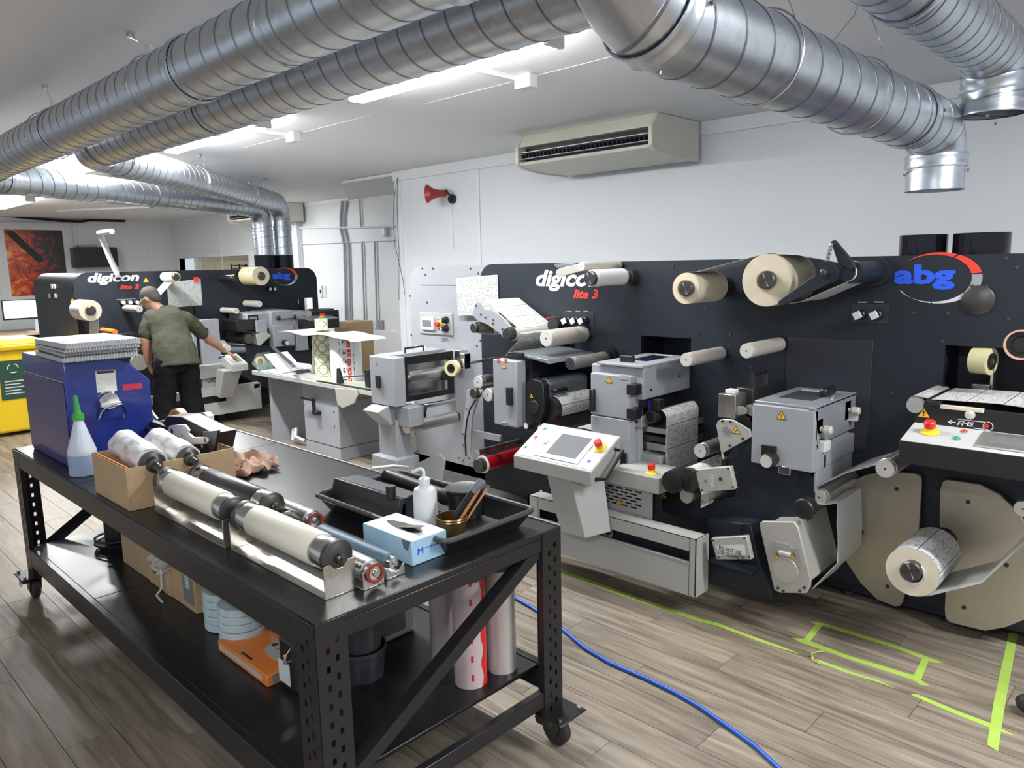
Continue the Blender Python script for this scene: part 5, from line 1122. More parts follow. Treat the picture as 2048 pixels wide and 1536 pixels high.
# tape dispenser in the bay
g_ = P2(1968, 720, 3.95); r = .062
t = thing('tape_roll', (g_.x, 3.95, g_.z-r), 'wide clear yellow tape roll in the dark bay on the right', 'tape')
obj('tape', MB().lathe((g_.x-.035, 3.93, g_.z), (1,-.25,0), [(0,r*.6),(0,r),(.075,r),(.075,r*.6),(0,r*.6)], 32, False), M_film, t)
obj('core', MB().lathe((g_.x-.034, 3.93, g_.z), (1,-.25,0), [(0,r*.3),(0,r*.62),(.077,r*.62),(.077,r*.3)], 24, False), M_iron, t)
obj('tape_holder', MB().prism([(g_.x-.04, 3.93, g_.z-.14), (g_.x+.04, 3.93, g_.z-.14), (g_.x+.045, 3.93, g_.z-.11), (g_.x-.035, 3.93, g_.z-.11)], (0,.05,0)), M_steel, press, bevel=.003)
obj('holder_arm', MB().box(g_.x+.035, g_.x+.045, 3.93, 3.98, g_.z-.14, g_.z+.0), M_steel, press)
g_ = P2(2042, 690, 3.62); t = thing('ring_core', (g_.x, 3.7, g_.z-.065), 'round black reel hub with orange rim at the right edge', 'reel')
obj('rim', MB().lathe((g_.x, 3.62, g_.z), (0,1,0), [(0,.055),(0,.062),(.02,.062),(.02,.055),(0,.055)], 36, False), mat('pale_orange_rim', (.65,.38,.28), .4), t); obj('hub', MB().lathe((g_.x, 3.625, g_.z), (0,1,0), [(0,.01),(.0,.03),(.01,.035),(.01,.055),(.02,.055)], 30), M_black, t)
obj('hub_shaft', MB().cyl((g_.x, 3.645, g_.z), (g_.x, YP, g_.z), .012, 12), M_iron, press)
# exhaust collars on top
for k, (px, w) in enumerate(((1845, .112), (1961, .124))):
    g_ = P2(px, 512, 4.3); col_ = obj('exhaust_collar', MB().pipe((g_.x, 4.3, zT-.03), (g_.x, 4.3, P2(px, 470-4*k, 4.3).z), w, w-.004), mat('black_gloss' + 'y'*k, (.02,.02,.025), .12, .6, .05), press)
# ================================================================== FAR PRESS (runs along Y, face plate at X = -9.2, facing +X)
XP = -9.2
far = thing('label_press', (-9.8, 4.1, 0), 'dark label press standing across the far left, worked on by the person', 'printing machine')
def PX(px, py, X): return W(px, py, X=X)
def xbox(name, x0, y0, x1, y1, X, depth, m, parent, bevel=.004):
    a = PX(x0, y0, X); b = PX(x1, y1, X)
    return obj(name, MB().box(X-depth, X, a.y, b.y, b.z, a.z), m, parent, bevel=bevel)
yL, yR = 2.62, 5.66; r = .16
def xhole(x0, y0, x1, y1): a = PX(x0, y0, XP); b = PX(x1, y1, XP); return (a.y, b.y, b.z, a.z)
fb = [xhole(590, 597, 628, 628), xhole(310, 612, 392, 645)]
prof = [(yL, .1)] ; 
mb = MB().grid(yL, yR, .08, zT-r, XP-.02, XP, fb, 'YZ'); mb.grid(yL+r, yR-r, zT-r, zT, XP-.02, XP, [], 'YZ')
for c_, s_ in ((yL+r, -1), (yR-r, 1)):
    mb.prism([(XP-.02, c_, zT-r)] + [(XP-.02, c_+s_*r*math.sin(a*PI/20), zT-r+r*math.cos(a*PI/20)) for a in range(11)], (.02, 0, 0))
obj('face_plate', mb, M_dark, far, smooth=20)
for h in fb: obj('bay_lining', MB().box(XP-.3, XP-.28, h[0], h[1], h[2], h[3]), M_dark2, far)
prf = [(yL+.0, .08), (yL+.0, zT-r)] + [(yL+r-r*math.cos(a*PI/20), zT-r+r*math.sin(a*PI/20)) for a in range(1, 11)] + [(yR-.3, zT), (yR-.3, .08)]
obj('rounded_body', MB().prism([(XP-.05, a, b) for a, b in prf], (-1.5, 0, 0)), M_dark, far, bevel=.004, smooth=25)
obj('base_frame', MB().box(XP-1.4, XP-.05, yL+.05, yR-.1, .0, .08), M_black, far)
obj('plate_edge', MB().box(XP-.05, XP-.02, yL, yR-.2, .1, zT-.2), M_black, far)
# sockets on the end
for px, py, m in ((105,573,M_white),(110,573,M_white),(101,592,M_rend),(112,592,M_white)):
    g_ = W(px, py, Y=yL); obj('socket', MB().box(g_.x-.03, g_.x+.03, yL-.015, yL, g_.z-.025, g_.z+.025), m, far, bevel=.006)
g_ = W(117, 664, Y=yL)
g_ = PX(115, 680, XP+.0); 
a, b_ = PX(176, 571, XP), PX(280, 571, XP)
text('lettering', 'digicon', a+Vector((.001,0,0)), b_.y-a.y, .135, M_whiteink, far, 'X', bold=.035, shear=.25)
a, b_ = PX(240, 579, XP), PX(279, 579, XP); text('lettering', 'lite 3', a+Vector((.001,0,0)), b_.y-a.y, .055, M_redink, far, 'X', bold=.035, shear=.25)
abg_logo(far, PX(571, 553, XP)+Vector((.001,0,0)), 1.0, 'X')
warn(far, PX(292, 561, XP+.001), .075, 'X'); warn(far, PX(145, 602, XP+.001), .06, 'X')
for px in (243, 257, 271):
    g_ = PX(px, 605, XP); k = obj('knob', MB().lathe(g_, (1,0,0), [(0,.03),(.03,.027),(.035,.018),(.06,.018)], 14), M_black, far); obj('knob_cap', MB().cyl(g_+Vector((.06,0,0)), g_+Vector((.07,0,0)), .022, 10), M_white, k)
a, b_ = PX(233, 596, XP), PX(273, 598, XP); obj('printed_line', MB().box(XP, XP+.001, a.y, b_.y, b_.z, b_.z+.006), M_greyink, far)
for px in (536, 545):
    g_ = PX(px, 578, XP); k = obj('knob', MB().lathe(g_, (1,0,0), [(0,.03),(.06,.02)], 14), M_black, far); obj('knob_cap', MB().cyl(g_+Vector((.06,0,0)), g_+Vector((.07,0,0)), .020, 10), M_white, k)
def xroller(px, py, Xf, rpix, parent=far, m=None, Xb=XP, name='idler_roller'):
    p = PX(px, py, Xf); r = rad(p, rpix)
    g = obj(name, MB().lathe(p, (-1,0,0), [(0,r*.93),(.004,r),(.012,r),(.014,r*.96),(.02,r*.96),(.022,r),(Xf-Xb-.03,r)], 24), m or M_roller, parent)
    obj('end_face', MB().lathe(p+Vector((.002,0,0)), (-1,0,0), [(0,r*.12),(0,r*.9),(.003,r*.9)], 20, False), M_rend, g)
    obj('axle_hole', MB().cyl(p+Vector((.001,0,0)), p-Vector((.004,0,0)), r*.14, 8), M_txt, g)
    obj('bearing_hub', MB().cyl((Xb, p.y, p.z), (Xb+.035, p.y, p.z), r*.75, 16), M_black, g); return g
xroller(473, 622, -8.8, 6.2); xroller(519, 608, -8.8, 6.2); xroller(279, 618, -8.75, 7)
xroller(489, 692, -8.75, 5, m=M_alu); xroller(445, 690, -8.7, 10, m=M_alu)
def xreel(name, px, py, Xf, Xb, rc, ro, label, m, ms=None):
    p = PX(px, py, Xf); a = rad(p, rc); b = rad(p, ro); t = thing(name, ((Xf+Xb)/2, p.y, p.z-b), label, 'paper roll')
    obj('wound_paper', MB().lathe(p, (-1,0,0), [(0,a*1.12),(0,b),(Xf-Xb,b),(Xf-Xb,a*1.12),(0,a*1.12)], 40, False), m, t)
    obj('roll_side', MB().lathe(p+Vector((.0015,0,0)), (-1,0,0), [(0,a*1.14),(0,b*.985)], 40, False), ms or M_creamf, t)
    obj('core', MB().pipe(p+Vector((.01,0,0)), (Xb, p.y, p.z), a*1.12, a*.9), M_card, t)
    obj('spindle', MB().lathe(p+Vector((.03,0,0)), (-1,0,0), [(0,a*.8),(.01,a*.98),(Xf-XP+.03,a*.9)], 24), M_iron, far); return p, a, b
p, a_, b2 = xreel('white_web_roll', 181, 621, -8.75, -9.08, 9.5, 21, 'white web roll near the left end of the far press', M_paper, M_cream)
e = PX(183, 690, -8.9)
tag(obj('white_web', MB().web([(p.y+b2*.95, p.z-b2*.2), (p.y+b2*.7, p.z-b2*.8), (e.y+.03, e.z+.05), (e.y-.03, e.z-.35)], -9.06, -8.78, .002, 'X'), M_paper), 'white web falling from the roll at the left of the far press', 'paper web')
xreel('cream_film_roll', 522, 552, -8.78, -9.15, 8, 18.5, 'cream film roll with a dark hub near the blue logo of the far press', M_gloss_cream if 0 else M_film)
p, a_, b2 = xreel('small_label_roll', 351, 554, -8.80, -9.10, 7, 10, 'small white label roll in front of the pinned sheet on the far press', M_paper)
tag(obj('label_strip', MB().web([(p.y-.02, p.z-b2), (PX(310,598,-8.9).y, PX(318,598,-8.9).z)], -9.1, -8.85, .002, 'X'), M_print2), 'strip of labels pulled down from the small roll behind the person', 'paper web')
g_ = PX(472, 557, -8.8); sp_ = obj('empty_spindle', MB().lathe(g_, (-1,0,0), [(0,.02),(.01,.045),(.40,.045)], 20), M_black, far); obj('spindle_strip', MB().box(-9.1, -8.85, g_.y-.008, g_.y+.008, g_.z+.044, g_.z+.048), M_chrome, sp_)
# upright arm with white roller
A1, A2 = PX(233, 549, -9.1), PX(203, 468, -9.1)
obj('upright_arm', MB().prism([PX(a,b,-9.1) for a,b in [(228,548),(233,554),(239,551),(238,541),(222,506),(207,468),(199,465),(196,470),(212,512)]], (-.012,0,0)), M_plate, far, bevel=.003)
g_ = PX(198, 466, -9.1); obj('arm_roller', MB().cyl((-9.1, g_.y, g_.z), (-8.70, g_.y, g_.z), .028, 18), M_rend, far)
# pinned drawing and red magnet
pp = [PX(a,b,XP+.004) for a,b in [(333,566),(401,557),(405,610),(338,616)]]; mb = MB(); mb.v += pp+[q+Vector((.001,0,0)) for q in pp]; mb.face([4,5,6,7], [(0,0),(0,.45),(.35,.45),(.35,0)]); mb.face([3,2,1,0])
for i in range(4): j = (i+1)%4; mb.face([i,j,4+j,4+i])
tag(obj('pinned_drawing', mb, M_doc, smooth=0), 'machine drawing pinned with a red magnet on the far press', 'paper')
g_ = PX(393, 559, XP+.006); tag(obj('red_magnet', MB().box(XP+.006, XP+.012, g_.y-.035, g_.y+.025, g_.z-.03, g_.z+.03), M_redink), 'red square magnet on the pinned drawing of the far press', 'magnet')
# units
dd = xbox('unit_door', 400, 640, 445, 729, -8.62, .08, M_grey, far, .006); warn(dd, PX(424, 645, -8.619), .035, 'X')
xbox('unit_body', 380, 638, 408, 720, -8.75, .44, M_dark2, far)
xbox('unit_door', 383, 640, 398, 728, -8.66, .5, M_grey, far, .006)
g_ = PX(412, 662, -8.62); obj('handle', MB().box(-8.62, -8.60, g_.y-.02, g_.y+.02, g_.z-.14, g_.z+.03), M_black, dd)
up_ = xbox('unit_hood', 492, 627, 582, 655, -8.70, .48, M_grey, far, .02)
xbox('hood_lid', 540, 622, 588, 652, -8.66, .5, M_grey, far, .02); g0_, g1_ = PX(556, 636, -8.63), PX(588, 633, -8.63); obj('hood_bar', MB().cyl((-8.62, g0_.y, g0_.z), (-8.62, g1_.y, g0_.z), .016, 12), M_alu, up_)
for q in (g0_, g1_): obj('bar_end', MB().sphere((-8.62, q.y, g0_.z), .028, 12), M_black, up_)
warn(up_, PX(565, 631, -8.657), .03, 'X')
b_f = xbox('box_front', 545, 651, 590, 690, -8.60, .10, M_grey, far, .006); xbox('box_body', 550, 655, 590, 692, -8.70, .45, M_grey, far, .006)
g_ = PX(568, 685, -8.6); obj('turn_knob', MB().lathe(g_, (1,0,0), [(0,.035),(.08,.035)], 20), M_black, b_f); obj('knob_face', MB().cyl(g_+Vector((.08,0,0)), g_+Vector((.084,0,0)), .028, 18), M_rend, b_f)
xbox('grey_cover', 584, 623, 617, 672, -8.66, .5, M_grey, far, .02); xbox('unit_side_bracket', 512, 641, 535, 664, -8.60, .03, M_grey, far)
mo2 = xbox('motor_box', 472, 641, 514, 660, -8.64, .4, M_black, far, .006); g_ = PX(497, 642, -8.7); obj('carry_handle', MB().tube([g_, g_+Vector((0,0,.06)), g_+Vector((0,.12,.06)), g_+Vector((0,.12,0))], .012, 8), M_black, mo2)
tp2 = obj('triangle_plate', MB().prism([PX(a,b,-8.58) for a,b in [(512,668),(533,663),(542,671),(520,692),(515,690)]], (-.014,0,0)), M_plate, far, bevel=.003)
g_ = PX(500, 678, -8.6); obj('print_cylinder', MB().cyl((-8.62, g_.y, g_.z), (-9.15, g_.y, g_.z), .06, 24), M_iron, far)
tag(obj('white_web', MB().web([(PX(474,663,-8.7).y, PX(474,663,-8.7).z), (PX(505,663,-8.7).y, PX(505,664,-8.7).z), (PX(513,672,-8.7).y, PX(513,674,-8.7).z), (PX(515,690,-8.7).y, PX(515,690,-8.7).z)], -9.0, -8.66, .002, 'X'), M_paper), 'white web curving over a cylinder at the middle of the far press', 'paper web')
obj('side_frame', MB().prism([PX(a,b,-8.7) for a,b in [(440,690),(520,690),(600,694),(640,690),(636,790),(560,790),(470,745),(440,715)]], (-.015,0,0)), M_dark, far)
obj('cross_roller', MB().cyl((-8.6, PX(450,700,-8.6).y, PX(450,700,-8.6).z), (-8.6, PX(488,697,-8.6).y, PX(488,700,-8.6).z), .04, 18), M_greyd, far)
g_ = PX(455, 690, -8.62); obj('knob', MB().cyl((-8.62, PX(449,692,-8.62).y, g_.z-.03), (-8.55, PX(449,692,-8.62).y, g_.z-.03), .045, 16), M_rend, far)
# right end splice table + little console
sb2 = xbox('splice_body', 617, 624, 679, 645, -8.60, .6, M_black, far, .004); warn(sb2, PX(628, 633, -8.599), .04, 'X')
g_ = PX(617, 628, -8.58); obj('infeed_roller', MB().cyl((-8.58, g_.y, g_.z), (-9.1, g_.y, g_.z), .045, 20), M_alu, far)
xbox('splice_rail', 640, 619, 668, 621, -8.70, .3, M_black, far)
c2 = xbox('console_box', 620, 641, 679, 655, -8.32, .30, M_black, far, .004)
g0_, g1_ = PX(620, 640, -8.32), PX(679, 640, -8.32); obj('console_panel', MB().prism([(-8.32, g0_.y, g0_.z), (-8.60, g0_.y, g0_.z+.03), (-8.60, g1_.y, g0_.z+.03), (-8.32, g1_.y, g0_.z)], (0,0,-.01)), M_greyd, c2)
g_ = PX(645, 640, -8.45); button(c2, (-8.45, g_.y, g0_.z+.012), (0,0,1), .03, M_red, True)
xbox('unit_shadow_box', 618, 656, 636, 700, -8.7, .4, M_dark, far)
xbox('lower_cover', 592, 668, 618, 700, -8.64, .3, M_grey, far, .01)
obj('chute_side', MB().prism([PX(a,b,-8.6) for a,b in [(556,758),(588,760),(587,790),(567,803),(557,790)]], (-.02,0,0)), M_plate, far)
g_ = PX(601, 603, XP+.03); t = thing('tape_roll', g_, 'small tape roll in the dark bay of the far press', 'tape'); obj('tape', MB().lathe((XP-.1, g_.y, g_.z), (.7,.7,0), [(0,.04),(0,.065),(.06,.065),(.06,.04),(0,.04)], 24, False), M_film, t); obj('core', MB().lathe((XP-.099, g_.y, g_.z), (.7,.7,0), [(0,.02),(0,.041),(.06,.041),(.06,.02)], 20, False), M_card, t)
# ledge, vent, bumper, console with leg
led2 = xbox('control_ledge', 370, 736, 470, 750, -8.50, .3, M_grey2, far)
g0_, g1_ = PX(385, 745, -8.54), PX(478, 775, -8.54)
slots = []; n0 = PX(408, 748, -8.54)
for r_ in range(6):
    for c_ in range(6):
        sy = n0.y+(c_+.5*(r_%2))*.062; sz = n0.z-.01-r_*.0185; slots.append((sy, sy+.045, sz-.0045, sz+.0045))
vp2 = obj('vent_panel', MB().grid(g0_.y, g1_.y, g1_.z-.06, PX(470,748,-8.54).z, -8.546, -8.54, slots, 'YZ'), M_grey2, far, smooth=20); obj('vent_backing', MB().box(-8.6, -8.59, g0_.y, g1_.y, g1_.z-.06, g0_.z), M_dark2, far)
warn(vp2, PX(434, 768, -8.539), .045, 'X')
for px in (399, 471): g_ = PX(px, 758, -8.53); obj('side_handle', MB().box(-8.54, -8.52, g_.y-.02, g_.y+.02, g_.z-.10, g_.z+.06), M_black, vp2)
XB = -8.45
by0, by1 = 2.7, PX(525, 800, XB).y; bz0, bz1 = .12, .435
bp2 = obj('bumper', MB().grid(by0, by1, bz0, bz1, XB-.004, XB, [(by0+.3, PX(452,790,XB).y, .27, .35), (PX(508,770,XB).y, PX(522,770,XB).y, .37, .42)], 'YZ'), M_grey2, far, smooth=20)
obj('bumper_top', MB().box(XB-.1, XB, by0, by1, bz1-.003, bz1), M_grey2, bp2); obj('bumper_back', MB().box(XB-.07, XB-.06, by0, by1, bz0+.02, bz1-.01), M_dark2, bp2); obj('bumper_end', MB().box(XB-.12, XB, by1-.012, by1, bz0, bz1), M_grey2, bp2); obj('bumper_end', MB().box(XB-.12, XB, by0, by0+.012, bz0, bz1), M_grey2, bp2)
for y in (by0+.3, by1-.4): obj('machine_foot', MB().cyl((XB-.3, y, 0), (XB-.3, y, .14), .05, 14), M_black, far)
obj('under_frame', MB().box(-9.2, XB-.15, by0+.4, by1-.1, .10, .30), M_dark2, far)
XK = -8.05
kA, kB = PX(460, 735, XK), PX(497, 738, XK)
kw = PX(497, 730, XK).y-PX(466, 730, XK).y
ky0, kz = kB.y-kw*1.05, PX(497, 727, XK).z
kc = obj('console', MB().hexa([(XK, ky0, kz-.075), (XK, kB.y, kz-.075), (XK-.26, kB.y, kz-.02), (XK-.26, ky0, kz-.02)], [(XK, ky0, kz), (XK, kB.y, kz), (XK-.26, kB.y, kz+.10), (XK-.26, ky0, kz+.10)]), M_grey2, far, bevel=.004)
nK = Vector((.10, 0, .26)).normalized(); sK = Vector((-.26, 0, .10)).normalized()
def onk(u, v, h): return Vector((XK, ky0, kz))+Vector((0,(kB.y-ky0)*u,0))+sK*(.278*v)+nK*h
for nm, u0, u1, v0, v1, h0, h1, m in (('face_panel',.03,.97,.05,.95,0,.002,M_panel),('bezel',.35,.9,.1,.9,.002,.008,M_rend),('screen',.45,.82,.2,.8,.008,.009,mat('olive_screen',(.16,.18,.13),.2))):
    obj(nm, MB().hexa([onk(u0,v0,h0),onk(u1,v0,h0),onk(u1,v1,h0),onk(u0,v1,h0)],[onk(u0,v0,h1),onk(u1,v0,h1),onk(u1,v1,h1),onk(u0,v1,h1)]), m, kc)
ly = kB.y-.20
obj('console_leg', MB().hexa([(XK-.38, ly-.05, .36), (XK-.38, ly+.10, .36), (XK-.24, ly+.10, .34), (XK-.24, ly-.05, .34)][::-1], [(XK-.20, ly-.08, kz-.05), (XK-.20, ly+.14, kz-.05), (XK-.02, ly+.14, kz-.06), (XK-.02, ly-.08, kz-.06)][::-1]), M_grey2, far, bevel=.004)
# collars
for y in (5.02, 5.30): obj('exhaust_collar', MB().pipe((-9.42, y, zT-.02), (-9.42, y, 1.975), .130, .1255), MATS['black_gloss'], far)
# lower-left detail peeking over the notebooks
g_ = PX(113, 700, -8.6)
for (px, py, m, r_) in ((116, 684, M_red, .035),):
    q = W(px, py, X=-9.0); obj('stop_button', MB().cyl(q, q+Vector((.06,0,.0)), r_, 14), m, far)
obj('left_unit', MB().box(-8.95, -9.18, PX(222,672,-8.95).y, PX(275,680,-8.95).y, PX(250,700,-8.95).z, PX(250,668,-8.95).z), M_black, far, bevel=.01)
obj('left_unit_roller', MB().cyl((-8.8, PX(230,664,-8.8).y, PX(230,664,-8.8).z), (-9.2, PX(230,664,-8.8).y, PX(230,664,-8.8).z), .03, 16), M_orange, far)
g_ = PX(280, 725, -8.7); obj('white_guard', MB().lathe((-8.7, g_.y, g_.z), (-1,0,0), [(0,.09),(.4,.09)], 24), M_plate, far)
obj('left_unit', MB().box(-9.18, -8.75, PX(222,702,-8.75).y, PX(300,702,-8.75).y, .2, PX(250,702,-8.75).z), M_black, far, bevel=.01)
# ================================================================== INSPECTION TABLE
YT = 3.68; zt_ = .75
tA, tB = W(500, 738, Y=YT), W(760, 790, Y=YT)
txL, txR = -7.35, -4.98
tb = thing('inspection_table', (-6.2, 4.0, 0), 'grey slitting and inspection table with a hand crank, between the two presses', 'table')
M_gtop = mat('green_grey_top', (.36,.40,.30), .3, .1, .2, 8)
obj('table_top', MB().box(txL, txR, YT, YT+.62, zt_-.045, zt_), M_grey2, tb, bevel=.005)
obj('inlay_top', MB().box(-6.35, txR-.02, YT+.03, YT+.6, zt_, zt_+.003), M_gtop, tb)
obj('cutting_rule', MB().box(-6.1, -4.99, YT+.0, YT+.022, zt_+.001, zt_+.012), M_iron, tb)
cL, cR = W(605, 775, Y=3.76).x, W(675, 790, Y=3.76).x
cb = obj('cabinet', MB().box(cL, cR, 3.76, 4.22, .0, zt_-.045), M_grey, tb, bevel=.006)
obj('plinth_seam', MB().box(cL-.001, cR+.001, 3.7585, 4.2215, .125, .131), M_txt, cb)
for (px, py) in ((608,809),(608,843),(668,824),(669,853)): g_ = W(px, py, Y=3.76); obj('screw', MB().box(g_.x-.008, g_.x+.008, 3.757, 3.76, g_.z-.008, g_.z+.008), M_iron, cb)
g_ = W(632, 798, Y=3.74); g2 = W(612, 800, Y=3.74); g3 = W(634, 827, Y=3.74)
cr = obj('crank', MB().box(g_.x-.018, g_.x+.018, 3.70, 3.725, g3.z, g_.z+.012), M_black, tb, bevel=.005)
obj('crank_grip', MB().box(g2.x, g_.x+.018, 3.68, 3.70, g_.z-.012, g_.z+.018), M_black, cr, bevel=.006); obj('crank_hub', MB().box(g_.x-.02, g_.x+.05, 3.70, 3.76, g3.z-.01, g3.z+.03), M_black, cr, bevel=.005)
obj('side_shield', MB().prism([W(a,b,Y=YT-.01) for a,b in [(673,776),(715,778),(718,790),(712,806),(688,816),(678,808)]], (0,-.02,0)), M_plate, tb, bevel=.004)
obj('drum_end', MB().cyl((W(712,790,Y=YT).x, YT+.0, W(712,790,Y=YT).z), (W(712,790,Y=YT).x, YT+.5, W(712,790,Y=YT).z), .05, 24), M_steel, tb)
g_ = W(677, 748, Y=YT+.05); obj('guide_post', MB().hexa([(g_.x-.03,YT+.04,zt_),(g_.x+.03,YT+.04,zt_),(g_.x+.03,YT+.09,zt_),(g_.x-.03,YT+.09,zt_)], [(g_.x-.03,YT+.05,zt_+.14),(g_.x-.008,YT+.05,zt_+.14),(g_.x-.008,YT+.08,zt_+.14),(g_.x-.03,YT+.08,zt_+.14)]), M_black, tb, bevel=.004)
g2 = W(738, 740, Y=YT+.10); obj('guide_rod', MB().cyl((g_.x, YT+.065, zt_+.06), (g2.x, YT+.10, zt_+.11), .006, 8), M_iron, tb); obj('guide_block', MB().box(g2.x-.03, g2.x+.03, YT+.07, YT+.13, zt_, zt_+.16), M_black, tb, bevel=.004)
obj('table_leg', MB().box(-7.2, -7.15, YT+.1, YT+.5, 0, zt_-.045), M_grey, tb)
# wooden pedestal, small bits by the cabinet
t = thing('wooden_pedestal', (cL-.17, 4.1, 0), 'orange timber pedestal standing left of the table cabinet', 'stand')
g_ = W(583, 800, Y=4.0)
obj('post', MB().box(cL-.26, cL-.08, 4.0, 4.2, 0, .60), M_wood, t, bevel=.004); obj('cap', MB().box(cL-.34, cL-.06, 3.96, 4.24, .56, .66), M_wood, t, bevel=.006); obj('paper_on_top', MB().box(cL-.33, cL-.08, 3.97, 4.23, .661, .668), M_paper, t)
g_ = W(588, 880, Z=.05); tag(obj('cable_clip', MB().tube([g_+Vector((-.02,0,0)), g_+Vector((-.03,.02,.10)), g_+Vector((.02,.02,.12)), g_+Vector((.04,0,.04)), g_+Vector((.12,.05,.0))], .018, 8), M_white), 'white plug and bracket on the floor by the table cabinet', 'plug')
# rolls standing on the table
def m_rings():
    m = bpy.data.materials.new('green_ring_labels'); m.use_nodes = True; nt, b, N, L = nodes(m)
    uv = N('ShaderNodeUVMap'); sp = N('ShaderNodeSeparateXYZ'); L(uv.outputs[0], sp.inputs[0]); P = .105
    fx = math_(N, L, 'SUBTRACT', math_(N, L, 'FRACT', math_(N, L, 'DIVIDE', sp.outputs[0], P)), .5); fy = math_(N, L, 'SUBTRACT', math_(N, L, 'FRACT', math_(N, L, 'DIVIDE', sp.outputs[1], P)), .5)
    d = math_(N, L, 'SQRT', math_(N, L, 'ADD', math_(N, L, 'MULTIPLY', fx, fx), math_(N, L, 'MULTIPLY', fy, fy)))
    ring = math_(N, L, 'MULTIPLY', math_(N, L, 'GREATER_THAN', d, .37), math_(N, L, 'LESS_THAN', d, .485))
    bar = math_(N, L, 'MULTIPLY', math_(N, L, 'LESS_THAN', math_(N, L, 'ABSOLUTE', math_(N, L, 'SUBTRACT', fy, .10)), .018), math_(N, L, 'LESS_THAN', d, .4))
    f = math_(N, L, 'MAXIMUM', ring, bar); mx = N('ShaderNodeMix', data_type='RGBA'); L(f, mx.inputs[0]); mx.inputs[6].default_value = (.66,.66,.55,1); mx.inputs[7].default_value = (.26,.29,.11,1); L(mx.outputs[2], b.inputs['Base Color']); b.inputs['Roughness'].default_value = .4; return m
M_rings = m_rings()
def m_redlab():
    m = bpy.data.materials.new('red_black_labels'); m.use_nodes = True; nt, b, N, L = nodes(m)
    uv = N('ShaderNodeUVMap'); sp = N('ShaderNodeSeparateXYZ'); L(uv.outputs[0], sp.inputs[0])
    u, v = sp.outputs[0], sp.outputs[1]
    vo = N('ShaderNodeTexNoise'); vo.inputs['Scale'].default_value = 60; L(uv.outputs[0], vo.inputs[0])
    fv = math_(N, L, 'FRACT', math_(N, L, 'DIVIDE', v, .085)); fu = math_(N, L, 'FRACT', math_(N, L, 'DIVIDE', u, .30))
    band = lambda a, c: math_(N, L, 'MULTIPLY', math_(N, L, 'GREATER_THAN', fu, a), math_(N, L, 'LESS_THAN', fu, c))
    red = math_(N, L, 'MULTIPLY', math_(N, L, 'MULTIPLY', band(.40, .52), math_(N, L, 'GREATER_THAN', fv, .15)), math_(N, L, 'GREATER_THAN', vo.outputs[0], .42))
    blk = math_(N, L, 'MULTIPLY', math_(N, L, 'MULTIPLY', band(.26, .38), math_(N, L, 'GREATER_THAN', fv, .45)), math_(N, L, 'GREATER_THAN', vo.outputs[0], .5))
    gry = math_(N, L, 'MULTIPLY', math_(N, L, 'MAXIMUM', band(.17, .19), band(.60, .63)), math_(N, L, 'GREATER_THAN', vo.outputs[0], .5))
    m1 = N('ShaderNodeMix', data_type='RGBA'); L(red, m1.inputs[0]); m1.inputs[6].default_value = (.72,.73,.74,1); m1.inputs[7].default_value = (.62,.03,.05,1)
    m2 = N('ShaderNodeMix', data_type='RGBA'); L(math_(N, L, 'MAXIMUM', blk, gry), m2.inputs[0]); L(m1.outputs[2], m2.inputs[6]); m2.inputs[7].default_value = (.06,.05,.06,1)
    L(m2.outputs[2], b.inputs['Base Color']); b.inputs['Roughness'].default_value = .4; return m
M_redlab = m_redlab()
g_ = W(652, 753, Z=zt_); c0 = Vector((g_.x, 3.80, zt_)); c0.x = W(652, 750, Y=3.90).x; c0.y = 3.90
def onT(px, Y): return Vector((W(px, 750, Y=Y).x, Y, zt_))
c1 = onT(652, 3.92); r1_ = rad(c1, 19)
t = thing('label_roll', c1, 'stack roll of cream labels with olive green rings standing on the table', 'label roll')
obj('wound_labels', MB().lathe(c1+Vector((0,0,.003)), (0,0,1), [(0,.02),(0,r1_*1.08),(.42,r1_*.98),(.42,.02)], 40, True), M_rings, t)
obj('core', MB().pipe(c1+Vector((0,0,.42)), c1+Vector((0,0,.425)), .04, .035), M_card, t)
c1b = onT(636, 4.02); tag(obj('loose_labels', MB().cyl(c1b+Vector((0,0,.003)), c1b+Vector((0,0,.40)), .055, 24, r1=.035), M_rings), 'loose curl of ring labels leaning behind the ring label roll', 'label roll')
c2_ = onT(694, 3.93); r2_ = rad(c2_, 31)
t = thing('label_roll', c2_, 'wide white roll with red and black label print standing on the table', 'label roll')
obj('wound_labels', MB().lathe(c2_+Vector((0,0,.003)), (0,0,1), [(0,.02),(0,r2_),(.405,r2_),(.405,.02)], 48, True, ang0=2.1), M_redlab, t)
obj('core', MB().pipe(c2_+Vector((0,0,.405)), c2_+Vector((0,0,.41)), .05, .04), M_card, t)
zt2 = zt_+.43
mb = MB(); N2 = 14; prof = []
a0, a1 = onT(598, 3.9), onT(745, 3.9)
pts2 = [(a0.x+(a1.x-a0.x)*i/N2, zt2+.012*math.sin(i*.9)+(-.03 if i == N2 else 0)) for i in range(N2+1)]
tag(obj('loose_sheet', MB().web(pts2, 3.70, 4.08, .002), M_paper), 'large white sheet lying on top of the two label rolls', 'paper')
c3 = Vector((c1.x, 4.0, zt2+.02)); tag(obj('label_roll', MB().lathe(Vector((onT(649,3.98).x, 3.98, zt2+.012)), (0,0,1), [(0,.02),(0,rad(c3,13)),(.11,rad(c3,13)),(.11,.02)], 32, True), M_rings), 'small ring label roll standing on the loose sheet', 'label roll')
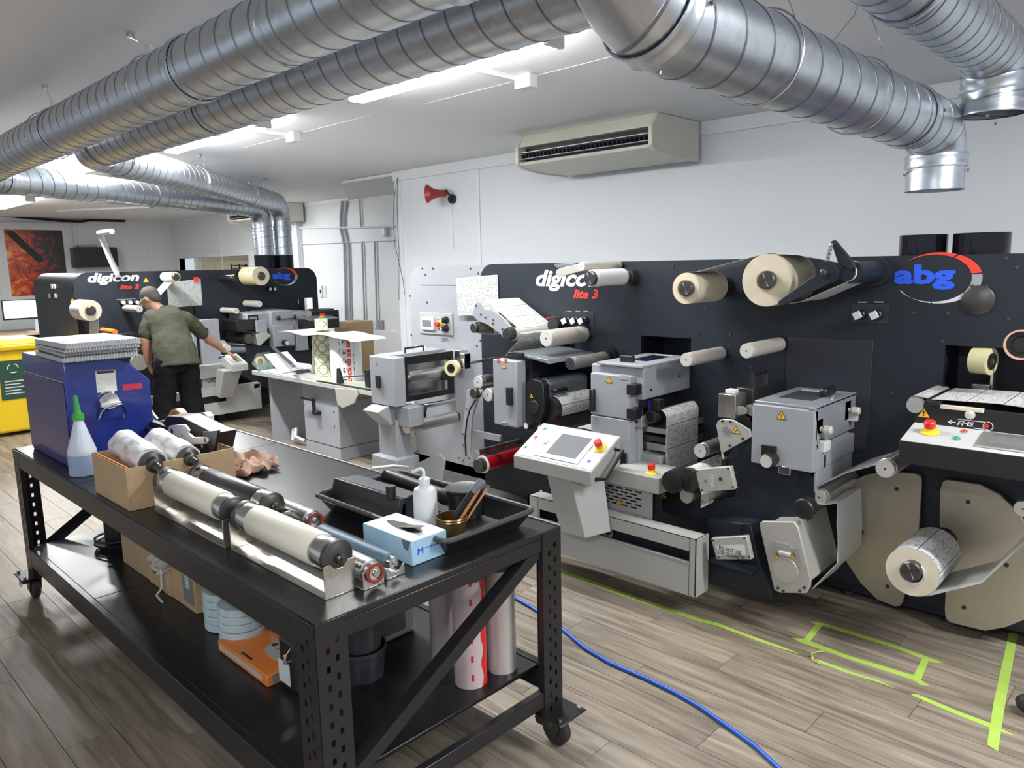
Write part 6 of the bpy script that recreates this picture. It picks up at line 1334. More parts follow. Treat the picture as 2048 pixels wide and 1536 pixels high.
# papers, magazine bag, ruler, tape on the left end of the table
tag(obj('paper_sheet', MB().prism([W(a,b,Z=zt_+.004) for a,b in [(505,730),(560,722),(620,728),(630,745),(575,752),(520,742)]], (0,0,.002)), M_paper), 'cream paper sheets lying flat on the left of the table', 'paper')
tag(obj('dark_folder', MB().prism([W(a,b,Z=zt_+.01) for a,b in [(588,742),(617,739),(622,744),(594,748)]], (0,0,.006)), M_txt), 'thin black folder on the table in front of the ring labels', 'folder')
mb = MB(); P_ = [W(a,b,Z=zt_+.10) for a,b in [(528,705),(575,699),(605,722),(560,730)]]
mb.hexa([p_-Vector((0,0,.03 if i in (0,1) else .09)) for i, p_ in enumerate(P_)], [p_+Vector((0,0,-.02 if i in (0,1) else -.08)) for i, p_ in enumerate(P_)])
tag(obj('clipboard', mb, M_paper, bevel=.003), 'white forms on a slanted clipboard on the table', 'clipboard')
tag(obj('steel_ruler', MB().prism([W(a,b,Z=zt_+.12) for a,b in [(540,693),(545,690),(593,733),(586,736)]], (0,0,.003)), M_steel), 'steel ruler lying across the white forms', 'ruler')
g_ = W(519, 722, Z=zt_+.05); tag(obj('tape_roll', MB().lathe(g_, (1,-.3,.15), [(0,.028),(0,.05),(.05,.05),(.05,.028),(0,.028)], 24, False), M_card2), 'brown tape roll at the left end of the table', 'tape')
def m_bag():
    return mat('green_silver_foil', (.16,.24,.20), .25, .4, .9, 30)
mb = MB(); P_ = [W(a,b,Z=zt_+.004) for a,b in [(504,730),(512,712),(540,708),(556,722),(548,738),(515,742)]]
mb.prism(P_, (0,0,.035)); tag(obj('foil_bag', mb, m_bag(), bevel=.015), 'crumpled green and silver foil bag on the table end', 'bag')
# carton behind table right
g_ = W(697, 660, Y=6.3); tag(obj('carton', MB().box(g_.x-.22, g_.x+.2, 6.2, 6.6, .0, W(697,645,Y=6.2).z), M_card, bevel=.004), 'brown carton stack by the far wall right of the far press', 'box')
# ================================================================== TROLLEY WORKBENCH
CX0, CX1, CY0, CY1, CT = -4.73, -1.68, .96, 1.97, .86
ct = thing('workbench_trolley', ((CX0+CX1)/2, (CY0+CY1)/2, 0), 'long black steel workbench trolley on castors in the foreground', 'workbench')
XS = -3.69
for a_, b_ in ((CX0, XS-.001), (XS+.001, CX1)): obj('top_panel', MB().box(a_+.0, b_-.0, CY0+.006, CY1, CT-.02, CT), M_blk, ct, bevel=.003)
obj('front_beam', MB().box(CX0+.05, CX1-.10, CY0-.002, CY0+.04, .765, CT-.004), M_blk, ct, bevel=.004)
obj('rear_beam', MB().box(CX0+.05, CX1-.05, CY1-.04, CY1+.002, .765, CT-.004), M_blk, ct, bevel=.004)
obj('rear_lip', MB().box(CX0, CX1, CY1-.006, CY1+.002, CT, CT+.004), M_alu, ct)
for x in (CX0, CX1-.035): obj('end_beam', MB().box(x, x+.035, CY0+.04, CY1-.04, .79, CT-.02), M_blk, ct, bevel=.003)
for a_, b_ in ((CX0+.03, XS-.0015), (XS+.0015, CX1-.09)): obj('shelf_panel', MB().box(a_, b_, CY0+.03, CY1-.03, .285, .30), M_blk, ct, bevel=.003)
obj('front_lower_beam', MB().box(CX0+.05, CX1-.05, CY0-.002, CY0+.03, .20, .305), M_blk, ct, bevel=.004)
obj('rear_lower_beam', MB().box(CX0+.05, CX1-.05, CY1-.03, CY1+.002, .20, .305), M_blk, ct, bevel=.004)
for x in (CX0, CX1-.03): obj('end_tie', MB().box(x, x+.03, CY0+.04, CY1-.04, .19, .25), M_blk, ct, bevel=.003)
def slots_for(u0, u1, z0, z1, cols):
    out = []; z = z0+.03
    while z < z1-.03:
        for k, u in enumerate(cols): out.append((u-.006, u+.006, z+.025*(k%2)-.010, z+.025*(k%2)+.010))
        z += .055
    return out
for sx in (0, 1):
    for sy in (0, 1):
        x = (CX0, CX1)[sx]; y = (CY0, CY1)[sy]; ix = 1 if sx == 0 else -1; iy = 1 if sy == 0 else -1
        xa_, xb_ = sorted((x, x+ix*.10)); ya_, yb_ = sorted((y, y+iy*.10))
        mb = MB()
        mb.grid(xa_, xb_, .14, CT-.002, y+(-.003 if sy == 0 else 0), y+(.0 if sy == 0 else .003), slots_for(xa_, xb_, .14, CT, (xa_+.035, xa_+.065)))
        mb.grid(ya_, yb_, .14, CT-.002, x-(.003 if sx == 0 else 0), x+(.0 if sx == 0 else .003), slots_for(ya_, yb_, .14, CT, (ya_+.035, ya_+.065)), 'YZ')
        po = obj('post', mb, M_blk, ct, smooth=20)
        obj('post_fold', MB().box(*sorted((x+ix*.094, x+ix*.10)), *sorted((y, y+iy*.02)), .14, CT-.03), M_blk, po)
        obj('post_fold', MB().box(*sorted((x, x+ix*.02)), *sorted((y+iy*.094, y+iy*.10)), .14, CT-.03), M_blk, po)
        pcx, pcy = x+ix*.045-ix*.03, y+iy*.045-iy*.03
        ca = obj('castor_plate', MB().box(pcx-.085, pcx+.085, pcy-.075, pcy+.075, .132, .14), M_blk, ct, bevel=.004)
        for dx in (-.065, .065):
            for dy in (-.055, .055): obj('bolt', MB().cyl((pcx+dx, pcy+dy, .14), (pcx+dx, pcy+dy, .152), .010, 6), M_chrome, ca)
        obj('fork', MB().prism([(pcx-.05, pcy-.03, .132), (pcx+.05, pcy-.03, .132), (pcx+.02, pcy-.03, .045), (pcx-.02, pcy-.03, .045)], (0,.004,0)), M_iron, ca); obj('fork', MB().prism([(pcx-.05, pcy+.026, .132), (pcx+.05, pcy+.026, .132), (pcx+.02, pcy+.026, .045), (pcx-.02, pcy+.026, .045)], (0,.004,0)), M_iron, ca)
        obj('wheel', MB().lathe((pcx, pcy-.022, .058), (0,1,0), [(0,.03),(.002,.05),(.008,.058),(.036,.058),(.042,.05),(.044,.03)], 28), M_rubber, ca)
        obj('wheel_hub', MB().lathe((pcx, pcy-.024, .058), (0,1,0), [(0,.008),(0,.03),(.048,.03),(.048,.008)], 20), M_black, ca)
        obj('brake_pedal', MB().prism([(pcx-.06, pcy-.06, .115), (pcx+.02, pcy-.06, .125), (pcx+.02, pcy-.06, .095), (pcx-.05, pcy-.06, .09)], (0,.03,0)), M_iron, ca, bevel=.003)
        if sx == 0 and sy == 0: obj('brake_tag', MB().box(pcx-.045, pcx+.0, pcy-.064, pcy-.060, .075, .092), M_paper, ca)
# diagonal braces
def brace(x, ya, za, yb, zb, parent, ix):
    d = Vector((0, yb-ya, zb-za)).normalized(); n_ = Vector((0, -d.z, d.y))*.025
    A, B = Vector((x, ya, za)), Vector((x, yb, zb))
    obj('diagonal_brace', MB().prism([A-n_, B-n_, B+n_, A+n_], (ix*.004, 0, 0)), M_blk, parent, bevel=.001)
    obj('brace_flange', MB().hexa([A-n_, B-n_, B-n_*.85, A-n_*.85], [A-n_+Vector((ix*.04,0,0)), B-n_+Vector((ix*.04,0,0)), B-n_*.85+Vector((ix*.04,0,0)), A-n_*.85+Vector((ix*.04,0,0))]), M_blk, parent)
brace(CX1-.006, 1.87, .80, 1.03, .335, ct, -1)
brace(CX0+.006, 1.06, .28, 1.87, .80, ct, 1)
# ---------------------------------------------------------------- blue cabinet and what lies on it
bx0, bx1, by0_, by1_, bz = -4.64, -3.93, 1.035, 1.42, 1.385
bc_ = thing('blue_cabinet', ((bx0+bx1)/2, 1.2, CT), 'dark blue enamelled steel cabinet with a chrome catch on the left end of the trolley', 'cabinet')
pr1 = [(by0_, CT), (by0_, bz), (by1_-.16, bz), (by1_-.13, bz-.008), (by1_-.10, bz-.025), (by1_, bz-.13), (by1_, CT)]
obj('body', MB().prism([(bx0, a, b) for a, b in pr1], (bx1-bx0, 0, 0)), M_blue, bc_, bevel=.008)
obj('door_seam', MB().box(bx0+.02, bx1-.02, by0_-.0015, by0_, bz-.10, bz-.096), M_alu, bc_); obj('door_panel', MB().box(bx0+.012, bx1-.012, by0_-.006, by0_, CT+.02, bz-.105), mat('violet_blue_enamel', (.045,.04,.20), .18, 0, .15, 3, coat=.4), bc_, bevel=.003)
def onB(px, py, d=.001): p_ = W(px, py, X=bx1); return Vector((bx1+d, p_.y, p_.z))
la = [onB(190, 741), onB(230, 738), onB(234, 781), onB(194, 786)]
mb = MB(); mb.v += la+[q+Vector((.001,0,0)) for q in la]; mb.face([4,5,6,7], [(0,0),(0,.1),(.15,.1),(.15,0)]); mb.face([3,2,1,0])
for i in range(4): j = (i+1)%4; mb.face([i,j,4+j,4+i])
inst = obj('instruction_label', mb, M_docn, bc_, smooth=0); a_, b_ = onB(193,743,.003), onB(228,741,.003); obj('label_header', MB().prism([a_, b_, onB(228,745,.003), onB(193,747.5,.003)], (.0006,0,0)), M_txt, inst)
obj('red_tape', MB().prism([onB(244,769), onB(284,766), onB(284,777), onB(246,781)], (.001,0,0)), mat('pinkish_red_tape', (.55,.03,.07), .4, 0, .3, 40), bc_)
g_ = onB(213, 803); w_ = .055
obj('catch_plate', MB().prism([onB(197,800,0), onB(238,795,0), onB(246,835,0), onB(195,838,0)], (.004,0,0)), M_blue, bc_)
obj('catch_cup', MB().lathe(Vector((bx1+.0, onB(216,797).y, onB(216,800).z)), (1,0,0), [(0,.050),(.02,.048),(.03,.040)], 28), M_chrome, bc_)
obj('catch_bar', MB().prism([onB(196,806,.03), onB(236,800,.03), onB(238,808,.03), onB(197,814,.03)], (.012,0,0)), M_rend, bc_, bevel=.004)
obj('catch_bail', MB().tube([onB(197,838,.01), onB(199,822,.035), onB(207,812,.045), onB(236,806,.045), onB(246,818,.03), onB(247,834,.01)], .006, 8), M_chrome, bc_)
M_wire = mat('silver_page_block', (.55,.56,.57), .35, .2, .08, 90); M_silv = mat('silver_foil_cover', (.62,.60,.60), .22, .6, .15, 4)
zb0 = bz+.001
for k, (th_, dx, dy, rz) in enumerate(((.026, .00, .0, 0), (.018, -.02, .012, -.02), (.016, .01, .004, .015), (.026, .0, .010, .035))):
    lab = ('bottom spiral-bound sample book of the stack on the blue cabinet', 'second spiral-bound book from the bottom of the stack', 'third spiral-bound book from the bottom of the stack', 'topmost silver spiral-bound book of the stack')[k]
    t = thing('spiral_book', (-4.14, 1.21, zb0), lab, 'book', 'spiral books on the blue cabinet')
    M4 = Matrix.Translation((-4.14+dx, 1.20+dy, 0)) @ Matrix.Rotation(rz-.03, 4, 'Z')
    mb = MB().box(-.245, .255, -.165, .165, zb0+.002, zb0+th_-.003); mb.xf(M4); obj('pages', mb, M_wire, t)
    for z_ in (zb0, zb0+th_-.003): mb = MB().box(-.25, .262, -.168, .168, z_, z_+.002); mb.xf(M4); obj('cover', mb, M_silv if k == 3 else M_greyd, t)
    for q_ in range(26):
        y_ = -.158+q_*.0126; c_ = Vector((.262, y_, zb0+th_/2)); ring = [M4 @ (c_+Vector((math.cos(a)*(.010), 0, math.sin(a)*(th_*.55)))) for a in [i*PI/4 for i in range(9)]]
        obj('spiral_coil', MB().tube(ring, .0014, 4, caps=False), M_white, t) if q_ % 1 == 0 else None
    zb0 += th_+.001
# white cone spray bottle
c_ = Vector((-3.86, .985+.075, CT)); c_.y = 1.005+.0
c_ = Vector((-3.80, 1.03, CT)); c_ = W(174, 943, Z=CT); c_.x += .03; c_.y -= .0
cc = Vector((-3.835, 1.05, CT))
t = thing('squeeze_bottle', cc, 'white cone-shaped squeeze bottle with a green nozzle beside the blue cabinet', 'bottle')
obj('bottle_body', MB().lathe(cc, (0,0,1), [(0,.056),(.005,.062),(.11,.062),(.12,.060),(.255,.020),(.262,.018)], 36), mat('milky_plastic', (.60,.66,.74), .35, 0, .03), t)
obj('liquid_band', MB().lathe(cc, (0,0,1), [(.004,.0625),(.100,.0625)], 36, False), mat('blue_tint_liquid', (.30,.40,.60), .3), t)
obj('nozzle_collar', MB().lathe(cc+Vector((0,0,.262)), (0,0,1), [(0,.026),(.03,.024)], 24), mat('bright_green', (.05,.36,.06), .4), t)
obj('nozzle', MB().lathe(cc+Vector((0,0,.29)), (-.04,-.02,1), [(0,.016),(.07,.009),(.085,.009),(.088,.004)], 20), MATS['bright_green'], t)
# cans
def can(px, py, Y, r, h, parts, label, cat='can'):
    p_ = W(px, py, Y=Y); p_.z = CT; t = thing('spray_can', p_, label, cat)
    for (z0_, z1_, r_, m, nm) in parts: obj(nm, MB().lathe(p_+Vector((0,0,z0_)), (0,0,1), [(0,r_*.97),(.002,r_),(z1_-z0_-.003,r_),(z1_-z0_,r_*.95)], 24), m, t)
    return p_, t
p_, t = can(240, 900, 1.42, .028, .2, [(0,.150,.028,M_yelw if 0 else mat('can_yellow', (.75,.55,.02), .3),'can_body'),(.150,.175,.027,mat('can_blue', (.02,.02,.22), .25),'blue_band'),(.175,.185,.020,M_alu,'dome'),(.185,.225,.024,M_red,'red_cap')], 'blue and yellow lubricant spray can with a red cap', 'spray can')
rt_ = Matrix(((math.cos(.75), 0, math.sin(.75)), (math.sin(.75), 0, -math.cos(.75)), (0, 1, 0)))
text('lettering', '-40', p_+Vector((.012,-.029,.09)), .03, .018, M_txt, t, matrix=rt_)
obj('white_straw', MB().cyl(p_+Vector((.03,-.01,.15)), p_+Vector((.03,-.01,.24)), .004, 8), M_white, t)
p_, t = can(258, 905, 1.48, .03, .2, [(0,.13,.034,M_black,'can_body'),(.13,.175,.030,MATS['can_blue'],'blue_band'),(.175,.20,.022,M_white,'white_cap')], 'black can with a blue shoulder and white cap behind the carton', 'spray can')
p_, t = can(291, 850, 1.66, .036, .2, [(0,.12,.036,M_gold2,'can_body'),(.12,.124,.037,M_rend,'lid')], 'gold can standing behind the carton near the person', 'can')
# open carton
kx0, kx1, ky0_, ky1_, kz1 = -3.47, -3.07, .985, 1.43, 1.035
t = thing('open_carton', ((kx0+kx1)/2, 1.2, CT), 'open brown carton holding wrapped cylinders on the trolley edge', 'box')
for nm, b_ in (('front_wall',(kx0,kx1,ky0_,ky0_+.006)),('rear_wall',(kx0,kx1,ky1_-.006,ky1_)),('left_wall',(kx0,kx0+.006,ky0_+.006,ky1_-.006)),('right_wall',(kx1-.006,kx1,ky0_+.006,ky1_-.006))):
    obj(nm, MB().box(*b_, CT+.001, kz1), M_card, t, bevel=.0015)
obj('bottom', MB().box(kx0+.006, kx1-.006, ky0_+.006, ky1_-.006, CT+.001, CT+.006), M_card, t)
obj('orange_liner', MB().box(kx0+.008, kx1-.008, ky0_+.007, ky0_+.012, CT+.02, kz1+.004), M_orange, t); obj('orange_liner', MB().box(kx0+.012, kx0+.2, ky0_+.012, ky0_+.016, kz1-.02, kz1+.002), M_orange, t)
def wrapped(p0, p1, r, label, m, endlen=.10):
    p0, p1 = Vector(p0), Vector(p1); d = (p1-p0).normalized(); L_ = (p1-p0).length
    t = thing('wrapped_cylinder', (p0+p1)/2-Vector((0,0,r)), label, 'cylinder')
    def rr(k): return lambda th: r*(1+.05*math.sin(3*th+k*1.3)+.03*math.sin(7*th-k))
    mb = MB(); n = 8; mb.tube([p0+d*(L_-endlen)*i/n for i in range(n+1)], rr, 28); 
    mb.u = [None]*len(mb.f)
    for fi, f in enumerate(mb.f[:-2]):
        k, i = divmod(fi, 28); mb.u[fi] = [(i*.012, k*.04), ((i+1)*.012, k*.04), ((i+1)*.012, (k+1)*.04), (i*.012, (k+1)*.04)]
    obj('paper_wrap', mb, m, t, smooth=60)
    obj('cylinder_end', MB().lathe(p0+d*(L_-endlen-.03), d, [(0,r*.82),(.05,r*.80),(.055,r*.55),(.075,r*.45),(.078,r*.28),(.115,r*.26),(.12,r*.2)], 28), M_iron, t)
    obj('shaft_bore', MB().cyl(p0+d*(L_-.014), p0+d*(L_-.0085), r*.12, 10), M_txt, t)
wrapped((-3.45,1.11,1.055), (-3.0,1.09,1.025), .062, 'paper-wrapped cylinder lying at the front of the open carton', M_wrap)
wrapped((-3.45,1.25,1.045), (-3.0,1.235,1.02), .055, 'greyer paper-wrapped cylinder behind the front one in the carton', M_wrap)
# black bracket assembly leaning in the carton
def vX(px, py, X=None, Y=None): return W(px, py, Y=Y)
t = thing('bracket_assembly', (-3.3, 1.45, 1.0), 'black bracket assembly with two grey cast side plates leaning in the carton', 'machine part')
YA = 1.36
def pl(name, pix, Y, th, m): return obj(name, MB().prism([W(a,b,Y=Y) for a,b in pix], (0,th,0)), m, t, bevel=.002)
sp1 = pl('side_plate', [(335,862),(338,852),(352,850),(368,850),(377,861),(374,866),(385,875),(413,874),(416,882),(412,888),(376,889),(345,876)], 1.36, .012, M_rend)
for a,b,r_ in ((344,862,.012),(410,881,.010),(345,873,.005),(364,872,.005),(361,879,.003)): q = W(a,b,Y=1.359); obj('bolt', MB().cyl(q, q-Vector((0,.002,0)), r_, 14), M_iron, sp1)
q = W(405, 893, Y=1.35); obj('ring_bolt', MB().lathe(q, (0,-1,0), [(0,.004),(0,.009),(.004,.009),(.004,.004)], 14, False), M_chrome, t)
sp2 = pl('side_plate', [(257,833),(260,824),(270,821),(300,820),(306,829),(313,837),(311,842),(290,836),(278,833),(270,842),(262,843)], 1.46, .012, M_rend)
q = W(267, 830, Y=1.459); obj('bolt', MB().cyl(q, q-Vector((0,.002,0)), .012, 14), M_iron, sp2)
obj('cross_beam', MB().prism([W(a,b,Y=1.40) for a,b in [(268,838),(275,833),(340,857),(337,870),(330,868),(268,848)]], (0,.03,0)), M_dark, t, bevel=.003)
obj('block', MB().prism([W(a,b,Y=1.42) for a,b in [(330,838),(334,832),(362,834),(425,866),(432,866),(424,906),(350,915),(340,890),(300,880)]], (0,.10,0)), M_black, t, bevel=.004)
obj('end_plate', MB().prism([W(a,b,Y=1.37) for a,b in [(404,864),(436,861),(428,903),(420,905)]], (0,.012,0)), M_black, t, bevel=.002)
obj('window_frame', MB().tube([W(a,b,Y=1.37) for a,b in [(286,869),(292,855),(313,863),(306,883),(286,869)]], .005, 6), M_dark, t)
obj('inner_rail', MB().prism([W(a,b,Y=1.45) for a,b in [(314,842),(330,840),(332,852),(318,848)]], (0,.03,0)), M_rend, t)
# tape dispenser with orange-cored roll
g_ = W(364, 836, Y=1.80); t = thing('tape_dispenser', (g_.x, 1.8, g_.z-.06), 'grey tape dispenser with a yellow roll on an orange core behind the carton', 'tape dispenser')
obj('tape_roll', MB().lathe(g_, (.3,-1,0), [(0,.047),(0,.063),(.045,.063),(.045,.047),(0,.047)], 32, False), mat('warm_yellow_tape', (.75,.55,.22), .3), t)
obj('orange_core', MB().lathe(g_+Vector((0,-.001,0)), (.3,-1,0), [(0,.01),(0,.048),(.044,.048),(.044,.01)], 28), M_orange, t)
obj('dispenser_body', MB().prism([W(a,b,Y=1.74) for a,b in [(330,834),(360,832),(385,828),(407,825),(414,832),(416,850),(360,839)]], (0,.04,0)), M_rend, t, bevel=.004)
obj('dispenser_foot', MB().box(g_.x-.10, g_.x+.25, 1.72, 1.80, CT, CT+.02), M_rend, t); obj('dispenser_stem', MB().box(g_.x+.0, g_.x+.2, 1.74, 1.78, CT+.02, g_.z-.02), M_rend, t)
# rag
bm_ = MB(); ns = 26
cx_, cy_ = -3.30, 1.60
for i in range(ns):
    for j in range(ns):
        u, v = i/(ns-1)-.5, j/(ns-1)-.5
        h_ = .045*max(0, 1-((u*2)**2+(v*2)**2)*.8) + .022*math.sin(u*17+v*9)*math.cos(v*15-u*5)+.012*math.sin(31*u-13*v)
        bm_.v.append(Vector((cx_+u*.27+.02*math.sin(v*14), cy_+v*.20+.02*math.sin(u*11), CT+.012+max(.0, h_+.012))))
for i in range(ns-1):
    for j in range(ns-1): a = i*ns+j; bm_.face([a, a+1, a+ns+1, a+ns])
rag = obj('rag', bm_, M_cloth, smooth=60); tag(rag, 'crumpled beige rag lying on the trolley behind the rollers', 'cloth'); sm = rag.modifiers.new('solid', 'SOLIDIFY'); sm.thickness = .004; sm.offset = 1
# print rollers on bent steel cradles
def cradle(x0, x1, y0, y1, hl, hr, label, ends=True, name='roller_cradle'):
    t = thing(name, ((x0+x1)/2, (y0+y1)/2, CT), label, 'cradle')
    obj('base_sheet', MB().box(x0, x1, y0, y1, CT+.0005, CT+.004), M_steelw, t, bevel=.001)
    for x, h in ((x0, hl), (x1-.004, hr)):
        ym_ = (y0+y1)/2
        obj('end_plate', MB().prism([(x, y0, CT+.004), (x, y1, CT+.004), (x, y1, CT+h), (x, ym_+.03, CT+h), (x, ym_+.012, CT+h-.018), (x, ym_-.012, CT+h-.018), (x, ym_-.03, CT+h), (x, y0, CT+h)], (.004,0,0)), M_steelw, t, bevel=.001)
    return t
cradle(-3.005, -2.40, 1.055, 1.18, .10, .10, 'bent sheet steel cradle under the left cream roller')
cradle(-2.375, -1.79, 1.065, 1.17, .10, .10, 'bent sheet steel cradle at the trolley corner under the right cream roller')
cradle(-2.99, -2.40, 1.205, 1.31, .07, .07, 'sheet steel cradle behind, under the black roller')
cradle(-2.36, -1.76, 1.175, 1.25, .045, .055, 'low sheet steel cradle holding the small roller with a red ring')
def proller(x0, x1, y, z, r, rc, m, label, ring=None, chrome=.07, jr=.016):
    t = thing('print_roller', ((x0+x1)/2, y, z-r), label, 'roller'); L_ = x1-x0
    obj('sleeve', MB().lathe((x0+chrome+.015, y, z), (1,0,0), [(0,rc*.94),(.006,rc),(L_-2*chrome-.036,rc),(L_-2*chrome-.03,rc*.94)], 40), m, t)
    for xx in (x0+.012, x1-chrome-.012): obj('steel_collar', MB().lathe((xx, y, z), (1,0,0), [(0,r*.93),(.004,r*.95),(chrome-.004,r*.95),(chrome,r*.9)], 36), M_steel, t)
    for xx in (x0-.004, x1-.014):
        g = obj('gear_ring', MB().lathe((xx, y, z), (1,0,0), [(0,r*.9),(.003,r*1.04),(.015,r*1.04),(.018,r*.9)], 36), M_iron, t)
        for q_ in range(36):
            a_ = q_*2*PI/36; 
        obj('end_cap', MB().lathe((xx-.006, y, z), (1,0,0), [(0,r*.5),(.006,r*.85),(.024,r*.85),(.030,r*.5)], 28), M_iron, g)
    obj('journal', MB().lathe((x0-.03, y, z), (1,0,0), [(0,jr*.8),(.004,jr),(L_+.056,jr),(L_+.06,jr*.8)], 20), M_iron, t)
    obj('journal_bolt', MB().cyl((x1+.03, y, z), (x1+.038, y, z), jr*.55, 6), M_iron, t)
    return t
M_csleeve = mat('cream_rubber_sleeve', (.66,.64,.54), .38, 0, .04, 4)
proller(-3.02, -2.43, 1.115, .972, .050, .052, M_csleeve, 'left cream rubber-covered print roller with steel ends')
proller(-2.36, -1.80, 1.118, .972, .050, .052, M_csleeve, 'right cream rubber-covered print roller at the trolley corner')
proller(-3.03, -2.43, 1.255, .955, .048, .049, mat('black_rubber_sleeve', (.03,.032,.036), .35, 0, .05, 4), 'black rubber-covered print roller behind the left cream one')
def small(x0, x1, y, z, r, m, label, ringm=None):
    t = thing('small_roller', ((x0+x1)/2, y, z-r), label, 'roller')
    obj('sleeve', MB().lathe((x0, y, z), (1,0,0), [(0,r*.9),(.005,r),(x1-x0-.04,r),(x1-x0-.035,r*.7)], 28), m, t)
    obj('end_bearing', MB().lathe((x1-.035, y, z), (1,0,0), [(0,r*.75),(.02,r*.75),(.022,r*.3),(.03,r*.3)], 24), M_steel, t)
    if ringm: obj('red_ring', MB().lathe((x1-.016, y, z), (1,0,0), [(0,r*.62),(0,r*.88),(.006,r*.88),(.006,r*.62),(0,r*.62)], 24, False), ringm, t)
    return t
M_rring = mat('brick_red_ring', (.24,.04,.025), .45)
small(-2.36, -1.74, 1.215, .905, .036, M_steel, 'small steel roller with a red ring end next to the right cream roller', M_rring)
small(-2.60, -2.28, 1.345, .905, .036, M_steel, 'short steel roller with a red ring end beyond the black roller', M_rring)
t = small(-2.19, -1.76, 1.30, .905, .024, M_steel_b, 'slim teal-blue roller beside the glove box')
cradle(-1.90, -1.77, 1.265, 1.335, .02, .035, 'low steel cradle end under the teal-blue roller')
# glove box
t = thing('glove_box', (-1.92, 1.45, CT), 'light blue and white disposable glove box with black gloves showing', 'box')
gx0, gx1, gy0, gy1, gz = -2.055, -1.792, 1.383, 1.527, CT+.082
obj('carton', MB().box(gx0, gx1, gy0, gy1, CT+.001, gz), M_glovebox, t, bevel=.002)
obj('white_top', MB().prism([(gx0+.002,gy0+.002,gz), (gx1-.002,gy0+.002,gz), (gx1-.002,gy1-.002,gz), (gx0+.002,gy1-.002,gz)], (0,0,.0008)), mat('pale_card', (.70,.73,.77), .45, 0, .08, 12), t)
gl = [(gx0+.05+.08+.09*math.cos(a), (gy0+gy1)/2+.026*math.sin(a)*(1+.3*math.cos(a)), gz+.0009) for a in [i*2*PI/24 for i in range(24)]]
obj('slot', MB().prism(gl, (0,0,.0006)), M_txt, t)
g_ = Vector(((gx0+gx1)/2+.03, (gy0+gy1)/2, gz)); ns_ = MB()
obj('glove_fold', MB().prism([(g_.x-.03,g_.y-.02,gz+.001), (g_.x+.06,g_.y-.012,gz+.018), (g_.x+.065,g_.y+.014,gz+.02), (g_.x-.02,g_.y+.02,gz+.001)], (0,0,.003)), mat('grey_black_glove', (.13,.11,.09), .5, 0, .3, 30), t, bevel=.002)
obj('grey_patch', MB().prism([(gx1-.05,gy0-.0008,gz-.001),(gx1-.005,gy0-.0008,gz-.001),(gx1-.02,gy0-.0008,gz-.035),(gx1-.04,gy0-.0008,gz-.03)], (0,-.0005,0)), M_greyd, t)
text('lettering', 'M', Vector((gx1+.0012, gy0+.022, CT+.032)), .022, .022, M_blueink, t, 'X')
obj('printed_line', MB().box(gx1, gx1+.0008, gy0+.055, gy1-.015, CT+.045, CT+.048), M_blueink, t)
# black tray with things
def tray(x0, x1, y0, y1, z0, z1, label):
    t = thing('plastic_tray', ((x0+x1)/2, (y0+y1)/2, z0), label, 'tray'); i = .045
    def rr(d, z): return [(x0+d,y0+d,z),(x1-d,y0+d,z),(x1-d,y1-d,z),(x0+d,y1-d,z)]
    obj('tray_floor', MB().hexa(rr(i, z0), rr(i, z0+.004)), M_black, t)
    A, B = rr(i, z0), rr(0.008, z1); A2, B2 = rr(i+.004, z0), rr(.012, z1)
    for k in range(4):
        j = (k+1) % 4; obj('tray_wall', MB().hexa([A[k], A[j], A2[j], A2[k]], [B[k], B[j], B2[j], B2[k]]), M_black, t)
    pts = [Vector(p) for p in rr(.004, z1)]
    path = fillet([pts[0].lerp(pts[1], .5)]+[pts[1], pts[2], pts[3], pts[0]]+[pts[0].lerp(pts[1], .5)], .03, 6)
    obj('tray_rim', MB().tube(path, .010, 8), M_rubrim, t); return t
M_rubrim = mat('grey_black_rim', (.05,.05,.055), .35)
tray(-2.52, -1.735, 1.475, 1.905, CT+.002, CT+.065, 'black plastic tray at the right end of the trolley holding bottles and tools')
TZ = CT+.008
t = thing('ink_duct', (-2.35, 1.66, TZ), 'black sloping ink duct part with silver scratches lying in the tray', 'machine part')
obj('sloping_plate', MB().prism([(-2.50,1.53,TZ+.01),(-2.50,1.56,TZ+.11),(-2.49,1.575,TZ+.11),(-2.49,1.55,TZ+.01)], (.42,0,0)), mat('scratched_black', (.02,.02,.022), .38, .1, .4, 25), t, bevel=.003)
obj('body', MB().box(-2.49, -2.10, 1.60, 1.66, TZ, TZ+.105), M_greyd if 0 else M_dark, t, bevel=.004); obj('top_bar', MB().box(-2.48, -2.07, 1.57, 1.60, TZ+.09, TZ+.112), M_dark, t, bevel=.003)
q = Vector((-2.13, 1.56, TZ+.10)); obj('peg', MB().cyl(q, q+Vector((0,0,.05)), .018, 16), M_black, t)
t = thing('squeegee_tube', (-2.2, 1.80, TZ), 'dark tube tool lying along the back of the tray', 'tool')
obj('tube', MB().cyl((-2.48,1.80,TZ+.07), (-2.0,1.78,TZ+.06), .028, 20), M_black, t); obj('tube_cap', MB().lathe((-2.10,1.786,TZ+.062), (1,0,0), [(0,.033),(.06,.033)], 20), M_rubber, t)
obj('white_edge', MB().tube([(-2.50,1.74,TZ+.11),(-2.49,1.84,TZ+.10),(-2.42,1.87,TZ+.10)], .006, 6), M_rend, t)
g_ = Vector((-1.985, 1.60, TZ))
t = thing('wash_bottle', g_, 'white plastic wash bottle with a bent spout standing in the tray', 'bottle')
obj('bottle_body', MB().lathe(g_, (0,0,1), [(0,.038),(.004,.042),(.145,.042),(.16,.036),(.168,.022),(.172,.018)], 36), mat('milk_white_plastic', (.66,.68,.69), .35, 0, .03, 6), t)
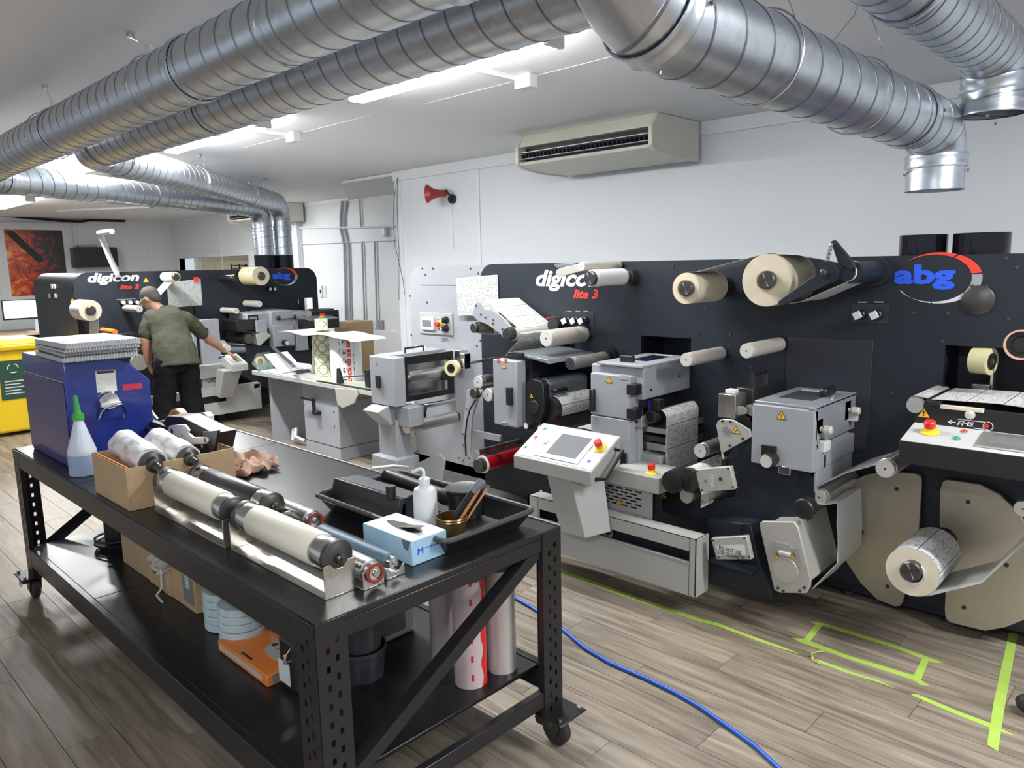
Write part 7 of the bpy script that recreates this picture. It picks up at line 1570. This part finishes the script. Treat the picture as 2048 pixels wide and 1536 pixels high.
obj('cap', MB().lathe(g_+Vector((0,0,.172)), (0,0,1), [(0,.020),(.022,.020),(.026,.014),(.03,.008)], 24), M_white, t)
obj('spout', MB().tube(fillet([g_+Vector((0,0,.195)), g_+Vector((-.004,0,.235)), g_+Vector((-.04,-.02,.215))], .012, 6), .006, 10), M_white, t)
g_ = Vector((-2.01, 1.81, TZ)); t = thing('ink_tub', g_, 'black round tub with a flat lid at the back of the tray', 'tub')
obj('tub', MB().lathe(g_, (0,0,1), [(0,.060),(.10,.070)], 36), M_black, t); obj('tub_lid', MB().lathe(g_+Vector((0,0,.10)), (0,0,1), [(0,.074),(.006,.076),(.010,.072),(.008,.066)], 36), M_black, t)
g_ = Vector((-1.85, 1.60, TZ)); t = thing('tin_can', g_, 'stained open tin holding a brush and sticks in the tray', 'tin')
obj('tin_wall', MB().lathe(g_, (0,0,1), [(0,.001),(0,.048),(.075,.052),(.078,.055),(.082,.053),(.086,.055),(.090,.053),(.090,.050),(.004,.046),(.004,.001)], 40, False), M_tinside, t)
tag(obj('wooden_stick', MB().cyl(g_+Vector((.01,.015,.02)), g_+Vector((.075,.10,.175)), .0035, 8), M_wood2 if 'M_wood2' in globals() else mat('bamboo_orange', (.55,.24,.08), .5), ), 'thin round wooden stick leaning in the stained tin', 'stick')
tag(obj('wooden_spatula', MB().hexa([g_+Vector((-.005,0,.03)), g_+Vector((.008,0,.03)), g_+Vector((.008,.004,.03)), g_+Vector((-.005,.004,.03))], [g_+Vector((.05,.07,.18)), g_+Vector((.07,.07,.175)), g_+Vector((.07,.076,.175)), g_+Vector((.05,.076,.18))]), MATS['bamboo_orange'], bevel=.001), 'flat wooden spatula leaning in the stained tin', 'stick')
t = thing('brush', g_+Vector((0,.0,.02)), 'black handled brush standing in the stained tin', 'brush')
obj('handle', MB().tube([g_+Vector((-.01,.01,.04)), g_+Vector((.01,.035,.10)), g_+Vector((.04,.06,.16)), g_+Vector((.06,.08,.19))], lambda k: (.010,.016,.012,.014)[k], 12), M_black, t); obj('clear_tip', MB().tube([g_+Vector((.045,.065,.168)), g_+Vector((.068,.088,.205))], .015, 12), M_greyd, t)
obj('bristles', MB().box(g_.x-.02, g_.x+.01, g_.y-.01, g_.y+.01, g_.z+.01, g_.z+.05), M_rubber, t)
# ---------------------------------------------------------------- shelf goods
SZ = .301
def carton(x0, x1, y0, y1, h, label, m=M_card):
    t = thing('shipping_carton', ((x0+x1)/2, (y0+y1)/2, SZ), label, 'box', 'brown cartons on the lower shelf')
    obj('carton_body', MB().box(x0, x1, y0, y1, SZ, SZ+h), m, t, bevel=.003); return t
Yc = 1.245
t = carton(-4.06, -3.70, Yc, 1.55, .20, 'leftmost plain brown carton on the lower shelf'); obj('packing_tape', MB().box(-3.90, -3.84, Yc-.0008, Yc, SZ, SZ+.2), M_card2, t)
t = carton(-3.695, -3.42, Yc-.005, 1.55, .20, 'brown carton with a round black printed logo on the lower shelf')
g_ = W(301, 1135, Y=Yc-.006); g_.y = Yc-.0065
obj('logo_ring', MB().lathe(Vector((-3.62, Yc-.0065, SZ+.10)), (0,1,0), [(0,.030),(0,.036),(.001,.036),(.001,.030)], 30, False), M_txt, t)
text('lettering', 'abg', Vector((-3.648, Yc-.006, SZ+.088)), .056, .028, M_txt, t, bold=.02)
obj('packing_tape', MB().box(-3.50, -3.45, Yc-.0058, Yc-.005, SZ, SZ+.2), M_card2, t)
t = carton(-3.415, -3.165, Yc-.002, 1.5, .185, 'brown carton with a white shipping label on the lower shelf')
obj('shipping_label', MB().box(-3.29, -3.175, Yc-.003, Yc-.002, SZ+.03, SZ+.15), M_docn, t); obj('blue_tape', MB().box(-3.26, -3.22, Yc-.0038, Yc-.003, SZ+.10, SZ+.19), M_cyan, t)
t = thing('plastic_wrap', (-3.52, Yc-.03, SZ+.0), 'crumpled clear film and white strap on the brown cartons', 'film')
pts3 = []
mb = MB(); ns = 12
for i in range(ns):
    for j in range(ns):
        u, v = i/(ns-1), j/(ns-1); mb.v.append(Vector((-3.62+u*.22, Yc-.012-.012*abs(math.sin(9*u+7*v))-.01*math.sin(13*v), SZ+.20-.11*v*(.6+.4*math.sin(3*u+.4)))))
for i in range(ns-1):
    for j in range(ns-1): a = i*ns+j; mb.face([a, a+1, a+ns+1, a+ns])
obj('film', mb, mat('crinkled_film', (.75,.75,.72), .15, 0, .1, 40, alpha=.45), t, smooth=25)
obj('strap', MB().tube([Vector((-3.50,Yc-.015,SZ+.12)), Vector((-3.50,Yc-.02,SZ+.03)), Vector((-3.49,Yc-.05,SZ+.006)), Vector((-3.40,Yc-.06,SZ+.006))], .005, 6), M_white, t)
# pale blue label roll stacks
k = 0
for (x, y, n, nm) in ((-2.98, 1.30, 5, 'left'), (-2.80, 1.28, 5, 'right')):
    for q_ in range(n):
        z = SZ+q_*.034; tag(obj('label_reel', MB().lathe((x+.004*math.sin(q_*2.1), y, z), (0,0,1), [(0,.02),(.001,.092),(.004,.095),(.029,.095),(.032,.092),(.033,.02)], 36), M_cyan), '%s pale blue label reel in the %s-hand stack on the lower shelf' % (('bottom', 'second from bottom', 'middle', 'second from top', 'topmost')[q_], nm), 'label reel', 'pale blue label reels on the lower shelf')
# orange box
t = thing('orange_box', (-2.58, 1.29, SZ), 'flat orange carton with a grey oval print on the lower shelf', 'box')
obj('carton', MB().box(-2.785, -2.39, 1.165, 1.46, SZ, SZ+.045), M_orange, t, bevel=.003)
ov = []
for i in range(40):
    a_ = i*2*PI/40; ov.append(Vector((-2.50+.10*(abs(math.cos(a_))**.7)*(1 if math.cos(a_) > 0 else -1), 1.31+.07*(abs(math.sin(a_))**.8)*(1 if math.sin(a_) > 0 else -1), SZ+.0452)))
obj('grey_oval', MB().prism(ov, (0,0,.0006)), mat('oval_grey', (.42,.41,.40), .5), t)
text('lettering', 'TRO', Vector((-2.555, 1.285, SZ+.0465)), .12, .036, M_txt, t, 'Z')
obj('logo_dot', MB().cyl((-2.578,1.30,SZ+.0458), (-2.578,1.30,SZ+.0468), .013, 18), M_txt, t)
obj('side_strip', MB().box(-2.77, -2.43, 1.1642, 1.165, SZ+.012, SZ+.034), M_rend, t); obj('end_label', MB().box(-2.39, -2.3893, 1.185, 1.28, SZ+.006, SZ+.039), M_docn, t)
obj('hand_slot', MB().box(-2.62, -2.54, 1.18, 1.19, SZ+.0452, SZ+.0458), M_belt, t)
# black jug
t = thing('black_jug', (-2.31, 1.26, SZ), 'black plastic jug with a white label behind the near post', 'jug')
obj('jug_body', MB().box(-2.365, -2.255, 1.20, 1.32, SZ, SZ+.21), M_black, t, bevel=.02); obj('jug_neck', MB().cyl((-2.31,1.26,SZ+.2), (-2.31,1.26,SZ+.24), .03, 20), M_black, t)
obj('jug_handle', MB().tube([(-2.275,1.20,SZ+.18),(-2.265,1.175,SZ+.17),(-2.265,1.175,SZ+.14),(-2.275,1.20,SZ+.13)], .007, 8), M_chrome, t)
obj('label', MB().box(-2.362, -2.285, 1.198, 1.20, SZ+.03, SZ+.115), M_paper, t)
# grey buckets
for q_, (z, lab) in enumerate(((SZ, 'lower grey plastic tub on the shelf behind the near post'), (SZ+.115, 'upper grey plastic tub nested on the lower one'))):
    t = thing('grey_tub', (-2.21, 1.45, z), lab, 'tub', 'grey tubs on the lower shelf')
    obj('tub_wall', MB().lathe((-2.21,1.45,z), (0,0,1), [(0,.078),(.10,.088),(.104,.094),(.118,.094),(.118,.088),(.004,.076)] if q_ == 0 else [(0,.074),(.10,.086),(.106,.092),(.13,.092)], 40), mat('dark_grey_plastic_' + 'ab'[q_], (.055,.055,.062), .4), t)
# white canister
t = thing('canister', (-2.33, 1.70, SZ), 'off-white plastic canister with a printed label on the lower shelf', 'canister')
obj('canister_body', MB().box(-2.44, -2.325, 1.60, 1.80, SZ, SZ+.20), mat('offwhite_plastic', (.62,.60,.52), .4), t, bevel=.015)
lb = obj('printed_label', MB().box(-2.325, -2.3243, 1.62, 1.745, SZ+.03, SZ+.17), M_docn, t)
text('lettering', 'S5', Vector((-2.3235, 1.66, SZ+.118)), .03, .02, M_txt, lb, 'X', bold=.03); obj('green_patch', MB().prism([(-2.3238,1.68,SZ+.095),(-2.3238,1.735,SZ+.115),(-2.3238,1.735,SZ+.135),(-2.3238,1.68,SZ+.105)], (.0005,0,0)), M_green, lb)
# standing label rolls
def m_redcream(name, a, b):
    m = bpy.data.materials.new(name); m.use_nodes = True; nt, bs, N, L = nodes(m)
    uv = N('ShaderNodeUVMap'); sp = N('ShaderNodeSeparateXYZ'); L(uv.outputs[0], sp.inputs[0])
    wv = math_(N, L, 'MULTIPLY', math_(N, L, 'SINE', math_(N, L, 'MULTIPLY', sp.outputs[1], 60.)), .006)
    u = math_(N, L, 'ADD', sp.outputs[0], wv)
    red = math_(N, L, 'MULTIPLY', math_(N, L, 'GREATER_THAN', u, a), math_(N, L, 'LESS_THAN', u, b))
    fr = math_(N, L, 'FRACT', math_(N, L, 'MULTIPLY', sp.outputs[1], 14.))
    tick = math_(N, L, 'MULTIPLY', math_(N, L, 'MULTIPLY', math_(N, L, 'GREATER_THAN', sp.outputs[0], a-.045), math_(N, L, 'LESS_THAN', sp.outputs[0], a-.035)), math_(N, L, 'LESS_THAN', fr, .35))
    mx = N('ShaderNodeMix', data_type='RGBA'); L(math_(N, L, 'MAXIMUM', red, tick), mx.inputs[0]); mx.inputs[6].default_value = (.62,.50,.50,1); mx.inputs[7].default_value = (.70,.03,.025,1); L(mx.outputs[2], bs.inputs['Base Color']); bs.inputs['Roughness'].default_value = .3; return m
def sroll(x, y, r, h, m, label, core=True, ang=0, tilt=0):
    t = thing('standing_roll', (x, y, SZ), label, 'paper roll', 'rolls standing on the lower shelf')
    obj('wound_film', MB().lathe((x,y,SZ), (0,0,1), [(0,.02),(0,r),(h,r),(h,r*.62),(h-.06,r*.6),(h-.06,.001)], 44, False, ang0=ang), m, t)
    obj('roll_end', MB().lathe((x,y,SZ+h+.0005), (0,0,1), [(0,r*.62),(0,r*.98)], 44, False), M_rend, t); obj('core', MB().pipe((x,y,SZ+h-.05), (x,y,SZ+h+.002), r*.62, r*.55), M_card, t)
sroll(-1.875, 1.69, .060, .40, m_redcream('red_stripe_film', .255, .305), 'front roll with a red stripe standing at the right end of the lower shelf', ang=1.3)
sroll(-2.055, 1.72, .052, .37, mat('pale_pink_film', (.55,.49,.47), .3), 'plain pale roll left of the red-striped one')
sroll(-1.855, 1.83, .055, .40, mat('silver_pink_film', (.58,.52,.50), .25, .2, .1), 'silvery roll behind the red-striped one')
sroll(-1.985, 1.835, .052, .41, mat('grey_film', (.30,.29,.28), .3), 'grey roll at the back with a dark open core')
# black pump at the left of the shelf
t = thing('black_pump', (-4.33, 1.32, SZ), 'black pump with a coiled cable on the left of the lower shelf', 'pump')
obj('pump_body', MB().lathe((-4.33,1.32,SZ), (0,0,1), [(0,.10),(.03,.11),(.04,.07),(.25,.07),(.26,.05),(.36,.05)], 28), M_black, t)
obj('pump_block', MB().box(-4.27,-4.13,1.26,1.38,SZ+.12,SZ+.42), M_black, t, bevel=.01)
co = [Vector((-4.33+.13*math.cos(i*.5), 1.32+.12*math.sin(i*.5), SZ+.012+.002*i)) for i in range(26)]; obj('coiled_cable', MB().tube(co, .007, 6), M_black, t)
obj('cable', MB().tube([(-4.40,1.25,SZ+.22),(-4.5,1.2,SZ+.30),(-4.52,1.18,SZ+.38),(-4.45,1.2,SZ+.44)], .008, 6), M_greyd, t)
# ================================================================== FLOOR TAPE, HOSE
def tape(pix, label, z=.0004):
    pts = [W(a, b, Z=0) for a, b in pix]; tag(obj('floor_tape', MB().prism([Vector((p.x, p.y, z)) for p in pts], (0,0,.0006)), M_lime, smooth=0), label, 'tape', 'lime tape strips on the floor')
tape([(985,1096),(1098,1130),(1250,1186),(1400,1238),(1436,1246),(1520,1278),(1570,1296),(1602,1309),(1560,1297),(1512,1281),(1434,1252),(1400,1244),(1250,1193),(1098,1137),(985,1103)], 'long thin lime tape strip in front of the press bumper')
tape([(1621,1243),(1650,1247),(1790,1290),(1888,1326),(1870,1326),(1850,1320),(1790,1297),(1650,1253),(1624,1246)], 'rear long strip of the lime tape rectangle on the floor')
tape([(1584,1276),(1607,1278),(1700,1312),(1830,1352),(1860,1373),(1840,1370),(1825,1360),(1700,1319),(1600,1285)], 'front long strip of the lime tape rectangle on the floor')
tape([(1633,1247),(1646,1250),(1618,1286),(1606,1281)], 'short left strip of the lime tape rectangle', .0011)
tape([(1844,1318),(1858,1320),(1840,1366),(1824,1358)], 'short right strip of the lime tape rectangle', .0011)
tape([(1632,1318),(1650,1324),(1700,1343),(1760,1362),(1795,1379),(1750,1363),(1690,1345),(1640,1326)], 'loose tapering lime tape strip in front of the rectangle')
tape([(1822,1389),(1834,1388),(1910,1420),(1990,1450),(2031,1473),(1985,1458),(1900,1424),(1828,1393)], 'lime tape strip ending at the wide band at the lower right')
tape([(2018,1265),(2036,1268),(2012,1400),(1996,1504),(1974,1490),(1988,1400)], 'wide lime tape band running away at the right', .0011)
o = obj('tape_curl', MB().tube([W(1640,1328,Z=.004), W(1627,1320,Z=.012), W(1623,1308,Z=.02), W(1636,1303,Z=.012), W(1647,1303,Z=.004)], .0035, 5), M_lime); tag(o, 'curled-up torn end of lime tape', 'tape')
hp = [W(a, b, Z=.011) for a, b in ((985,1168),(1024,1192),(1060,1212),(1100,1238),(1130,1262),(1170,1296),(1220,1326),(1290,1356),(1350,1385),(1400,1414),(1460,1456),(1510,1492),(1560,1538),(1610,1590))]
hp = [Vector((p.x, p.y, .011)) for p in hp]
tag(obj('hose', MB().tube(hp, .0085, 12), M_blued), 'blue air hose snaking over the floor by the trolley', 'hose')
g_ = W(2047, 1412, Z=.03); tag(obj('cable_bundle', MB().sphere((g_.x+.03, g_.y, .045), .05, 16, (1.2,.8,.85)), M_rubber), 'dark bundled cable end just inside the lower right edge', 'cable')
# ================================================================== PERSON
def ell(mb, path, rad_, A=Vector((0,1,0)), n=20):
    path = [Vector(p) for p in path]; b = len(mb.v)
    for k, p in enumerate(path):
        t = (path[min(k+1, len(path)-1)]-path[max(k-1, 0)]).normalized(); a = (A-t*A.dot(t)).normalized(); c = t.cross(a); ra, rb = rad_[k]
        for i in range(n): th = 2*PI*i/n; mb.v.append(p+a*math.cos(th)*ra+c*math.sin(th)*rb)
    for k in range(len(path)-1):
        for i in range(n): j = (i+1)%n; mb.face([b+k*n+i, b+k*n+j, b+(k+1)*n+j, b+(k+1)*n+i])
    mb.face([b+i for i in range(n)][::-1]); mb.face([b+(len(path)-1)*n+i for i in range(n)])
    return mb
def dome(mb, p, r): mb.sphere(p, r, 16)
def smoothpath(pts, n=5):
    pts = [Vector(p) for p in pts]; out = []
    P_ = [pts[0]*2-pts[1]]+pts+[pts[-1]*2-pts[-2]]
    for k in range(1, len(P_)-2):
        a, b, c, d = P_[k-1:k+3]
        for i in range(n):
            t = i/n; out.append(.5*((2*b)+(-a+c)*t+(2*a-5*b+4*c-d)*t*t+(-a+3*b-3*c+d)*t**3))
    out.append(pts[-1]); return out
def smoothrad(rs, n=5):
    out = []
    for k in range(len(rs)-1):
        for i in range(n): t = i/n; t = t*t*(3-2*t); out.append((rs[k][0]*(1-t)+rs[k+1][0]*t, rs[k][1]*(1-t)+rs[k+1][1]*t))
    out.append(rs[-1]); return out
def limb(mb, pts, rs, A=Vector((0,1,0))):
    ell(mb, smoothpath(pts), smoothrad(rs), A); dome(mb, pts[0], min(rs[0])); dome(mb, pts[-1], min(rs[-1]))
def organic(name, mb, m, parent, voxel=.01, extra=None, wrinkle=0):
    o = obj(name, mb, m, parent)
    o.modifiers.new('remesh', 'REMESH').mode = 'VOXEL'; o.modifiers['remesh'].voxel_size = voxel; o.modifiers['remesh'].use_smooth_shade = True
    s_ = o.modifiers.new('smooth', 'SMOOTH'); s_.factor = .5; s_.iterations = 6
    if wrinkle:
        tx = bpy.data.textures.new('folds', 'CLOUDS'); tx.noise_scale = .10; tx.noise_depth = 2
        d = o.modifiers.new('folds', 'DISPLACE'); d.texture = tx; d.strength = wrinkle; d.mid_level = .5; d.texture_coords = 'LOCAL'
    bpy.context.view_layer.update(); dg = bpy.context.evaluated_depsgraph_get()
    me = bpy.data.meshes.new_from_object(o.evaluated_get(dg)); o.modifiers.clear(); old = o.data; o.data = me; bpy.data.meshes.remove(old)
    if extra is not None:
        bm = bmesh.new(); bm.from_mesh(me); off = wloc(o)
        vs = [bm.verts.new(v-off) for v in extra.v]; bm.verts.index_update()
        for f in extra.f:
            try: bm.faces.new([vs[i] for i in f])
            except ValueError: pass
        bmesh.ops.recalc_face_normals(bm, faces=bm.faces); bm.to_mesh(me); bm.free()
    me.shade_smooth(); me.materials.clear(); me.materials.append(m); return o
def J(px, py, X): return W(px, py, X=X)
man = thing('person', (-7.55, 2.95, 0), 'person in olive T-shirt and black trousers bending over the far press, seen from behind', 'person')
pel, wai, mid_, che = J(352,722,-7.55), J(350,702,-7.60), J(341,668,-7.72), J(334,643,-7.82)
shc, nek, hed = J(331,629,-7.90), J(311,613,-7.99), J(299,597,-8.04)
sL, sR = J(302,634,-7.90), J(373,638,-7.86)
eL, wL, hL = J(291,674,-7.86), J(297,727,-7.90), J(304,748,-7.93)
eR, wR, hR = J(415,676,-8.0), J(449,702,-8.10), J(468,711,-8.14)
hpL = Vector((-7.55, pel.y-.10, pel.z-.02)); hpR = Vector((-7.55, pel.y+.10, pel.z-.02))
knL = Vector((-7.60, pel.y-.13, .50)); knR = Vector((-7.58, pel.y+.13, .50)); anL = Vector((-7.53, pel.y-.15, .09)); anR = Vector((-7.50, pel.y+.15, .09))
body = MB()
ell(body, smoothpath([pel, wai, mid_, che, shc]), smoothrad([(.15,.10),(.14,.10),(.145,.11),(.16,.11),(.13,.08)]))
limb(body, [shc, nek, hed], [(.07,.06),(.058,.058),(.06,.06)])
hf = Vector((-.62,-.50,-.60)).normalized()      # the way the face looks
hs = hf.cross(Vector((0,0,1))).normalized(); hu = hs.cross(hf)
def HD(a, b, c): return hed + hs*a + hu*b + hf*c
HM = Matrix((hs, hu, hf)).transposed()
def hsphere(mb, c, r, sc):
    i0 = len(mb.v); mb.sphere((0,0,0), r, 18, sc)
    for i in range(i0, len(mb.v)): mb.v[i] = HD(*c) + HM @ mb.v[i]
hsphere(body, (0,.01,-.01), .1, (.80,.98,.98)); hsphere(body, (0,-.055,.035), .062, (.92,1,1)); hsphere(body, (0,-.01,.098), .018, (.8,1.5,1.1)); hsphere(body, (0,-.058,.088), .02, (1.3,.5,.6))
for s_ in (-1, 1): hsphere(body, (s_*.082,-.012,-.005), .026, (.45,1.2,.8)); hsphere(body, (s_*.032,.012,.085), .012, (1.2,.8,.5))
limb(body, [sL, eL, eL.lerp(wL,.3), wL], [(.055,.055),(.050,.050),(.050,.048),(.031,.027)]); limb(body, [sR, eR, eR.lerp(wR,.3), wR], [(.055,.055),(.048,.048),(.046,.044),(.030,.025)])
for h_, k_, a_ in ((hpL,knL,anL),(hpR,knR,anR)): limb(body, [h_, k_, a_], [(.085,.09),(.058,.06),(.04,.045)])
hand = MB()
def mkhand(w, h, side, palmn, spread, curl):
    """w wrist, h knuckle centre; side = across-hand axis; palmn = palm normal"""
    d = (h-w).normalized(); side = (side-d*side.dot(d)).normalized(); pn_ = d.cross(side).normalized()
    if pn_.dot(palmn) < 0: pn_ = -pn_
    L_ = .095; k0 = w+d*L_
    ell(hand, [w-d*.015, w+d*.03, w+d*.07, k0+d*.004], [(.026,.021),(.036,.017),(.042,.014),(.040,.011)], side)
    for i, (o_, fl) in enumerate(((-.030,.078),(-.010,.088),(.011,.082),(.030,.064))):
        p = k0+side*o_; dd = (d+side*o_*spread*8).normalized(); pts = [p-dd*.012]
        for s in range(3): dd = (dd+pn_*curl[s]).normalized(); p = p+dd*fl*(.42,.32,.26)[s]; pts.append(p)
        hand.tube(pts, lambda k: (.0095,.0088,.0080,.0060)[k], 10)
        hand.sphere(pts[-1], .0062, 8)
    tp_ = w+d*.028-side*.030; dd = (d*.75-side*.8+pn_*.25).normalized(); pts = [tp_]
    for s in range(2): tp_ = tp_+dd*.034; pts.append(tp_); dd = (dd+d*.5+pn_*.25).normalized()
    pts.append(tp_+dd*.022); hand.tube(pts, lambda k: (.013,.0115,.010,.007)[k], 10); hand.sphere(pts[-1], .0072, 8)
mkhand(wL, hL, Vector((1,0,0)), Vector((0,1,0)), .3, (.35,.6,.5))
mkhand(wR, hR, Vector((-1,.2,0)), Vector((0,0,-1)), 1.2, (.18,.15,.1))
organic('body', body, M_skin, man, .009, hand)
sh = MB()
ell(sh, smoothpath([J(354,724,-7.56)+Vector((0,0,-.05)), wai, mid_, che, shc, shc.lerp(nek,.55)]), smoothrad([(.232,.200),(.205,.175),(.185,.150),(.200,.145),(.165,.105),(.075,.070)]))
limb(sh, [sL+Vector((0,.02,0)), sL.lerp(eL,.5), sL.lerp(eL,.86)], [(.088,.085),(.078,.078),(.072,.072)])
limb(sh, [sR-Vector((0,.03,0)), sR.lerp(eR,.42), sR.lerp(eR,.72)], [(.095,.088),(.078,.078),(.068,.072)])
o = organic('t_shirt', sh, M_shirt, man, .012, wrinkle=.028)
trm = MB()
ell(trm, [pel+Vector((0,0,-.10)), pel+Vector((0,0,-.04)), pel+Vector((0,0,.05)), wai+Vector((0,0,-.0))], [(.19,.125),(.200,.140),(.165,.12),(.12,.09)])
for h_, k_, a_ in ((hpL,knL,anL),(hpR,knR,anR)): limb(trm, [h_, k_, a_+Vector((0,0,.0))], [(.115,.125),(.108,.10),(.098,.10)])
organic('trousers', trm, M_trous, man, .012, wrinkle=.022)
obj('belt', ell(MB(), [wai+Vector((.0,0,-.055)), wai+Vector((0,0,-.02))], [(.178,.138),(.174,.134)]), M_belt, man)
hr = MB(); hsphere(hr, (0,.022,-.022), .104, (.82,.95,.95)); hsphere(hr, (0,-.02,-.055), .072, (.98,1,.8))
o = organic('hair', hr, M_hair, man, .008)
gl_ = MB(); 
for s_ in (-1, 1): gl_.tube([HD(s_*.088,.008,-.01), HD(s_*.080,.012,.085), HD(s_*.06,.006,.104)], .003, 6); gl_.lathe(HD(s_*.036,.004,.104), hf, [(0,.020),(0,.024),(.003,.024),(.003,.020),(0,.020)], 18, False)
gl_.tube([HD(-.014,.008,.106), HD(.014,.008,.106)], .002, 5); obj('glasses', gl_, M_rend, man)
for a_ in (anL, anR): obj('shoe', MB().hexa([(a_.x-.20,a_.y-.05,0),(a_.x+.09,a_.y-.045,0),(a_.x+.09,a_.y+.045,0),(a_.x-.20,a_.y+.05,0)], [(a_.x-.17,a_.y-.035,.05),(a_.x+.07,a_.y-.04,.10),(a_.x+.07,a_.y+.04,.10),(a_.x-.17,a_.y+.035,.05)]), M_rubber, man, bevel=.02)
tag(obj('pen', MB().cyl(J(305,746,-7.90), J(308,728,-7.85), .006, 8), M_white), 'white pen held in the left hand of the person', 'pen')
tag(obj('pen', MB().cyl(J(438,716,-8.05), J(449,712,-8.08), .009, 8), mat('navy_pen', (.01,.02,.12), .3)), 'navy pen under the right hand of the person', 'pen')
